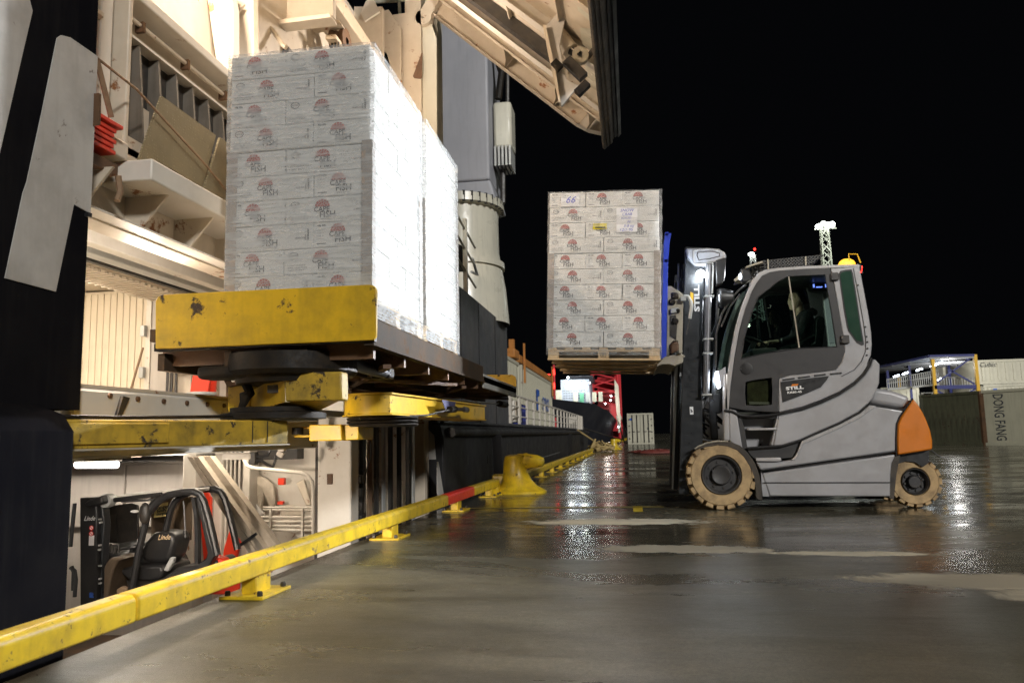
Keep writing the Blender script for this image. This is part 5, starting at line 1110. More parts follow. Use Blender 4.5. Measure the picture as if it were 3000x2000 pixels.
side([(2.623,0.128),(2.873,0.126),(2.856,0.077),(2.685,0.076)], 'belly_plate', 'grease', YN + .4, YF - .4)
# cab frame: pillar, roof rail, rear pillar with its window
fr_o = [(1.065,1.140),(1.102,1.412),(1.169,1.758),(1.242,2.076),(1.327,2.337),(1.421,2.547),(1.472,2.648),(1.540,2.726),(1.619,2.763),(1.760,2.776),(2.039,2.781),(2.355,2.778),(2.668,2.769),(2.683,2.748)]
fr_i = [(1.121,1.139),(1.155,1.411),(1.217,1.741),(1.286,2.045),(1.367,2.298),(1.457,2.508),(1.519,2.611),(1.587,2.690),(1.673,2.726),(1.786,2.739),(2.036,2.743),(2.353,2.740),(2.645,2.731),(2.665,2.729)]
for yy in (YN, YF - .07):
    vs = [(x, y, z) for y in (yy, yy + .07) for x, z in fr_o] + [(x, y, z) for y in (yy, yy + .07) for x, z in fr_i]; n = len(fr_o)
    O = lambda i, s: i + s * n; I = lambda i, s: 2 * n + i + s * n
    fs = []
    for i in range(n - 1):
        fs += [(O(i, 0), O(i + 1, 0), I(i + 1, 0), I(i, 0)), (O(i, 1), I(i, 1), I(i + 1, 1), O(i + 1, 1)), (O(i, 0), O(i, 1), O(i + 1, 1), O(i + 1, 0)), (I(i, 0), I(i + 1, 0), I(i + 1, 1), I(i, 1))]
    fs += [(O(0, 0), I(0, 0), I(0, 1), O(0, 1)), (O(n - 1, 0), O(n - 1, 1), I(n - 1, 1), I(n - 1, 0))]
    fp(MB().add(vs, fs), 'cab_frame', 'silver2', bevel=.008)
# rear pillar: ring of quads between outer outline and window outline
po = [(2.353,2.737),(2.516,2.737),(2.606,2.748),(2.670,2.752),(2.686,2.605),(2.708,2.387),(2.731,2.156),(2.742,1.983),(2.740,1.841),(2.720,1.714),(2.679,1.631),(2.679,1.595),(2.631,1.519),(2.517,1.417),(2.349,1.310),(2.141,1.221),(1.933,1.148),(1.740,1.108),(1.676,1.096),(1.700,1.479),(1.820,1.513),(2.026,1.529),(2.230,1.547),(2.328,1.561),(2.399,1.641),(2.440,1.767),(2.442,1.882),(2.412,2.213),(2.369,2.673)]
pn = MB().prism(po, 'Y', YN + .002, YN + .06); rp = fp(pn, 'rear_pillar', 'silver', bevel=.01)
fp(MB().prism(po, 'Y', YF - .06, YF - .002), 'rear_pillar', 'silver', bevel=.01)
wo = [(2.435,2.668),(2.457,2.700),(2.512,2.712),(2.580,2.714),(2.593,2.666),(2.616,2.361),(2.635,2.072),(2.651,1.872),(2.651,1.836),(2.627,1.827),(2.573,1.861),(2.495,1.993),(2.482,2.050),(2.464,2.224),(2.444,2.514)]
side(wo, 'rear_side_window_seal', 'black', YN - .002, YN + .004, parent=rp)
wi = [(2.451,2.652),(2.469,2.680),(2.518,2.694),(2.568,2.694),(2.578,2.645),(2.602,2.354),(2.621,2.066),(2.635,1.873),(2.581,1.886),(2.513,1.999),(2.498,2.057),(2.481,2.230),(2.460,2.513)]
M['rearglass'] = paint('rear_window_reflecting', (.02, .05, .035), .08, dirt=.3, dirtcol=(.05, .09, .06), dscale=3, bmp=.02, spec=.9)
side(wi, 'rear_side_window', 'rearglass', YN - .006, YN - .003, parent=rp)
for p in [(2.637,2.526),(2.682,2.039),(2.686,1.927),(2.691,1.865),(2.687,1.791),(2.674,1.715)]: fp(MB().lathe([(.001, -.004), (.009, -.004), (.011, .003)], (p[0], YN - .004, p[1]), 'Y', 10), 'bolt', 'dark', rp)
curve([(2.601,2.724),(2.631,2.447),(2.662,2.129),(2.675,1.899),(2.662,1.758),(2.611,1.646),(2.524,1.551),(2.385,1.485)], YN - .002, .004, 'panel_seam', 'rim', rp)
side([(2.671,2.763),(2.689,2.762),(2.704,2.662),(2.688,2.663)], 'roof_corner', 'black', YN, YF)
side([(2.691,2.745),(2.703,2.745),(2.691,2.673),(2.682,2.673)], 'tail_reflector', 'redlamp', YN + .0, YN + .05)  # red reflector, its shine put in as a glow
# logo panel with vent slots
side([(1.712,1.441),(1.897,1.461),(2.075,1.478),(2.248,1.492),(2.221,1.447),(2.148,1.365),(2.037,1.319),(1.884,1.262),(1.724,1.207)], 'badge_panel', 'black', YN - .006, YN + .003)
for k, (u, v) in enumerate([(1.738,1.463),(1.912,1.482),(2.090,1.501),(2.264,1.513)]):
    du, dv = ([(1.871,1.478),(2.041,1.495),(2.212,1.512),(2.388,1.523)])[k]
    fp(MB().bar((u, YN - .004, v), (du, YN - .004, dv), .008, .016), 'vent_slot', 'black')
lt = MB(); o_ = (1.863,1.367); text_into(lt, 'STILL', .048, (o_[0], YN - .012, o_[1]), (1, 0, .055), (-.055, 0, 1), bold=.0022, sx=1.75, align='CENTER')
q_ = (1.868,1.319); text_into(lt, 'RX60-45', .033, (q_[0] - .01, YN - .012, q_[1]), (1, 0, .055), (-.055, 0, 1), bold=.001, sx=1.35, align='CENTER'); fp(lt, 'lettering', 'whiteink')
side([(1.840,1.411),(1.908,1.414),(1.896,1.392),(1.825,1.389)], 'emblem', 'orange', YN - .012, YN - .009)
# door: dark frame with real openings, glass panes, hinges, handle
do = [(1.537,2.678),(1.602,2.716),(1.688,2.735),(1.842,2.745),(2.106,2.745),(2.342,2.741),(2.359,2.674),(2.412,2.213),(2.442,1.882),(2.438,1.760),(2.396,1.641),(2.326,1.561),(2.026,1.531),(1.820,1.515),(1.700,1.482),(1.685,1.308),(1.669,1.103),(1.521,1.114),(1.302,1.137),(1.128,1.174),(1.145,1.325),(1.202,1.640),(1.271,1.958),(1.357,2.262),(1.449,2.493),(1.506,2.631)]
gw = [(1.519,2.438),(1.604,2.500),(1.750,2.611),(1.876,2.669),(2.087,2.669),(2.288,2.670),(2.326,2.246),(2.358,1.825),(2.113,1.823),(1.944,1.824),(1.756,1.815),(1.561,1.779),(1.293,1.727),(1.337,1.955),(1.418,2.200),(1.501,2.417)]
gl2 = [(1.327,1.456),(1.460,1.480),(1.621,1.496),(1.620,1.339),(1.605,1.185),(1.442,1.173),(1.316,1.188),(1.312,1.320)]
def door(y, nm='cab_door'):
    # the frame is a sheet with two openings, triangulated by bmesh
    bm = bmesh.new(); loops = []
    for L in (do, gw, gl2):
        vs_ = [bm.verts.new((x, y, z)) for x, z in L]; loops.append([bm.edges.new((vs_[i], vs_[(i + 1) % len(vs_)])) for i in range(len(vs_))])
    bmesh.ops.triangle_fill(bm, use_beauty=True, use_dissolve=False, edges=[e_ for L in loops for e_ in L])
    g = bmesh.ops.extrude_face_region(bm, geom=bm.faces[:]); bmesh.ops.translate(bm, vec=(0, .035, 0), verts=[v for v in g['geom'] if isinstance(v, bmesh.types.BMVert)])
    bmesh.ops.recalc_face_normals(bm, faces=bm.faces)
    me = bpy.data.meshes.new(nm); bm.to_mesh(me); bm.free(); me.materials.append(M['doorgrey']); return link(me, nm, fk)
d1 = door(YN + .004); d2 = door(YF - .05)
side(gw, 'door_window', 'glass', YN + .02, YN + .026, parent=d1); side(gl2, 'lower_door_window', 'glassd', YN + .02, YN + .026, parent=d1)
side(gw, 'door_window', 'glass', YF - .03, YF - .024, parent=d2)
fp(MB().bar(*[(p[0], YN + .008, p[1]) for p in [(1.882,2.666),(1.947,1.827)]], .02, .012), 'window_slider', 'caststeel', d1)
curve([(1.293,1.727),(1.337,1.955),(1.418,2.200),(1.519,2.438),(1.750,2.611),(1.876,2.669),(2.288,2.670),(2.326,2.246),(2.358,1.825),(1.944,1.824),(1.561,1.779),(1.293,1.727)], YN + .002, .006, 'window_seal', 'black', d1)
h_ = (1.345,1.606); fp(MB().lathe([(.001, -.002), (.055, -.002), (.068, .0), (.07, .006)], (h_[0], YN - .001, h_[1]), 'Y', 24), 'door_handle', 'black', d1)
h2_ = (1.281,1.603); fp(MB().ball((h2_[0], YN - .003, h2_[1]), .007, 8), 'door_lock', 'chrome', d1)
for a_, b_ in (([(2.349,2.682),(2.427,2.590)]), ([(2.410,1.952),(2.494,1.854)])):
    fp(MB().box(a_[0], b_[0], YN - .03, YN + .01, b_[1], a_[1]), 'door_hinge', 'rim', bevel=.01)
curve([(1.128,1.170),(1.301,1.131),(1.521,1.108),(1.671,1.101)], YN - .002, .005, 'door_gap', 'black')
side([(1.357,1.493),(1.686,1.527),(1.665,1.175),(1.339,1.184)], 'window_backing', 'olive', YN + .06, YN + .08)  # olive sheet added behind the lower glass to paint its greenish sheen
side([(1.356,1.228),(1.653,1.212),(1.644,1.188),(1.361,1.198)], 'window_backing_edge', 'galv', YN + .045, YN + .059)
# windscreen, wrapping towards the front
ws = [(1.016,1.651),(1.039,2.032),(1.120,2.266),(1.226,2.432),(1.331,2.538),(1.405,2.591),(1.461,2.576),(1.376,2.328),(1.293,2.051),(1.224,1.746),(1.162,1.413),(1.142,1.545),(1.054,1.606)]
side(ws, 'windscreen_side', 'glass', YN + .06, YN + .064)
wsc = [(1.006,1.644),(1.031,2.033),(1.110,2.274),(1.219,2.442),(1.325,2.550),(1.406,2.601)]
mb = MB(); vs = []
for y in (YN + .05, YN + .25, 9.85, YF - .25, YF - .05):
    for x, z in wsc: vs.append((x - .05 * (1 - ((y - 9.85) / .6) ** 2), y, z))
n = len(wsc); mb.add(vs, [(j * n + i, j * n + i + 1, (j + 1) * n + i + 1, (j + 1) * n + i) for j in range(4) for i in range(n - 1)]); fp(mb, 'windscreen', 'glass')
curve(wsc, YN + .05, .012, 'windscreen_seal', 'black'); curve(wsc, YF - .05, .012, 'windscreen_seal', 'black')
curve([(1.089,2.112),(1.201,2.343),(1.322,2.485)], YN + .01, .01, 'wiper', 'black')
# roof, mesh guard above it
ra, rb_ = [(1.619,2.766),(2.668,2.764)]
mb = MB(); rl_ = [(1.561,2.732),(1.690,2.768),(2.038,2.775),(2.355,2.772),(2.668,2.764),(2.666,2.732),(2.353,2.740),(2.036,2.740),(1.687,2.729),(1.580,2.694)]
fp(MB().prism(rl_, 'Y', YN + .05, YF - .05), 'roof_panel', 'doorgrey')
gd = [(1.426,2.840),(1.622,2.892),(1.927,2.908),(2.320,2.924),(2.305,2.806),(2.146,2.815),(1.780,2.801),(1.495,2.794)]
g0 = fp(MB().prism([(1.426,2.840),(1.615,2.892),(1.628,2.868),(1.411,2.811)], 'Y', YN + .1, YF - .1), 'guard_visor', 'caststeel', bevel=.008)
for k in range(7): 
    y = YN + .12 + k * .175
    fp(MB().tube([(p[0], y, p[1]) for p in [(1.411,2.821),(1.622,2.889),(1.927,2.905),(2.320,2.921)]], .009, 6), 'guard_rail', 'rim', g0)
for k, p in enumerate([(1.629,2.889),(1.743,2.894),(1.856,2.903),(1.970,2.908),(2.082,2.911),(2.194,2.916),(2.306,2.922)]):
    fp(MB().tube([(p[0], YN + .1, p[1]), (p[0], YF - .1, p[1])], .007, 6), 'guard_bar', 'rim', g0)
wm, nt_, b__ = new_mat('fine_wire_mesh'); b__.inputs['Base Color'].default_value = (.05, .05, .05, 1)
ck_ = nt_.nodes.new('ShaderNodeTexChecker'); ck_.inputs['Scale'].default_value = 55; tc_ = nt_.nodes.new('ShaderNodeTexCoord'); nt_.links.new(tc_.outputs['Object'], ck_.inputs['Vector']); nt_.links.new(ck_.outputs['Fac'], b__.inputs['Alpha']); M['mesh'] = wm
side([(1.622,2.889),(1.927,2.905),(2.320,2.921),(2.146,2.815),(1.780,2.801),(1.637,2.786)], 'guard_mesh', 'mesh', YN + .1, YN + .102, parent=g0)
for p in ([(1.675,2.901),(1.672,2.784)], [(2.103,2.910),(2.100,2.805)]): fp(MB().bar((p[0][0], YN + .08, p[0][1]), (p[1][0], YN + .08, p[1][1]), .014, .014), 'guard_post', 'caststeel', g0)
# front roof lamp cluster
side([(1.271,2.678),(1.287,2.655),(1.406,2.731),(1.386,2.762)], 'lamp_bracket', 'caststeel', YN + .08, YN + .12)
lm = [(1.353,2.802),(1.389,2.812),(1.465,2.768),(1.488,2.674),(1.400,2.626),(1.361,2.651)]
lh = side(lm, 'work_lamp', 'black', YN + .05, YN + .2, bevel=.02)
a_, b_ = [(1.341,2.745),(1.355,2.696)]; fp(MB().box(a_[0], b_[0], YN + .07, YN + .18, b_[1], a_[1]), 'lens', 'lamp', lh)
rd_ = random.Random(4)
for k in range(9):
    p0 = ((1.497,2.815))[0] + rd_.uniform(0, .12); z0 = ((1.497,2.815))[1] - rd_.uniform(-.03, .05)
    fp(MB().tube([(p0 + rd_.uniform(-.08, .06), 9.4 + rd_.uniform(-.1, .2), z0 + rd_.uniform(-.03, .03)) for _ in range(4)], .009, 6), 'lamp_cable', 'dark')
# beacon
bc = (2.712,2.910); bx = bc[0]; bz = ((2.712,2.913))[1]
be = fp(MB().lathe([(.10, -.03), (.10, 0), (.085, .03), (.05, .055), (.001, .062)], (bx - .0, 9.85, bz + .0), 'Z', 20), 'beacon', 'amber')
fp(MB().tube([(bx - .0, 9.74, bz + .02), (bx, 9.74, bz + .10), (bx + .10, 9.74, bz + .09), (bx + .13, 9.74, bz - .02)], .008, 6), 'beacon_guard', 'steelyellow', be)
# wheels
def wheel(cx, cy, r, w_, rim_r, lugs, label=None, nm='wheel'):
    t = MB().lathe([(rim_r, -w_ / 2 + .02), (rim_r + .01, -w_ / 2), (r * .85, -w_ / 2 - .006), (r * .895, -w_ / 2 + .015), (r * .90, w_ / 2 - .015), (r * .86, w_ / 2 + .005), (rim_r, w_ / 2)], (cx, cy, r), 'Y', 48)
    wl = fp(t, nm, 'tyre', label=label)
    for k in range(lugs):
        for sd_ in (-1, 1):
            lg_ = MB()
            a = 2 * PI * (k + .5 * (sd_ > 0)) / lugs; da = 2 * PI / lugs * .33
            y0, y1 = (-w_ / 2 - .009, .03) if sd_ < 0 else (-.03, w_ / 2 + .009)
            vs_ = []
            for y, rr in ((y0, .87), (y0, .97), (y0 + .014, 1.0), (y1, 1.0), (y1, .88)):
                for an in (a - da, a + da): vs_.append((cx + r * rr * math.cos(an + .05 * (y - y0) * 8), cy + y, r + r * rr * math.sin(an + .05 * (y - y0) * 8)))
            lg_.add(vs_, [(0, 1, 3, 2), (2, 3, 5, 4), (4, 5, 7, 6), (6, 7, 9, 8), (0, 2, 4, 6, 8), (1, 9, 7, 5, 3)])
            lg_.build('tread_lug', 'tyre', wl)
    rm = MB().lathe([(rim_r, -w_ / 2 + .015), (rim_r - .012, -w_ / 2 - .006), (rim_r * .90, -w_ / 2 + .0), (rim_r * .84, -w_ / 2 + .035), (rim_r * .80, -w_ / 2 + .05), (rim_r * .52, -w_ / 2 + .05), (rim_r * .50, -w_ / 2 + .02), (rim_r * .46, -w_ / 2 + .004), (rim_r * .44, -w_ / 2 + .002), (rim_r * .40, -w_ / 2 + .008), (.001, -w_ / 2 + .008)], (cx, cy, r), 'Y', 40)
    rr = rm.build('rim', 'rim', wl)
    for k in range(8):
        a = 2 * PI * k / 8 + .2; MB().lathe([(.001, -.012), (.013, -.012), (.016, 0)], (cx + rim_r * .66 * math.cos(a), cy - w_ / 2 + .048, r + rim_r * .66 * math.sin(a)), 'Y', 6).build('wheel_nut', 'rim', wl)
    return wl
fwx = ((0.995,0.347))[0]; rwx = ((3.119,0.252))[0]
wheel(fwx, YN + .13, .395, .26, .225, 19, nm='wheel'); wheel(fwx, YF - .13, .395, .26, .225, 19)
rw = wheel(rwx, YN + .22, .285, .19, .150, 17); wheel(rwx, YF - .2, .285, .19, .150, 17)
fp(MB().tube([(fwx, YN + .2, .395), (fwx, YF - .2, .395)], .09, 12), 'front_axle', 'grease')
# mudguard over the front wheel
fo = [(0.713,0.695),(0.752,0.723),(0.849,0.758),(0.962,0.775),(1.115,0.772),(1.223,0.728),(1.308,0.641),(1.377,0.524),(1.417,0.390),(1.432,0.251),(1.434,0.105),(1.387,0.115),(1.365,0.133),(1.364,0.251),(1.352,0.377),(1.317,0.489),(1.257,0.596),(1.186,0.675),(1.084,0.719),(0.974,0.735),(0.861,0.716),(0.762,0.694)]
side(fo, 'mudguard', 'rubber', YN - .01, YN + .29, bevel=.006)
curve([(0.712,0.698),(0.752,0.726),(0.849,0.762),(0.961,0.781),(1.086,0.776)], YN - .02, .009, 'mudguard_edge', 'caststeel')
side([(1.439,0.425),(1.476,0.347),(1.518,0.243),(1.513,0.150),(1.443,0.151),(1.437,0.251)], 'mudflap', 'silver', YN + .01, YN + .1)
# mast, tilted back: outer channel, inner channel, cylinders, shroud, chains
mo = [(0.731,3.120),(0.961,3.097),(0.931,2.673),(0.889,2.075),(0.833,1.207)]
mo = [(0.731,3.120),(0.961,3.097)] + [(0.845,1.551),(0.831,1.113),(0.818,0.737),(0.622,0.159),(0.510,0.176),(0.583,1.119),(0.641,1.854)]
for yy in (YN + .12, YF - .22): fp(MB().prism(mo, 'Y', yy, yy + .10), 'outer_mast', 'mast', bevel=.01)
mi = [(0.644,2.951),(0.711,2.950),(0.671,2.234)] + [(0.598,1.559),(0.506,0.219),(0.444,0.224),(0.538,1.561)]
for yy in (YN + .28, YF - .34): fp(MB().prism(mi, 'Y', yy, yy + .06), 'inner_mast', 'mast', bevel=.006)
me_ = [(0.644,2.951),(0.661,2.953),(0.592,1.789)] + [(0.461,0.219),(0.444,0.224),(0.538,1.561)]
fp(MB().prism(me_, 'Y', YN + .26, YN + .28), 'mast_edge', 'galv')
for z in (.5, 1.6, 2.75): fp(MB().box(((0.627,1.558))[0] + (z - 1.2) * .035, ((0.713,1.555))[0] + (z - 1.2) * .035, YN + .22, YF - .22, z, z + .12), 'mast_cross_bar', 'mast')
c0, c1 = [(0.989,2.871),(0.877,1.336)]
fp(MB().tube([(c0[0], YN + .06, c0[1]), (c1[0], YN + .06, c1[1])], .04, 14), 'lift_cylinder', 'chrome'); fp(MB().tube([(c0[0] + .10, YN + .10, c0[1] - .3), (c1[0] + .09, YN + .10, c1[1])], .02, 10), 'lift_cylinder', 'mast')
for p in [(0.964,2.485),(0.929,1.975),(0.915,1.808),(0.878,1.321)]: fp(MB().box(p[0] - .05, p[0] + .065, YN + .02, YN + .16, p[1] - .01, p[1] + .01), 'cylinder_clamp', 'galv', bevel=.003)
cap = [(0.730,3.090),(0.925,3.081),(1.111,3.058),(1.178,3.021),(1.206,2.971),(1.184,2.919),(1.059,2.887),(0.957,2.859),(0.828,2.876),(0.746,2.965)]
cp = side(cap, 'mast_head_cover', 'crane', YN + .06, YN + .30, bevel=.03, seg=4)
curve([(0.815,3.036),(0.830,3.054),(0.968,3.064),(1.110,3.043),(1.174,3.000),(1.174,2.952),(1.060,2.908),(0.958,2.886),(0.836,2.884),(0.814,2.931),(0.815,3.036)], YN + .06, .012, 'cover_rib', 'silver2', cp)
curve([(0.868,3.030),(1.038,3.029),(1.119,3.003),(1.120,2.966),(1.004,2.941),(0.877,2.930),(0.857,2.989),(0.868,3.030)], YN + .06, .006, 'cover_rib', 'rim', cp)
mr = [(1.063,2.909),(1.173,2.940),(1.192,2.920),(1.159,2.676),(1.131,2.625),(1.060,2.606)]
mrr = side(mr, 'rear_view_mirror', 'black', YN + .02, YN + .12, bevel=.02, seg=3)
curve([(0.967,2.881),(1.033,2.895),(1.037,2.819),(1.020,2.638),(1.007,2.519)], YN + .05, .012, 'mirror_arm', 'galv', mrr)
# glaring lamp ball on the mast and round lamp in front of the windscreen
gb_ = (0.885,2.749); gl_ = fp(MB().ball((gb_[0], YN + .0, gb_[1]), .055, 16), 'mast_lamp', 'lamp')
point('mast_lamp_light', (gb_[0] - .02, YN - .10, gb_[1]), 7, (.80, .91, 1), .04)
hp_ = [(1.094,2.467),(1.257,2.459)]
hd = fp(MB().lathe([(.02, .16), (.085, .14), (.115, .04), (.118, 0), (.11, -.01)], (hp_[0][0] + .012, YN + .1, hp_[0][1]), 'X', 22), 'head_lamp', 'black')
fp(MB().lathe([(.001, 0), (.05, -.004)], (hp_[0][0], YN + .1, hp_[0][1]), 'X', 18), 'lens', 'lampsoft', hd); fp(MB().lathe([(.05, -.004), (.108, .004)], (hp_[0][0], YN + .1, hp_[0][1]), 'X', 22), 'lamp_glass', 'chrome', hd)
fl_ = [(0.998,1.589),(1.026,1.591),(1.035,1.472),(1.045,1.400),(1.020,1.389),(0.993,1.488)]
fp(MB().prism(fl_, 'Y', YN + .02, YN + .12), 'front_lamp', 'lampsoft', bevel=.01)
side([(1.026,1.591),(1.115,1.643),(1.113,1.499),(1.080,1.413),(1.045,1.400)], 'front_lamp_housing', 'crane', YN + .02, YN + .14, bevel=.01)
point('front_lamp_light', (((0.965,1.504))[0] - .04, YN + .05, ((0.965,1.504))[1]), 9, (.78, .88, 1), .04)
# STILL on the mast
lt = MB(); p_ = (0.837,2.479); text_into(lt, 'STILL', .082, (p_[0], YN + .112, p_[1]), (.035, 0, 1), (-1, 0, .035), bold=.0035, sx=1.7, align='CENTER'); fp(lt, 'lettering', 'whiteink')
side([(0.763,2.564),(0.799,2.544),(0.790,2.412),(0.756,2.438)], 'emblem', 'steelyellow', YN + .112, YN + .116)
a_, b_ = [(0.687,1.189),(0.728,1.098)]; wl_ = fp(MB().box(a_[0], b_[0], YN + .114, YN + .117, b_[1], a_[1]), 'warning_label', 'whiteink')
fp(MB().bar((a_[0] + .03, YN + .112, b_[1] + .03), (b_[0] - .03, YN + .112, a_[1] - .03), .004, .012).bar((a_[0] + .03, YN + .112, a_[1] - .06), (b_[0] - .03, YN + .112, a_[1] - .06), .004, .01), 'label_print', 'ink', wl_)
# hoses and hydraulics between mast and cab
rd_ = random.Random(11)
for k in range(10):
    x0 = ((0.923,1.260))[0] + rd_.uniform(-.1, .1); x1 = ((0.753,1.044))[0] + rd_.uniform(-.05, .25)
    z0 = ((0.923,1.274))[1] + rd_.uniform(-.05, .1); z1 = ((0.901,0.835))[1] + rd_.uniform(-.02, .15); y = YN + rd_.uniform(.2, .6)
    fp(MB().tube([(x0, y, z0), (x0 - .08, y - .03, z0 - .15), (x1, y, (z0 + z1) / 2 - .05), (x1 + .15, y, z1)], .013, 8), 'hydraulic_hose', 'black' if k % 3 else 'dark')
curve([(0.720,0.971),(0.755,0.868),(0.823,0.801),(0.936,0.780),(1.035,0.790)], YN + .15, .012, 'hydraulic_hose', 'black')
for a_, b_ in (([(0.935,1.270),(1.023,0.790)]), ([(0.982,1.356),(1.075,1.106)])): fp(MB().box(a_[0], b_[0], YN + .35, YF - .3, b_[1], a_[1]), 'front_bulkhead', 'rim', bevel=.02)
for a_, b_ in (([(0.828,1.266),(0.854,1.163)]), ([(0.902,1.329),(0.914,1.234)])): fp(MB().box(a_[0], b_[0], YN + .14, YN + .18, b_[1], a_[1]), 'hose_fitting', 'chrome', bevel=.008)
# carriage, forks, blue load guard
cpn = [(0.490,2.607),(0.530,2.603),(0.567,2.570),(0.620,2.536),(0.659,2.497),(0.661,2.451),(0.618,1.804),(0.576,1.804),(0.573,1.954),(0.523,1.956),(0.466,1.902),(0.442,1.791),(0.442,1.903)]
cg = side(cpn, 'fork_carriage', 'caststeel', 9.10, 9.16, bevel=.006)
side([(0.519,2.531),(0.605,2.526),(0.611,2.443),(0.523,2.447)], 'carriage_roller', 'grease', 9.08, 9.12, parent=cg, bevel=.02)
for u, v, r in ((0, 0, .028), (1, 0, .028), (2, 0, .02)):
    p = ([(0.530,2.415),(0.553,2.182),(0.588,2.306)])[u]; fp(MB().lathe([(.001, -.03), (r, -.03), (r * 1.5, .0), (r * 1.5, .03)], (p[0], 9.09, p[1]), 'Y', 14), 'carriage_bolt', 'grease', cg)
side([(0.503,2.334),(0.596,2.342),(0.607,2.308),(0.594,2.288),(0.502,2.267)], 'chain_anchor', 'galv', 9.06, 9.11, parent=cg, bevel=.01)
side([(0.498,2.251),(0.564,2.259),(0.577,2.155),(0.556,1.965),(0.487,2.014)], 'carriage_recess', 'dark', 9.09, 9.12, parent=cg)
side([(0.481,1.912),(0.538,1.946),(0.582,1.937),(0.582,1.836),(0.481,1.799)], 'carriage_roller', 'rusty', 9.07, 9.13, parent=cg, bevel=.03)
for yy in (9.35, 9.75, 10.2, 10.6): side([(0.489,2.584),(0.517,2.583),(0.481,1.810),(0.443,1.801)], 'carriage_plate', 'caststeel', yy, yy + .05)
fp(MB().prism([(0.430,1.789),(0.560,1.796),(0.581,1.808),(0.613,1.805),(0.654,1.777),(0.634,1.773),(0.624,1.702),(0.524,1.665),(0.466,1.688),(0.376,1.689),(0.320,1.662),(0.326,1.691),(0.368,1.732)], 'Y', 9.15, 10.6), 'carriage_foot', 'caststeel', bevel=.015)
curve([(0.660,2.469),(0.712,2.461),(0.741,2.405),(0.746,2.343),(0.730,2.261),(0.719,2.200)], 9.05, .022, 'mast_hose', 'galv'); curve([(0.719,2.200),(0.706,2.139),(0.670,2.017)], 9.05, .008, 'mast_hose', 'dark')
fp(MB().box(((0.657,2.463))[0] - .03, ((0.657,2.463))[0] + .03, 9.03, 9.10, ((0.656,2.442))[1] - .03, ((0.657,2.463))[1]), 'hose_bracket', 'galv')
bl1 = [(0.481,3.224),(0.553,3.216),(0.525,3.094),(0.501,2.886),(0.484,2.626),(0.430,2.631),(0.444,2.889),(0.461,3.097)]
bl2 = [(0.430,2.631),(0.486,2.621),(0.463,2.299),(0.430,1.771),(0.370,1.735),(0.400,2.302)]
lgd = fp(MB().prism(bl1, 'Y', 9.0, 9.035), 'load_guard', 'blue', bevel=.004)
fp(MB().prism(bl2, 'Y', 8.995, 9.04), 'load_guard_leg', 'blue', lgd, bevel=.004)
for yy in (9.45, 9.9, 10.35, 10.8): fp(MB().prism([(0.481,3.224),(0.516,3.220),(0.493,3.096),(0.476,2.888),(0.447,2.300),(0.415,1.771),(0.385,1.763),(0.430,2.631),(0.444,2.889),(0.461,3.097)], 'Y', yy, yy + .03), 'load_guard_bar', 'blue', lgd)
for z in [(0.491,3.211),(0.468,2.888),(0.443,2.506),(0.421,2.148),(0.400,1.813)]: fp(MB().box(z[0] - .01, z[0] + .03, 9.0, 10.83, z[1] - .02, z[1] + .02), 'load_guard_rail', 'blue', lgd)
fp(MB().prism([(0.437,3.105),(0.461,3.101),(0.432,2.629),(0.408,2.401),(0.392,2.401),(0.420,2.945)], 'Y', 9.08, 9.1), 'load_guard_panel', 'letter', lgd)
(zb0, zb1) = ((-0.788,1.727))[1], 0
for yy in (9.0, 9.55, 10.1, 10.62):
    x0, x1 = fxc - .60, fxc + .68; zc = fz - .146 + .055
    f_ = MB().add([(x0, yy, zc - .012 + .6 * .0402 * -1 + .0), (x0, yy + .12, zc - .036), (x1, yy + .12, zc + .0), (x1, yy, zc + .0), (x0, yy, zc - .03), (x0, yy + .12, zc - .03), (x1, yy + .12, zc - .05), (x1, yy, zc - .05)], [(0, 1, 2, 3), (7, 6, 5, 4), (0, 3, 7, 4), (1, 5, 6, 2), (0, 4, 5, 1), (2, 6, 7, 3)])
    f_ = MB().bar((x0, yy + .06, zc + .6 * .04), (x1, yy + .06, zc - .68 * .04), .12, .035)
    fp(f_, 'fork', 'galv', bevel=.004)
# ---- inside the cab: seat, wheel, display, rear pillars
side([(2.233,2.214),(2.287,2.258),(2.351,2.231),(2.354,2.115),(2.317,1.932),(2.296,1.841),(2.142,1.839),(2.054,1.827),(2.050,1.881),(2.207,1.936)], 'seat', 'black', 9.62, 10.08, bevel=.05, seg=3)
curve([(1.935,1.881),(2.052,1.922),(2.156,1.985),(2.215,2.013)], 9.60, .022, 'armrest', 'black')
sw = [(1.601,2.038),(1.440,1.967)]
stw = MB(); 
pts = []
for k in range(21):
    a = 2 * PI * k / 20; c_ = ((1.553,1.994)); pts.append((c_[0] + .17 * math.cos(a) * .8, 9.85 + .18 * math.sin(a), c_[1] - .17 * math.cos(a) * .42))
stw.tube(pts, .014, 8); fp(stw, 'steering_wheel', 'black')
curve([(1.553,1.986),(1.494,1.871),(1.442,1.749)], 9.85, .035, 'steering_column', 'black')
fp(MB().box(((1.437,1.920))[0], ((1.757,1.800))[0], 9.45, 10.3, ((1.515,1.716))[1], ((1.524,1.870))[1]), 'dashboard', 'rim', bevel=.04, seg=3)
side([(2.329,2.763),(2.393,2.809),(2.591,2.782),(2.598,2.651),(2.489,2.624),(2.336,2.648)], 'radio_console', 'black', 10.1, 10.3, bevel=.03)
for a_, b_ in (([(2.353,2.723),(2.371,2.681)]), ([(2.390,2.689),(2.464,2.676)]), ([(2.500,2.716),(2.521,2.676)]), ([(2.351,2.843),(2.364,2.806)]), ([(2.424,2.839),(2.446,2.808)])):
    fp(MB().box(a_[0], b_[0], 10.09, 10.1, b_[1], a_[1]), 'radio_display', 'bluelamp')
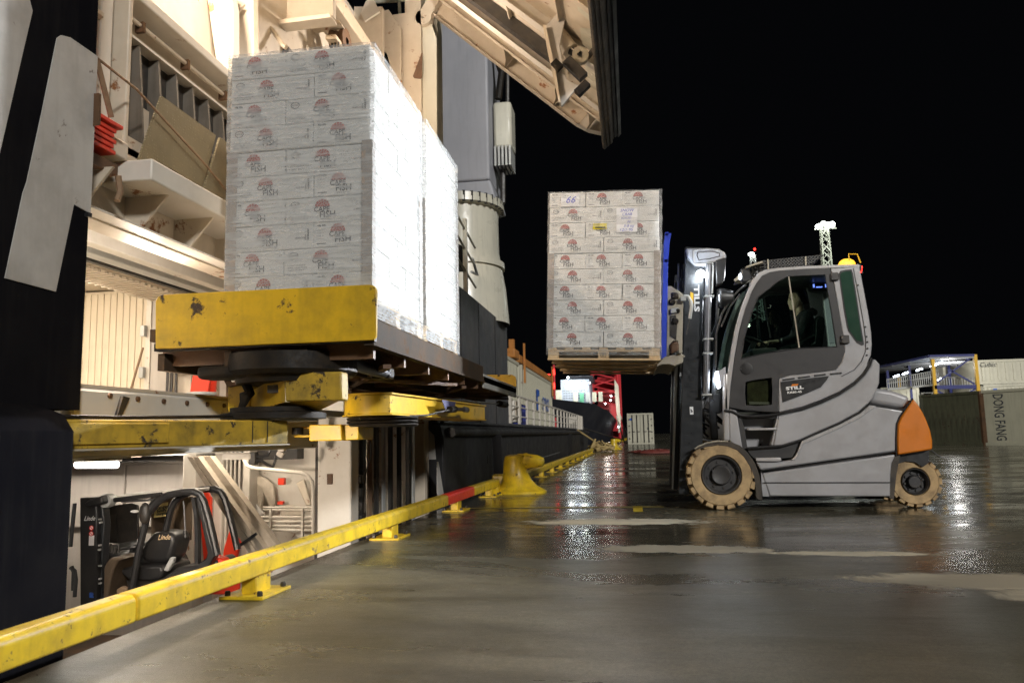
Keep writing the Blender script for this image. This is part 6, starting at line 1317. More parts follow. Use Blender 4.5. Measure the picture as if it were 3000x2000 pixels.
side([(2.520,2.640),(2.605,2.636),(2.622,1.983),(2.530,1.986)], 'inner_pillar', 'roofsteel', 10.3, 10.36)
curve([(2.509,2.590),(2.534,1.943)], 10.28, .014, 'inner_post', 'galv'); curve([(1.688,2.598),(1.674,2.090)], 10.3, .012, 'inner_post', 'dark'); curve([(1.776,2.627),(1.829,2.084)], 10.3, .012, 'inner_post', 'rim')
fp(MB().box(((2.330,1.809))[0] - .5, ((2.330,1.809))[0] + .2, 9.3, 10.4, 1.25, ((2.330,1.801))[1]), 'seat_base', 'black', bevel=.02)
point('driver_fill', (hp_[0][0] + .62, 9.62, ((1.517,2.393))[1]), 2.2, (1, .95, .78), .03)  # unseen point added in front of the driver to brighten the face
# ---- the truck's own lit lamps
spot('truck_work_light', (((1.327,2.725))[0] - .03, YN + .10, ((1.327,2.725))[1]), (-1.73, 5.9, 2.8), 3700, 78, .5, (.93, .96, 1), .05)
spot('truck_far_work_light', (((1.327,2.725))[0] - .03, YF - .10, ((1.327,2.725))[1]), (-1.0, 10.6, 1.6), 260, 90, .6, (.88, .94, 1), .05)
spot('truck_head_light', (hp_[0][0] - .03, YN + .1, hp_[0][1]), (-1.5, 8.4, .4), 110, 100, .7, (.88, .94, 1), .06)

# ================================================================ the driver
def skin(name, nodes, edges, mat, parent, sub=2, label=None):
    """one continuous body: joints with radii, grown by a Skin modifier and smoothed"""
    me = bpy.data.meshes.new(name); me.from_pydata([n[0] for n in nodes], edges, []); me.materials.append(M[mat])
    o = link(me, name, parent); sk = o.modifiers.new('skin', 'SKIN'); sk.use_smooth_shade = True

    for i, n in enumerate(nodes): r = n[1]; me.skin_vertices[0].data[i].radius = r if isinstance(r, tuple) else (r, r)
    me.skin_vertices[0].data[0].use_root = True
    s_ = o.modifiers.new('subd', 'SUBSURF'); s_.levels = s_.render_levels = sub; return o
(hx, hz) = (2.074,2.485)
drv = thing('person', 'driver in a black jacket seated in the forklift cab, looking towards the load', 'person', (hx + .12, 9.8, 1.5))
(sx_, sz_) = (2.144,2.257); (bx_, bz_) = (2.141,1.872); (ex, ez) = (2.004,1.973); (wx, wz) = (1.822,1.962); (kx, kz) = (1.750,1.818)
yc = 9.8
nodes = [((bx_ + .02, yc, bz_), .15), ((bx_, yc, bz_ + .22), (.15, .13)), ((sx_ + .01, yc, sz_ - .02), (.17, .13)), ((sx_ - .02, yc, sz_ + .09), .075),
         ((sx_ + .01, yc - .17, sz_ + .0), .075), ((ex + .03, yc - .24, ez + .05), .052), ((wx + .01, yc - .16, wz), .034),
         ((sx_ + .01, yc + .17, sz_ + .0), .075), ((ex + .03, yc + .24, ez + .05), .052), ((wx - .05, yc + .14, wz + .02), .034),
         ((bx_ - .03, yc - .11, bz_ - .02), .095), ((kx + .06, yc - .14, kz + .02), .075), ((kx + .0, yc - .14, kz - .42), .05),
         ((bx_ - .03, yc + .11, bz_ - .02), .095), ((kx + .06, yc + .14, kz + .02), .075), ((kx + .0, yc + .14, kz - .42), .05)]
edges = [(0, 1), (1, 2), (2, 3), (2, 4), (4, 5), (5, 6), (2, 7), (7, 8), (8, 9), (0, 10), (10, 11), (11, 12), (0, 13), (13, 14), (14, 15)]
skin('clothed_body', nodes, edges, 'jacket', drv)
# head: rings from the chin up, nose and brow pushed forward (the face looks along -x)
hd_ = MB(); prof = [(-.125, .030, .030, -.035), (-.118, .050, .045, -.03), (-.095, .064, .056, -.02), (-.065, .076, .064, -.008), (-.03, .084, .070, 0), (.01, .090, .074, .004), (.045, .094, .075, .008), (.08, .090, .070, .010), (.105, .072, .055, .012), (.12, .04, .03, .014), (.124, .003, .003, .014)]
n = 28; vs = []
for z, rx, ry, ox in prof:
    for k in range(n):
        a = 2 * PI * k / n; ca, sa = math.cos(a), math.sin(a); x = rx * ca; y = ry * sa
        f = max(0, -ca) ** 10                                    # towards the front
        x -= f * (.026 * math.exp(-((z + .028) / .016) ** 2) + .012 * math.exp(-((z + .010) / .02) ** 2) + .007 * math.exp(-((z - .02) / .012) ** 2) + .010 * math.exp(-((z + .070) / .010) ** 2) + .006 * math.exp(-((z + .108) / .014) ** 2))
        e_ = max(0, -ca) ** 3 * math.exp(-((abs(sa) - .42) / .16) ** 2) * math.exp(-((z - .003) / .014) ** 2); x += .010 * e_
        vs.append((hx + x + ox, yc + y, hz + z))
hd_.add(vs, [(i * n + k, i * n + (k + 1) % n, (i + 1) * n + (k + 1) % n, (i + 1) * n + k) for i in range(len(prof) - 1) for k in range(n)])
hd = hd_.build('head', 'skin', drv); s_ = hd.modifiers.new('subd', 'SUBSURF'); s_.levels = s_.render_levels = 1
MB().tube([(hx + .045, yc, hz - .20), (hx + .03, yc, hz - .12), (hx + .02, yc, hz - .06)], [.06, .052, .05], 14).build('neck', 'skin', hd)
for s in (-1, 1):
    MB().ball((hx + .018, yc + s * .077, hz - .01), .03, 12, .7, .35, 1.1).build('ear', 'skin', hd)
    MB().ball((hx - .073, yc + s * .030, hz + .003), .011, 10).build('eye', 'dark', hd)
    MB().tube([(hx - .088, yc + s * .012, hz + .020), (hx - .086, yc + s * .045, hz + .022)], .004, 6).build('eyebrow', 'hair', hd)
MB().tube([(hx - .088, yc - .022, hz - .071), (hx - .0935, yc, hz - .069), (hx - .088, yc + .022, hz - .071)], .003, 6).build('mouth', 'redpaint', hd)
hr = MB(); pr2 = [(-.05, .102, .082, .05), (-.02, .104, .083, .035), (.02, .106, .085, .022), (.05, .106, .085, .014), (.085, .100, .080, .012), (.115, .078, .062, .014), (.135, .04, .03, .016), (.14, .003, .003, .016)]
vs = []
for i, (z, rx, ry, ox) in enumerate(pr2):
    for k in range(n):
        a = 2 * PI * k / n; ca = math.cos(a); cut = max(0, -ca) if z < .06 else max(0, -ca) * .12
        vs.append((hx + rx * ca * (1 - .62 * cut) + ox + (.05 * cut if z < .06 else 0), yc + ry * math.sin(a) * (1 - .25 * cut), hz + z))
hr.add(vs, [(i * n + k, i * n + (k + 1) % n, (i + 1) * n + (k + 1) % n, (i + 1) * n + k) for i in range(len(pr2) - 1) for k in range(n)]); hr.build('hair', 'hair', hd)
MB().tube([(sx_ + .09, yc - .06, sz_ + .07), (sx_ + .13, yc, sz_ + .06), (sx_ + .09, yc + .06, sz_ + .07)], .045, 10).build('hood', 'jacket', drv)
def hand(x, y, z, s):
    pal = [((x, y, z), .022), ((x - .045, y, z + .004), (.034, .018)), ((x - .085, y, z + .0), (.036, .015))]
    h = skin('hand', pal, [(0, 1), (1, 2)], 'skin', drv)
    for k, (o_, L) in enumerate(((-.027, .070), (-.009, .080), (.009, .075), (.027, .058))):
        MB().tube([(x - .075, y + o_, z + .002), (x - .085 - L * .45, y + o_ * 1.1, z + .004), (x - .085 - L * .75, y + o_ * 1.1, z - .018), (x - .085 - L * .72, y + o_ * 1.1, z - .040)], [.010, .0095, .0085, .007], 8).build('finger', 'skin', h)
    MB().tube([(x - .025, y + s * .03, z), (x - .06, y + s * .05, z - .012), (x - .095, y + s * .045, z - .026)], [.013, .011, .008], 8).build('thumb', 'skin', h)
    return h
hand(wx - .01, yc - .15, wz, 1); hand(wx - .07, yc + .13, wz + .02, -1)
MB().tube([(wx + .012, yc - .155, wz - .001), (wx + .03, yc - .16, wz)], .036, 12).build('wrist_watch', 'chrome', drv)
# ================================================================ the black truck parked on the lower deck
bt = thing('parked_forklift', 'black forklift parked on the lower deck behind the yellow rail', 'forklift', (-4.6, 7.4, -1.6))
def bp_(mb, nm, mat, parent=bt, **k): return mb.build(nm, mat, parent, **k)
Y7 = 7.0
def bs(pts, nm, mat, y0, y1, **k): return bp_(MB().prism(pts, 'Y', y0, y1), nm, mat, **k)
# overhead guard: bent tubes near and far, roof plates
gn = [(p[0], Y7, p[1]) for p in [(-4.858,-0.586),(-4.819,-0.423),(-4.783,-0.176),(-4.734,0.051),(-4.694,0.217),(-4.651,0.300),(-4.584,0.357),(-4.482,0.397),(-4.345,0.422),(-4.220,0.426),(-4.150,0.399),(-4.103,0.326),(-4.054,0.182),(-4.004,0.008),(-3.954,-0.175)]]
for dy in (0, .38):
    bp_(MB().tube([(x, y + dy, z) for x, y, z in gn], .034, 10), 'guard_tube', 'black')
fg = [(-4.706,0.227),(-4.652,0.305),(-4.584,0.358),(-4.482,0.397),(-4.345,0.422),(-4.220,0.429),(-4.145,0.407),(-4.103,0.337),(-4.114,0.316),(-4.156,0.379),(-4.219,0.395),(-4.344,0.389),(-4.469,0.366),(-4.560,0.325),(-4.616,0.279),(-4.660,0.217)]
bs(fg, 'guard_side', 'black', Y7 - .02, Y7 + .05, bevel=.008)
rp_ = [(-4.173,0.379),(-4.144,0.378),(-4.101,0.254),(-4.026,0.008),(-3.963,-0.175),(-4.030,-0.276),(-4.141,-0.297),(-4.142,-0.257),(-4.054,-0.196),(-4.045,-0.145),(-4.108,0.110),(-4.158,0.275)]
bs(rp_, 'rear_pillar', 'black', Y7 - .03, Y7 + .06, bevel=.012)
bs([(-4.258,0.369),(-4.223,0.369),(-4.190,0.214),(-4.173,0.008),(-4.165,-0.257),(-4.199,-0.257),(-4.207,0.008),(-4.224,0.214)], 'rear_post', 'black', Y7 + .02, Y7 + .08)
rf = MB(); (ax0, az0), (ax1, az1) = [(-5.087,0.388),(-4.254,0.431)]
M['milky'] = paint('milky_roof_sheet', (.75, .72, .68), .35, dirt=.3, dscale=3, bmp=.05)
bp_(MB().add([(ax0, Y7 + .03, az0), (ax1, Y7 + .03, az1 + .005), (ax1, Y7 + .45, az1 + .02), (ax0, Y7 + .45, az0 + .015), (ax0, Y7 + .03, az0 - .03), (ax1, Y7 + .03, az1 - .03), (ax1, Y7 + .45, az1 - .01), (ax0, Y7 + .45, az0 - .015)], [(0, 1, 2, 3), (7, 6, 5, 4), (0, 4, 5, 1), (1, 5, 6, 2), (2, 6, 7, 3), (3, 7, 4, 0)]), 'guard_roof', 'milky', bevel=.005)
bp_(MB().tube([(p[0], Y7 - .01, p[1]) for p in [(-5.074,0.354),(-4.551,0.405)]], .022, 10), 'gas_strut', 'black')
bp_(MB().tube([(p[0], Y7 + .05, p[1]) for p in [(-5.014,0.334),(-4.734,0.346),(-4.299,0.421)]], .012, 8), 'roof_rail', 'chrome')
cw = (-5.118,0.352); bp_(MB().lathe([(.001, -.05), (.02, -.05), (.022, -.04), (.065, -.04), (.07, 0), (.065, .05)], (cw[0], Y7 - .02, cw[1]), 'Y', 22), 'roof_roller', 'galv')
# mast with lettering and round warning signs
ms = [(-5.359,0.388),(-5.183,0.391),(-5.167,0.230),(-5.128,-0.588),(-5.303,-0.631)]
mst = bs(ms, 'mast', 'black', 6.9, 7.02, bevel=.01)
bs([(-5.172,0.334),(-5.142,0.271),(-5.118,0.126),(-5.126,-0.080),(-5.112,-0.588),(-5.128,-0.588)], 'mast_inner', 'mast', 6.95, 7.05, bevel=.008)
bs([(-5.286,0.335),(-5.229,0.376),(-5.131,0.396),(-5.097,0.416),(-5.075,0.333),(-5.138,0.313),(-5.243,0.293)], 'mast_head', 'black', 6.86, 7.0, bevel=.02)
p_ = (-5.208,0.189); lt = MB(); text_into(lt, 'Linde', .06, (p_[0] - .03, 6.892, p_[1]), (1, 0, .03), (0, 0, 1), shear=.35, sx=.9, bold=.001); lt.build('lettering', 'whiteink', mst)
for k, (px_, pz_) in enumerate([(-5.212,0.100),(-5.212,0.046)]):
    s_g = MB().lathe([(.001, -.002), (.021, -.002)], (px_, 6.896, pz_), 'Y', 20).build('round_sign', 'whiteink', mst)
    MB().lathe([(.017, -.004), (.024, -.004)], (px_, 6.895, pz_), 'Y', 20).build('sign_ring', 'redpaint', mst)
    MB().bar((px_ - .014, 6.890, pz_ + .014), (px_ + .014, 6.890, pz_ - .014), .002, .005).build('sign_bar', 'redpaint', mst)
a_, b_ = [(-5.235,0.028),(-5.182,-0.067)]; MB().box(a_[0], b_[0], 6.893, 6.899, b_[1], a_[1]).build('blank_sticker', 'whiteink', mst)
a_, b_ = [(-5.205,-0.504),(-5.160,-0.554)]
for i in range(6): MB().box(a_[0], b_[0] - .004 * (i % 3), 6.893, 6.899, b_[1] + (a_[1] - b_[1]) * i / 6, b_[1] + (a_[1] - b_[1]) * (i + .5) / 6).build('print_strip', 'bluetext', mst)
for (u, v) in [(-5.143,0.180),(-5.133,0.149),(-5.134,-0.067),(-5.136,-0.108),(-5.125,-0.260),(-5.116,-0.382),(-5.114,-0.423)]: MB().box(u - .006, u + .012, 6.9, 6.93, v - .008, v + .008).build('mast_bolt', 'galv', mst)
# seat, steering wheel, dash, bonnet
seat = bs([(-4.930,-0.169),(-4.897,-0.093),(-4.839,-0.029),(-4.804,0.003),(-4.745,0.016),(-4.613,0.008),(-4.565,-0.014),(-4.551,-0.083),(-4.577,-0.190),(-4.604,-0.264),(-4.674,-0.297),(-4.841,-0.297),(-4.926,-0.260)], 'seat_back', 'black', 7.25, 7.55, bevel=.05, seg=3)
p_ = (-4.669,-0.036); lt = MB(); text_into(lt, 'Linde', .07, (p_[0], 7.24, p_[1]), (1, 0, .02), (0, 0, 1), shear=.35, sx=.9, bold=.001); lt.build('lettering', 'wood', seat)
bs([(-5.033,-0.324),(-4.916,-0.292),(-4.751,-0.286),(-4.610,-0.293),(-4.573,-0.333),(-4.605,-0.416),(-4.722,-0.438),(-4.934,-0.434),(-5.025,-0.377)], 'seat_cushion', 'black', 7.1, 7.6, bevel=.05, seg=3)
bs([(-5.005,-0.440),(-4.605,-0.427),(-4.624,-0.542),(-4.952,-0.565)], 'seat_base', 'dark', 7.15, 7.6)
bs([(-4.544,-0.326),(-4.479,-0.202),(-4.433,-0.201),(-4.443,-0.243),(-4.497,-0.336)], 'seat_lever', 'galv', 7.05, 7.1, bevel=.01)
sw_ = []
for k in range(19):
    a = 2 * PI * k / 18; c_ = (-5.100,-0.147); sw_.append((c_[0] + .17 * math.cos(a), 7.4 + .17 * math.sin(a), c_[1] + .03 * math.cos(a)))
bp_(MB().tube(sw_, .014, 8), 'steering_wheel', 'black'); bp_(MB().tube([(((-5.100,-0.147))[0], 7.4, ((-5.100,-0.147))[1]), (((-5.154,-0.287))[0], 7.4, ((-5.154,-0.287))[1])], .03, 8), 'steering_column', 'black')
bs([(-5.434,-0.147),(-5.368,-0.136),(-5.182,-0.190),(-5.012,-0.212),(-5.010,-0.276),(-5.176,-0.341),(-5.423,-0.256)], 'dashboard', 'black', 7.15, 7.9, bevel=.04)
for (u, v) in [(-5.255,-0.129),(-5.220,-0.113),(-5.172,-0.140),(-5.137,-0.119)]: bp_(MB().tube([(u, 7.2, v - .06), (u, 7.2, v + .02)], .012, 6), 'control_lever', 'dark')
M['brownarm'] = paint('dusty_mudguard', (.10, .07, .045), .6, dirt=.6, dscale=5, bmp=.2)
bs([(-5.164,-0.517),(-5.149,-0.341),(-5.107,-0.237),(-5.062,-0.193),(-4.980,-0.191),(-4.909,-0.205),(-4.978,-0.231),(-5.022,-0.299),(-5.052,-0.413),(-5.078,-0.619),(-5.195,-0.620)], 'mudguard', 'brownarm', 6.98, 7.3, bevel=.03, seg=3)
bs([(-5.275,-0.224),(-4.874,-0.213),(-4.798,-0.348),(-4.927,-0.628),(-5.255,-0.631)], 'body_front', 'dark', 7.3, 7.9)
bs([(-4.838,-0.503),(-4.587,-0.409),(-4.429,-0.305),(-4.201,-0.283),(-4.022,-0.211),(-3.975,-0.272),(-4.084,-0.416),(-4.833,-0.648)], 'bonnet', 'black', 7.08, 7.45, bevel=.04, seg=3)
bs([(-4.127,-0.312),(-4.039,-0.198),(-3.947,-0.229),(-3.976,-0.424),(-4.124,-0.425)], 'counterweight', 'redbox', 7.1, 7.25, bevel=.03)
fpn = [(-4.972,-0.491),(-4.918,-0.460),(-4.871,-0.480),(-4.891,-0.562),(-4.960,-0.563)]; bs(fpn, 'hose_guide', 'strap', 6.96, 7.02, bevel=.01)
# grey screen panels behind, work lamp, mirror, aerial-like handle
bs([(-5.893,0.145),(-5.737,0.227),(-5.500,0.248),(-5.420,0.224),(-5.406,-0.105),(-5.455,-0.198),(-5.864,-0.175)], 'side_curtain', 'dark', 7.9, 7.93, bevel=.01)
bs([(-5.840,0.102),(-5.657,0.136),(-5.630,-0.156),(-5.827,-0.156)], 'curtain_window', 'rim', 7.86, 7.88)
bs([(-5.299,0.301),(-4.816,0.309),(-4.815,-0.159),(-5.282,-0.135)], 'rear_screen', 'brownarm', 7.95, 7.98)
p_ = (-4.706,0.227); wl2 = bp_(MB().ball((p_[0], 6.97, p_[1]), .07, 14, .8, .6, 1.5), 'head_lamp', 'dark')
p_ = (-4.766,0.253); bp_(MB().ball((p_[0], 6.9, p_[1]), .03, 12, 1.4, 1, .5), 'warning_lamp', 'whiteink')
bp_(MB().tube([(p[0], 7.3, p[1]) for p in [(-4.510,0.315),(-4.501,0.271),(-4.477,0.013)]], .009, 6), 'hanging_handle', 'chrome'); bp_(MB().tube([(p[0], 7.3, p[1]) for p in [(-4.477,0.024),(-4.471,-0.051)]], .02, 8), 'handle_grip', 'black')
sg = tag(MB().prism([(-5.085,0.242),(-4.934,0.273),(-4.937,0.126),(-5.091,0.109)], 'Y', 7.70, 7.706).build('danger_sign', 'label'), 'pale yellow sign reading Danger Battery charging behind the black truck', 'sign')
M['signpaper'] = paint('pale_yellow_sign', (.72, .58, .22), .6, dirt=.3, bmp=.05); sg.data.materials[0] = M['signpaper']
lt = MB()
for s_, sz, (u, v) in zip(('Danger', 'Battery', 'charging'), (.062, .040, .040), [(-4.999,0.220),(-5.000,0.184),(-4.999,0.152)]): text_into(lt, s_, sz, (u, 7.694, v), (1, 0, .12), (-.12, 0, 1), sx=.92, bold=.001)
lt.build('lettering', 'ink', sg)
# nearest truck parts at the left edge, cut by the hull
bt2 = thing('mast_hoses', 'black mast hoses and steel brackets beside the hull edge', 'hoses', (-5.2, 6.6, -1.6))
for k, pts in enumerate(([(-5.174,0.360),(-5.186,0.161),(-5.198,-0.037)], [(-5.188,-0.224),(-5.142,-0.253),(-5.127,-0.331),(-5.130,-0.487)], [(-5.178,-0.214),(-5.153,-0.263),(-5.150,-0.429)])):
    MB().tube([(p[0], 6.6, p[1]) for p in pts], .018, 8).build('hose', 'black', bt2)
MB().box(-5.5, -5.42, 6.6, 6.7, -.1, .3).build('bracket', 'rim', bt2)
area('lower_deck_light', (-4.6, 8.3, 1.05), (-4.6, 8.4, -1), 24, 1.2, .4, (1, .86, .68))

# ================================================================ the distance
# ---- cream container standing on the quay, doors towards us
qc = thing('freight_container', 'single cream container far down the quay with closed doors', 'container', (1.2, 62, 0), 'containers standing on the quay')
x0, x1, y0 = -.42, 1.94, 62.0
(x0, z0_), (x1, z1_) = [(-0.326,0.076),(1.722,0.061)]
zt = ((-0.233,2.415))[1]
MB().box(x0 + .05, x1 - .05, y0 + .05, y0 + 12.2, .05, zt - .05).build('panel', 'boxwhite', qc)
for xa in (x0, x1 - .13): MB().box(xa, xa + .13, y0, y0 + .2, 0, zt).build('corner_post', 'boxwhite', qc)
for za in (0, zt - .14): MB().box(x0 + .13, x1 - .13, y0, y0 + .15, za, za + .14).build('end_rail', 'boxwhite', qc)
wd = x1 - x0
for k in range(2):
    d = MB().box(x0 + .14 + k * (wd / 2 - .13), x0 + k * (wd / 2 - .13) + wd / 2 - .02, y0 - .01, y0 + .04, .16, zt - .16).build('door', 'boxwhite', qc)
    for f in (.3, .72):
        xx = x0 + .14 + k * (wd / 2 - .13) + f * (wd / 2 - .16); MB().tube([(xx, y0 - .05, .12), (xx, y0 - .05, zt - .12)], .035, 6).build('lock_rod', 'dark', d)
        MB().box(xx - .05, xx + .2, y0 - .07, y0 - .04, .95, 1.0).build('handle', 'dark', d)
for zz in (.4, .9, 1.4, 1.9):
    for xx in (x0 + .1, x1 - .2): MB().box(xx, xx + .1, y0 - .05, y0, zz, zz + .08).build('hinge', 'dark', qc)
MB().box(x0 + .2, x0 + .42, y0 - .02, y0 - .012, zt - .55, zt - .38).build('sticker', 'bluetext', qc)
MB().box(x1 - .5, x1 - .38, y0 - .02, y0 - .012, 1.1, 1.3).build('sticker', 'ink', qc)
gw_ = thing('gangway', 'small white gangway leaning at the far ship beside the container', 'gangway', (-.9, 64, 0))
for dx in (0, .35): MB().bar((-1.5 + dx + .3, 64, 2.3), (-.6 + dx, 64, 0), .05, .1).build('side_rail', 'cone', gw_)
for k in range(6): MB().box(-1.15 + .12 * k, -.8 + .12 * k, 63.95, 64.05, 2.0 - .36 * k, 2.04 - .36 * k).build('tread', 'cone', gw_)
# ---- containers at the right: mossy dark side, pale end with lettering
A, B_, C_ = (14.6, 40.6), (16.35, 36.9), (24.0, 39.6)
def panelbox(t, p0, p1, dpt, z0, z1, mat, nm='panel', rib=None, ribm=None):
    """upright wall from p0 to p1 with pressed ribs"""
    a, b = Vector((*p0, 0)), Vector((*p1, 0)); d = (b - a); L = d.length; d.normalize(); nn = Vector((-d.y, d.x, 0))
    w_ = MB().obox(((a + b) / 2 + nn * dpt / 2 + Vector((0, 0, (z0 + z1) / 2))), d * L / 2, nn * dpt / 2, Vector((0, 0, (z1 - z0) / 2))).build(nm, mat, t)
    if rib:
        n = int(L / rib)
        rm_ = MB().obox((0, 0, 0), d * rib * .26, nn * .03, Vector((0, 0, (z1 - z0) / 2 - .12))).mesh('rib', ribm or mat)
        for i in range(n):
            c = a + d * (rib * (i + .5)) - nn * .02 * (1 if True else -1); link(rm_, 'rib', w_, local=True, loc=(c.x, c.y, (z0 + z1) / 2))
    return w_
dk = thing('freight_container', 'dark mossy container side with rusty corner post at the right', 'container', (16, 38, 0), 'containers standing on the quay')
pa_, pb_ = [(14.010,40.113),(15.515,37.242)]
H1 = 2.42
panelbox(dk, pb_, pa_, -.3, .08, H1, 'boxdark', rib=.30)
d_ = (Vector((*pa_, 0)) - Vector((*pb_, 0)))
MB().obox((pb_[0], pb_[1], H1 / 2), (.10, 0, 0), (0, .10, 0), (0, 0, H1 / 2)).build('corner_post', 'rusty', dk); MB().obox((pa_[0], pa_[1], H1 / 2), (.08, 0, 0), (0, .08, 0), (0, 0, H1 / 2)).build('corner_post', 'boxdark', dk)
for zz in (.06, H1 - .06): MB().bar((*pa_, zz), (*pb_, zz), .16, .12).build('rail', 'boxdark', dk)
pc_ = (18.300,32.237)
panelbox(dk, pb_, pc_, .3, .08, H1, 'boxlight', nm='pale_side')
for zz in (.06, H1 - .06): MB().bar((*pb_, zz), (*pc_, zz), .16, .12).build('rail', 'boxlight', dk)
e_ = Vector((pc_[0] - pb_[0], pc_[1] - pb_[1], 0)).normalized()
ox_ = ((15.888,35.882))[0]; t_ = (ox_ - pb_[0]) / (pc_[0] - pb_[0])
o_ = Vector((ox_, pb_[1] + (pc_[1] - pb_[1]) * t_, 0)) - Vector((-e_.y, e_.x, 0)) * .008
lt = MB(); text_into(lt, 'DONG FANG', .68, (o_.x, o_.y, 1.22), (0, 0, -1), tuple(e_), bold=.008, sx=.50); lt.build('lettering', 'ink', dk)
# roof, so that it is a closed box from elsewhere
MB().prism([pa_, pb_, pc_, (pc_[0] + (pa_[0] - pb_[0]), pc_[1] + (pa_[1] - pb_[1]))], 'Z', H1 - .05, H1 - .02).build('roof', 'boxlight', dk)
# stacked pale containers behind
def pale(label, xa, xb, y, za, zb, dpt=5):
    t = thing('freight_container', label, 'container', (xa, y, za), 'pale containers stacked at the right')
    MB().box(xa + .04, xb - .04, y + .04, y + dpt, za + .04, zb - .04).build('panel', 'boxwhite', t)
    for x in (xa, xb - .16): MB().box(x, x + .16, y, y + .16, za, zb).build('corner_post', 'boxwhite', t)
    for z in (za, zb - .14): MB().box(xa + .16, xb - .16, y, y + .1, z, z + .14).build('rail', 'boxwhite', t)
    rm_ = MB().box(0, .14, 0, .03, za + .2, zb - .2).mesh('rib', 'boxwhite')
    for i in range(int((xb - xa - .4) / .45)): link(rm_, 'rib', t, loc=(xa + .25 + .45 * i, y + .012, 0))
    return t
(ua, va), (ub, vb), (uc, vc) = [(21.620,4.942),(29.144,4.773),(21.486,3.421)]
t1 = pale('upper pale container at the right with faint dark lettering', ua, ub, 52, vc, va)
(ua2, va2), (_, vb2) = [(21.877,3.366),(21.553,-0.270)]
t2 = pale('lower pale container at the right with a small dark mark', ua2, ub, 52, 0, vc - .02)
lt = MB(); p_ = (22.189,4.641); text_into(lt, 'Cubic', .42, (p_[0], 51.96, p_[1]), (1, 0, 0), (0, 0, 1), shear=.3); lt.build('lettering', 'ink', t1)
p_, q_ = [(22.390,3.136),(22.610,2.959)]; MB().box(p_[0], q_[0], 51.95, 51.98, q_[1], p_[1]).build('mark', 'bluetext', t2)
for (u, v), (u2, v2) in (([(22.351,2.925),(22.437,2.794)]), ([(22.527,2.919),(22.614,2.789)])): MB().box(u, u2, 51.95, 51.98, v2, v).build('mark', 'dark', t2)
(ua3, va3), (ub3, vb3) = [(16.398,3.479),(18.761,3.361)]
t3 = pale('pale container behind the tail of the forklift', ua3, ub3, 54, 0, va3)
# white reefer with machinery, lit, inside the yellow portal
(ra0, rz0), (ra1, rz1) = [(21.833,5.370),(23.629,2.911)]
rf_ = thing('freight_container', 'brightly lit refrigerated container end framed by the yellow posts', 'container', (ra0, 58, 0), 'pale containers stacked at the right')
MB().box(ra0, ra1 + 1.5, 58, 60, 0, rz0).build('panel', 'cone', rf_)
for k, (a_, b_) in enumerate((([(22.432,4.426),(22.848,4.076)]), ([(22.355,4.044),(22.734,3.793)]), ([(23.199,4.544),(23.400,4.297)]), ([(23.025,4.070),(23.535,3.815)]))):
    MB().box(a_[0], b_[0], 57.8, 58, b_[1], a_[1]).build('cooling_unit', 'dark', rf_, bevel=.05)
    MB().lathe([(.001, -.02), (.16, -.02), (.2, .05)], ((a_[0] + b_[0]) / 2, 57.76, (a_[1] + b_[1]) / 2), 'Y', 14).build('fan', 'galv', rf_)
for k in range(6): MB().box(ra0 + .2 + k * .55, ra0 + .24 + k * .55, 57.95, 58, .2, rz0 - .1).build('panel_seam', 'strap', rf_)
# ---- steel gallery: yellow posts, blue frame, roof, railing, lit lamps, stair
ga = thing('steel_gallery', 'lit blue and yellow steel gallery with a sloping roof and white railing', 'gallery', (19, 50, 0))
posts = ((([(17.502,4.962),(17.455,2.131)])), (([(19.822,4.975),(19.811,2.360)])))
for (a_, b_) in posts: MB().box(a_[0] + .0, a_[0] + .17, 48, 48.2, 0, a_[1]).build('post', 'steelyellow', ga)
yB = 54
for a_ in [(16.847,4.620),(18.218,5.025),(20.657,5.005)]: MB().box(a_[0], a_[0] + .14, yB, yB + .2, 0, a_[1]).build('column', 'steelblue', ga)
a_ = (17.839,4.246); MB().box(a_[0], a_[0] + .16, yB + 1, yB + 1.2, 0, a_[1]).build('post', 'steelyellow', ga)
(r0x, r0z), (r1x, r1z), (r2x, r2z) = [(17.504,4.982),(19.822,4.975),(14.548,4.080)]
# roof sheet and its edge beams
rfp = [(*(17.500,4.942), 48), (*(19.818,4.935), 48)]
(xa, za), (xb, zb), (xc, zc) = [(17.409,4.965),(19.800,4.936),(14.355,4.046)]
MB().add([(xa, 48, za), (xb, 48, zb), (xb + 2, 56, zb), (xc + 4.5, 62, za), (xc + 1.6, 60, za - .1)], [(0, 1, 2, 3, 4)]).add([(xa, 48, za + .1), (xb, 48, zb + .1), (xb + 2, 56, zb + .1), (xc + 4.5, 62, za + .1), (xc + 1.6, 60, za)], [(4, 3, 2, 1, 0)]).build('roof', 'roofsteel', ga)
for (p, q) in (((xa, 48, za), (xb, 48, zb)), ((xb, 48, zb), (xb + 2, 56, zb)), ((xa, 48, za), (xc + 1.6, 60, za - .1))): MB().bar(p, q, .10, .13).build('edge_beam', 'steelblue', ga)
for k in range(5):
    f = k / 5; MB().bar((xa + (xc + 1.6 - xa) * f, 48 + 12 * f, za - .12), (xb + 2 * f, 48 + 8 * f, zb - .12), .06, .10).build('purlin', 'roofsteel', ga)
for p, q in (([(19.851,4.894),(17.551,3.299)]), ([(18.405,4.188),(19.745,3.269)]), ([(19.776,2.992),(18.619,2.355)]), ([(17.599,2.979),(18.622,2.394)])): MB().bar((p[0], 48.1, p[1]), (q[0], 48.1, q[1]), .08, .09).build('brace', 'steelblue', ga)
p, q = [(17.538,3.140),(19.786,3.110)]; MB().bar((p[0], 48.1, p[1]), (q[0], 48.1, q[1]), .2, .22).build('floor_beam', 'steelblue', ga)
(ya0, yz0), (ya1, yz1) = [(15.379,3.261),(18.319,3.377)]
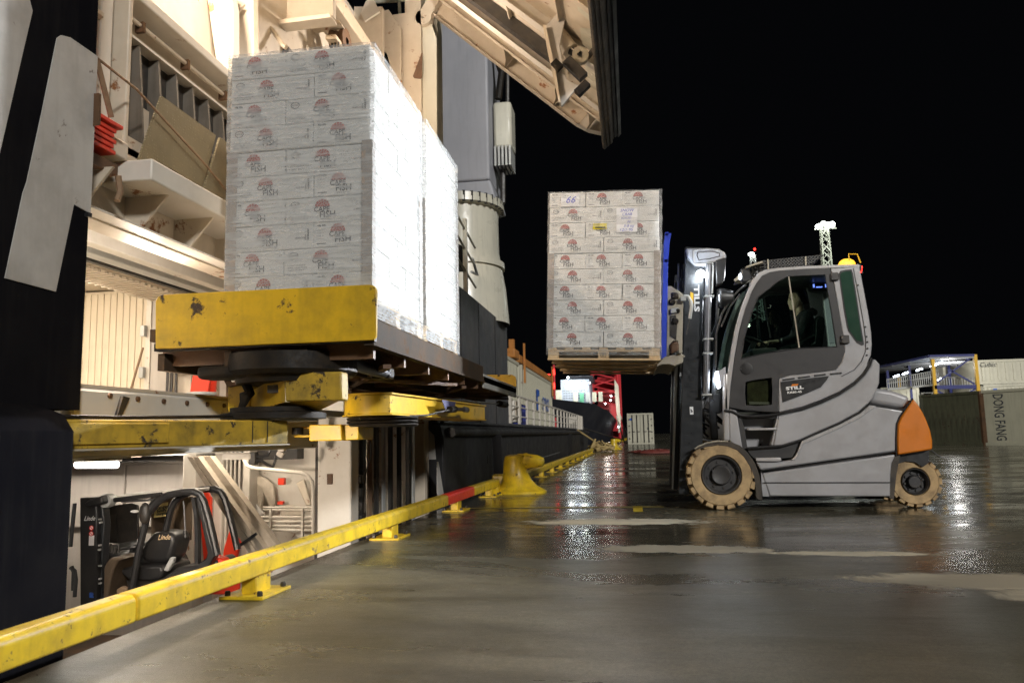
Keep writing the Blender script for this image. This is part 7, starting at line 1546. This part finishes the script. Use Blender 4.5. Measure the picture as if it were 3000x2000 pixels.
MB().bar((ya0, 50, yz0 - .1), (ya1, 50, yz1), 1.2, .1).build('gallery_floor', 'galv', ga)
for k in range(26):
    f = k / 25; x = ya0 + (ya1 - ya0) * f; z = yz0 - .1 + (yz1 - yz0 + .1) * f; MB().box(x, x + .035, 49.4, 49.44, z, z + .62 + .25 * f).build('baluster', 'galv', ga)
for h in (.6, .35): MB().tube([(ya0, 49.42, yz0 - .1 + h), (ya1, 49.42, yz1 + h * 1.4)], .03, 6).build('handrail', 'galv', ga)
p, q = [(18.030,3.793),(20.148,3.642)]
for k in range(16): x = p[0] + (q[0] - p[0]) * k / 15; MB().box(x, x + .03, 49, 49.03, q[1] - .45, q[1] + .05).build('baluster', 'galv', ga)
MB().tube([(p[0], 49, p[1]), (q[0], 49, q[1])], .03, 6).build('handrail', 'galv', ga)
for k, (a_, b_) in enumerate((([(15.823,3.917),(16.145,4.011)]), ([(16.345,4.046),(16.668,4.161)]), ([(17.145,4.249),(17.486,4.363)]), ([(17.944,4.472),(18.280,4.544)]), ([(18.306,4.600),(18.676,4.709)]), ([(18.279,3.602),(18.499,3.737)]))):
    MB().bar((a_[0], 49.5, a_[1]), (b_[0], 49.5, b_[1]), .10, .08).build('lamp', 'lampsoft', ga)
point('gallery_light', (((19.529,4.368))[0], 51, ((19.171,4.513))[1]), 220, (1, .98, .92), .3)
spot('container_fill', (-5, -12, 17), (16, 40, 1), 52000, 36, .5, (1, .97, .88), .8)  # unseen spot added behind the camera to brighten the far containers
# ---- stair under the gallery
sr = thing('steel_stair', 'small lit steel stair below the gallery', 'stair', (16, 48.5, 0))
for k in range(11):
    f = k / 10; a_, b_, c_, d_2 = [(17.194,2.884),(17.785,2.906),(16.952,1.775),(17.483,1.761)]
    x0_ = a_[0] + (c_[0] - a_[0]) * f; x1_ = b_[0] + (d_2[0] - b_[0]) * f; z_ = a_[1] + (c_[1] - a_[1]) * f
    MB().box(x0_, x1_, 49, 49.2, z_ - .03, z_).build('tread', 'galv', sr)
for u in (0, 1): MB().bar((a_[0] if u == 0 else b_[0], 49, a_[1]), (c_[0] if u == 0 else d_2[0], 49, c_[1]), .04, .14).build('stringer', 'galv', sr)
# ---- lattice lighting mast
def lattice(name, label, cat, x, y, z0, z1, w0, w1, mat, bays, r=.05, heads=True):
    t = thing(name, label, cat, (x, y, 0)); c = []
    for sx in (-1, 1):
        for sy in (-1, 1):
            c.append([(x + sx * w0, y + sy * w0, z0), (x + sx * w1, y + sy * w1, z1)]); MB().tube(c[-1], r, 6).build('leg', mat, t)
    def at(i, f): a, b = c[i]; return tuple(a[j] + (b[j] - a[j]) * f for j in range(3))
    for k in range(bays):
        f0, f1 = k / bays, (k + 1) / bays
        for i, j in ((0, 1), (1, 3), (3, 2), (2, 0)):
            MB().bar(at(i, f0), at(j, f1), r, r).build('brace', mat, t)
            if k % 2: MB().bar(at(j, f0), at(i, f1), r, r).build('brace', mat, t)
        MB().bar(at(0, f1), at(1, f1), r, r).build('rung', mat, t); MB().bar(at(2, f1), at(3, f1), r, r).build('rung', mat, t)
    return t
M['towerpaint'] = paint('pale_mast_paint', (.30, .31, .26), .5, dirt=.2, bmp=.03)
(tx0, tz0) = (15.174,16.020); 
lmst = lattice('lighting_mast', 'tall pale lattice mast with floodlights above the forklift', 'lighting mast', tx0 - .1, 60, 0, tz0, .60, .24, 'towerpaint', 26, .055)
M['floodlamp'] = emis('floodlight_lens', (.95, 1, .92), 90)
for dx, dy, h in ((-.55, 0, .0), (-.2, -.2, .15), (.15, 0, .1), (.5, .2, .2), (.35, -.3, -.05), (-.35, .3, .12)):
    f_ = MB().box(tx0 + dx - .13, tx0 + dx + .13, 60 + dy - .1, 60 + dy + .2, tz0 + h - .05, tz0 + h + .25).build('floodlight', 'galv', lmst)
    MB().ball((tx0 + dx, 60 + dy - .2, tz0 + h + .1), .22, 12, 1, .6, .8).build('lens', 'floodlamp', f_)
MB().box(tx0 - .8, tx0 + .8, 59.95, 60.05, tz0 - .1, tz0 - .02).build('cross_arm', 'towerpaint', lmst)
point('mast_floodlight', (tx0, 57.5, tz0 - 1.5), 420, (.93, 1, .9), .4)
(ux, uz) = (22.392,31.980)
m2 = lattice('lighting_mast', 'far lattice mast with a white lamp, just above the cab roof', 'lighting mast', ux + .3, 140, uz - 12, uz, 1.2, .35, 'galv', 8, .08)
MB().ball((ux, 139.5, uz + .1), .42, 10, 1.3, 1, .8).build('floodlight', 'floodlamp', m2)
(ux, uz) = (24.756,35.363); rl_ = thing('warning_light', 'small red warning light in the sky left of the cab roof', 'lamp', (ux, 150, uz))
MB().tube([(ux, 150.2, 0), (ux, 150.2, uz)], .07, 6).build('mast_pole', 'navy', rl_); MB().ball((ux, 150, uz), .24, 10).build('red_lens', 'redlamp', rl_)
# ---- the dark ship beyond, white superstructure with floodlights
M['shipblue'] = paint('pale_blue_superstructure', (.26, .29, .36), .5, dirt=.3, dscale=.6, bmp=.03)
fs = thing('moored_ship', 'dark far ship with a lit white superstructure beyond the first ship', 'ship', (-8, 110, -2.6))
(hx0, hz0), (hx1, hz1), (hx2, hz2) = [(-11.979,5.499),(-4.922,4.913),(-0.749,-0.083)]
vs = []
for (x, z) in ((-30, hz0), (hx1 - .5, hz1), (hx1 + 1.4, hz1 - .6), (hx2 - .4, .9), (hx2, -2.6), (-30, -2.6)): vs.append((x, z))
mb = MB(); ring0 = [(x, 96 if x < -10 else 110, z) for x, z in vs]
n = len(vs)
A_ = [(-34, 92, hz0 + .4), (-12, 94, hz0 + .1), (hx1, 104, hz1), (hx1 + 1.8, 112, hz1 - .9), (hx2, 135, .9), (hx2 + .3, 200, .9)]
B2 = [(-34, 94, -2.6), (-14, 97, -2.6), (hx1 - 2, 110, -2.6), (hx1 + 0, 116, -2.6), (hx2 - 1.2, 138, -2.6), (hx2 - 1, 200, -2.6)]
k = len(A_); mb.add(A_ + B2, [(i, i + 1, k + i + 1, k + i) for i in range(k - 1)]); mb.add([A_[0], A_[1], A_[2], A_[3], A_[4], A_[5], (-34, 200, hz0)], [(0, 1, 2, 3, 4, 5, 6)])
mb.build('hull', 'navy', fs)
a_, b_ = [(-10.970,9.945),(-5.008,5.085)]
ss = MB().box(((-9.997,8.910))[0], ((-5.868,8.775))[0], 112, 122, b_[1] - .4, ((-9.101,8.781))[1]).build('superstructure', 'shipblue', fs)
MB().box(((-11.042,7.444))[0], ((-9.842,7.407))[0], 111, 118, b_[1] - .4, ((-11.047,7.244))[1]).build('deck_house', 'boxwhite', fs)
MB().box(((-9.083,9.380))[0], ((-5.357,9.256))[0], 113, 120, ((-9.107,8.581))[1], ((-9.083,9.380))[1]).build('bridge', 'navy', fs)
for r in range(4):
    for c in range(9):
        p = ((-9.642,7.097))[0] + c * .36; z = ((-9.642,7.097))[1] - r * .36
        MB().box(p, p + .26, 111.94, 112.02, z, z + .12).build('window', 'dark', ss)
for c in range(5): MB().box(((-8.149,6.848))[0] + c * .9, ((-8.149,6.848))[0] + c * .9 + .6, 111.7, 111.8, ((-8.193,5.462))[1], ((-8.149,6.848))[1]).build('deck_crate', ('boxwhite', 'greenpaint', 'galv', 'boxwhite', 'cone')[c], fs)
for px, r_, big in (((-8.723,7.653), .42, 1), ((-6.915,7.694), .42, 1), ((-9.044,8.398), .22, 0), ((-8.070,8.220), .12, 0), ((-7.290,8.146), .14, 0), ((-6.409,8.264), .14, 0), ((-8.733,8.928), .16, 0), ((-5.636,8.093), .1, 0)):
    MB().ball((px[0], 110, px[1]), r_, 12).build('floodlight', 'floodlamp' if big else 'lamp', fs)
point('far_ship_light', (((-7.587,7.298))[0], 108.5, ((-7.587,7.298))[1]), 55, (.72, .80, 1), .6)
# ---- red slewing crane beyond
rc = lattice('harbour_crane', 'red lattice crane tower beyond the dark ship', 'crane', ((-3.979,4.648))[0], 125, -1, ((-3.728,11.537))[1], 2.1, 2.0, 'redcrane', 12, .20)
xa_ = ((-2.409,10.106))[0]; MB().box(xa_, xa_ + 1.0, 124, 126, .6, ((-2.389,10.659))[1]).build('crane_leg', 'redcrane', rc)
a_, b_, c_, d_2 = [(-3.471,5.618),(-2.268,5.049),(-1.726,1.204),(-2.890,1.230)]
MB().prism([a_, b_, c_, d_2], 'Y', 121, 123).build('boom_foot', 'redcrane', rc)
a_, b_, c_, d_2, e_2 = [(-2.308,9.118),(-1.726,8.052),(-1.577,1.193),(-2.000,0.893),(-2.303,6.502)]
MB().prism([a_, b_, c_, d_2, e_2], 'Y', 118.5, 119).build('crane_mast_side', 'cone', rc)
MB().box(((-5.725,6.803))[0], ((-2.493,6.708))[0], 121, 127, ((-5.699,7.563))[1] - .4, ((-5.699,7.563))[1]).build('platform', 'redcrane', rc)
MB().box(((-5.242,6.975))[0], ((-2.242,6.887))[0], 127, 129, 1, ((-5.133,10.061))[1]).build('machinery_house', 'redcrane', rc)
rt = thing('red_mast', 'thin red lit mast beside the containers of the first ship', 'mast', (((-9.935,4.078))[0], 100, 0))
q_ = (-9.767,9.962); MB().tube([(q_[0], 100, 0), (q_[0], 100, q_[1])], .16, 8).build('mast_pole', 'redcrane', rt)
for a_ in ((-9.718,9.039), (-9.769,7.257)): MB().box(a_[0] - .1, a_[0] + .1, 99.6, 99.8, a_[1] - .45, a_[1] + .3).build('red_tube', 'redlamp', rt)
a_ = (-10.445,8.662); MB().box(a_[0] - .3, a_[0] + .2, 99.6, 99.8, a_[1] - .07, a_[1] + .07).build('red_tube', 'redlamp', rt)
for (px) in ((-3.825,5.372), (-2.905,6.539), (-2.982,5.867), (-1.953,1.816)): MB().ball((px[0], 118, px[1]), .13, 8).build('lamp', 'lampsoft', rc)
point('crane_light', (((-3.645,4.752))[0], 113, 5), 900, (1, .85, .75), .4)
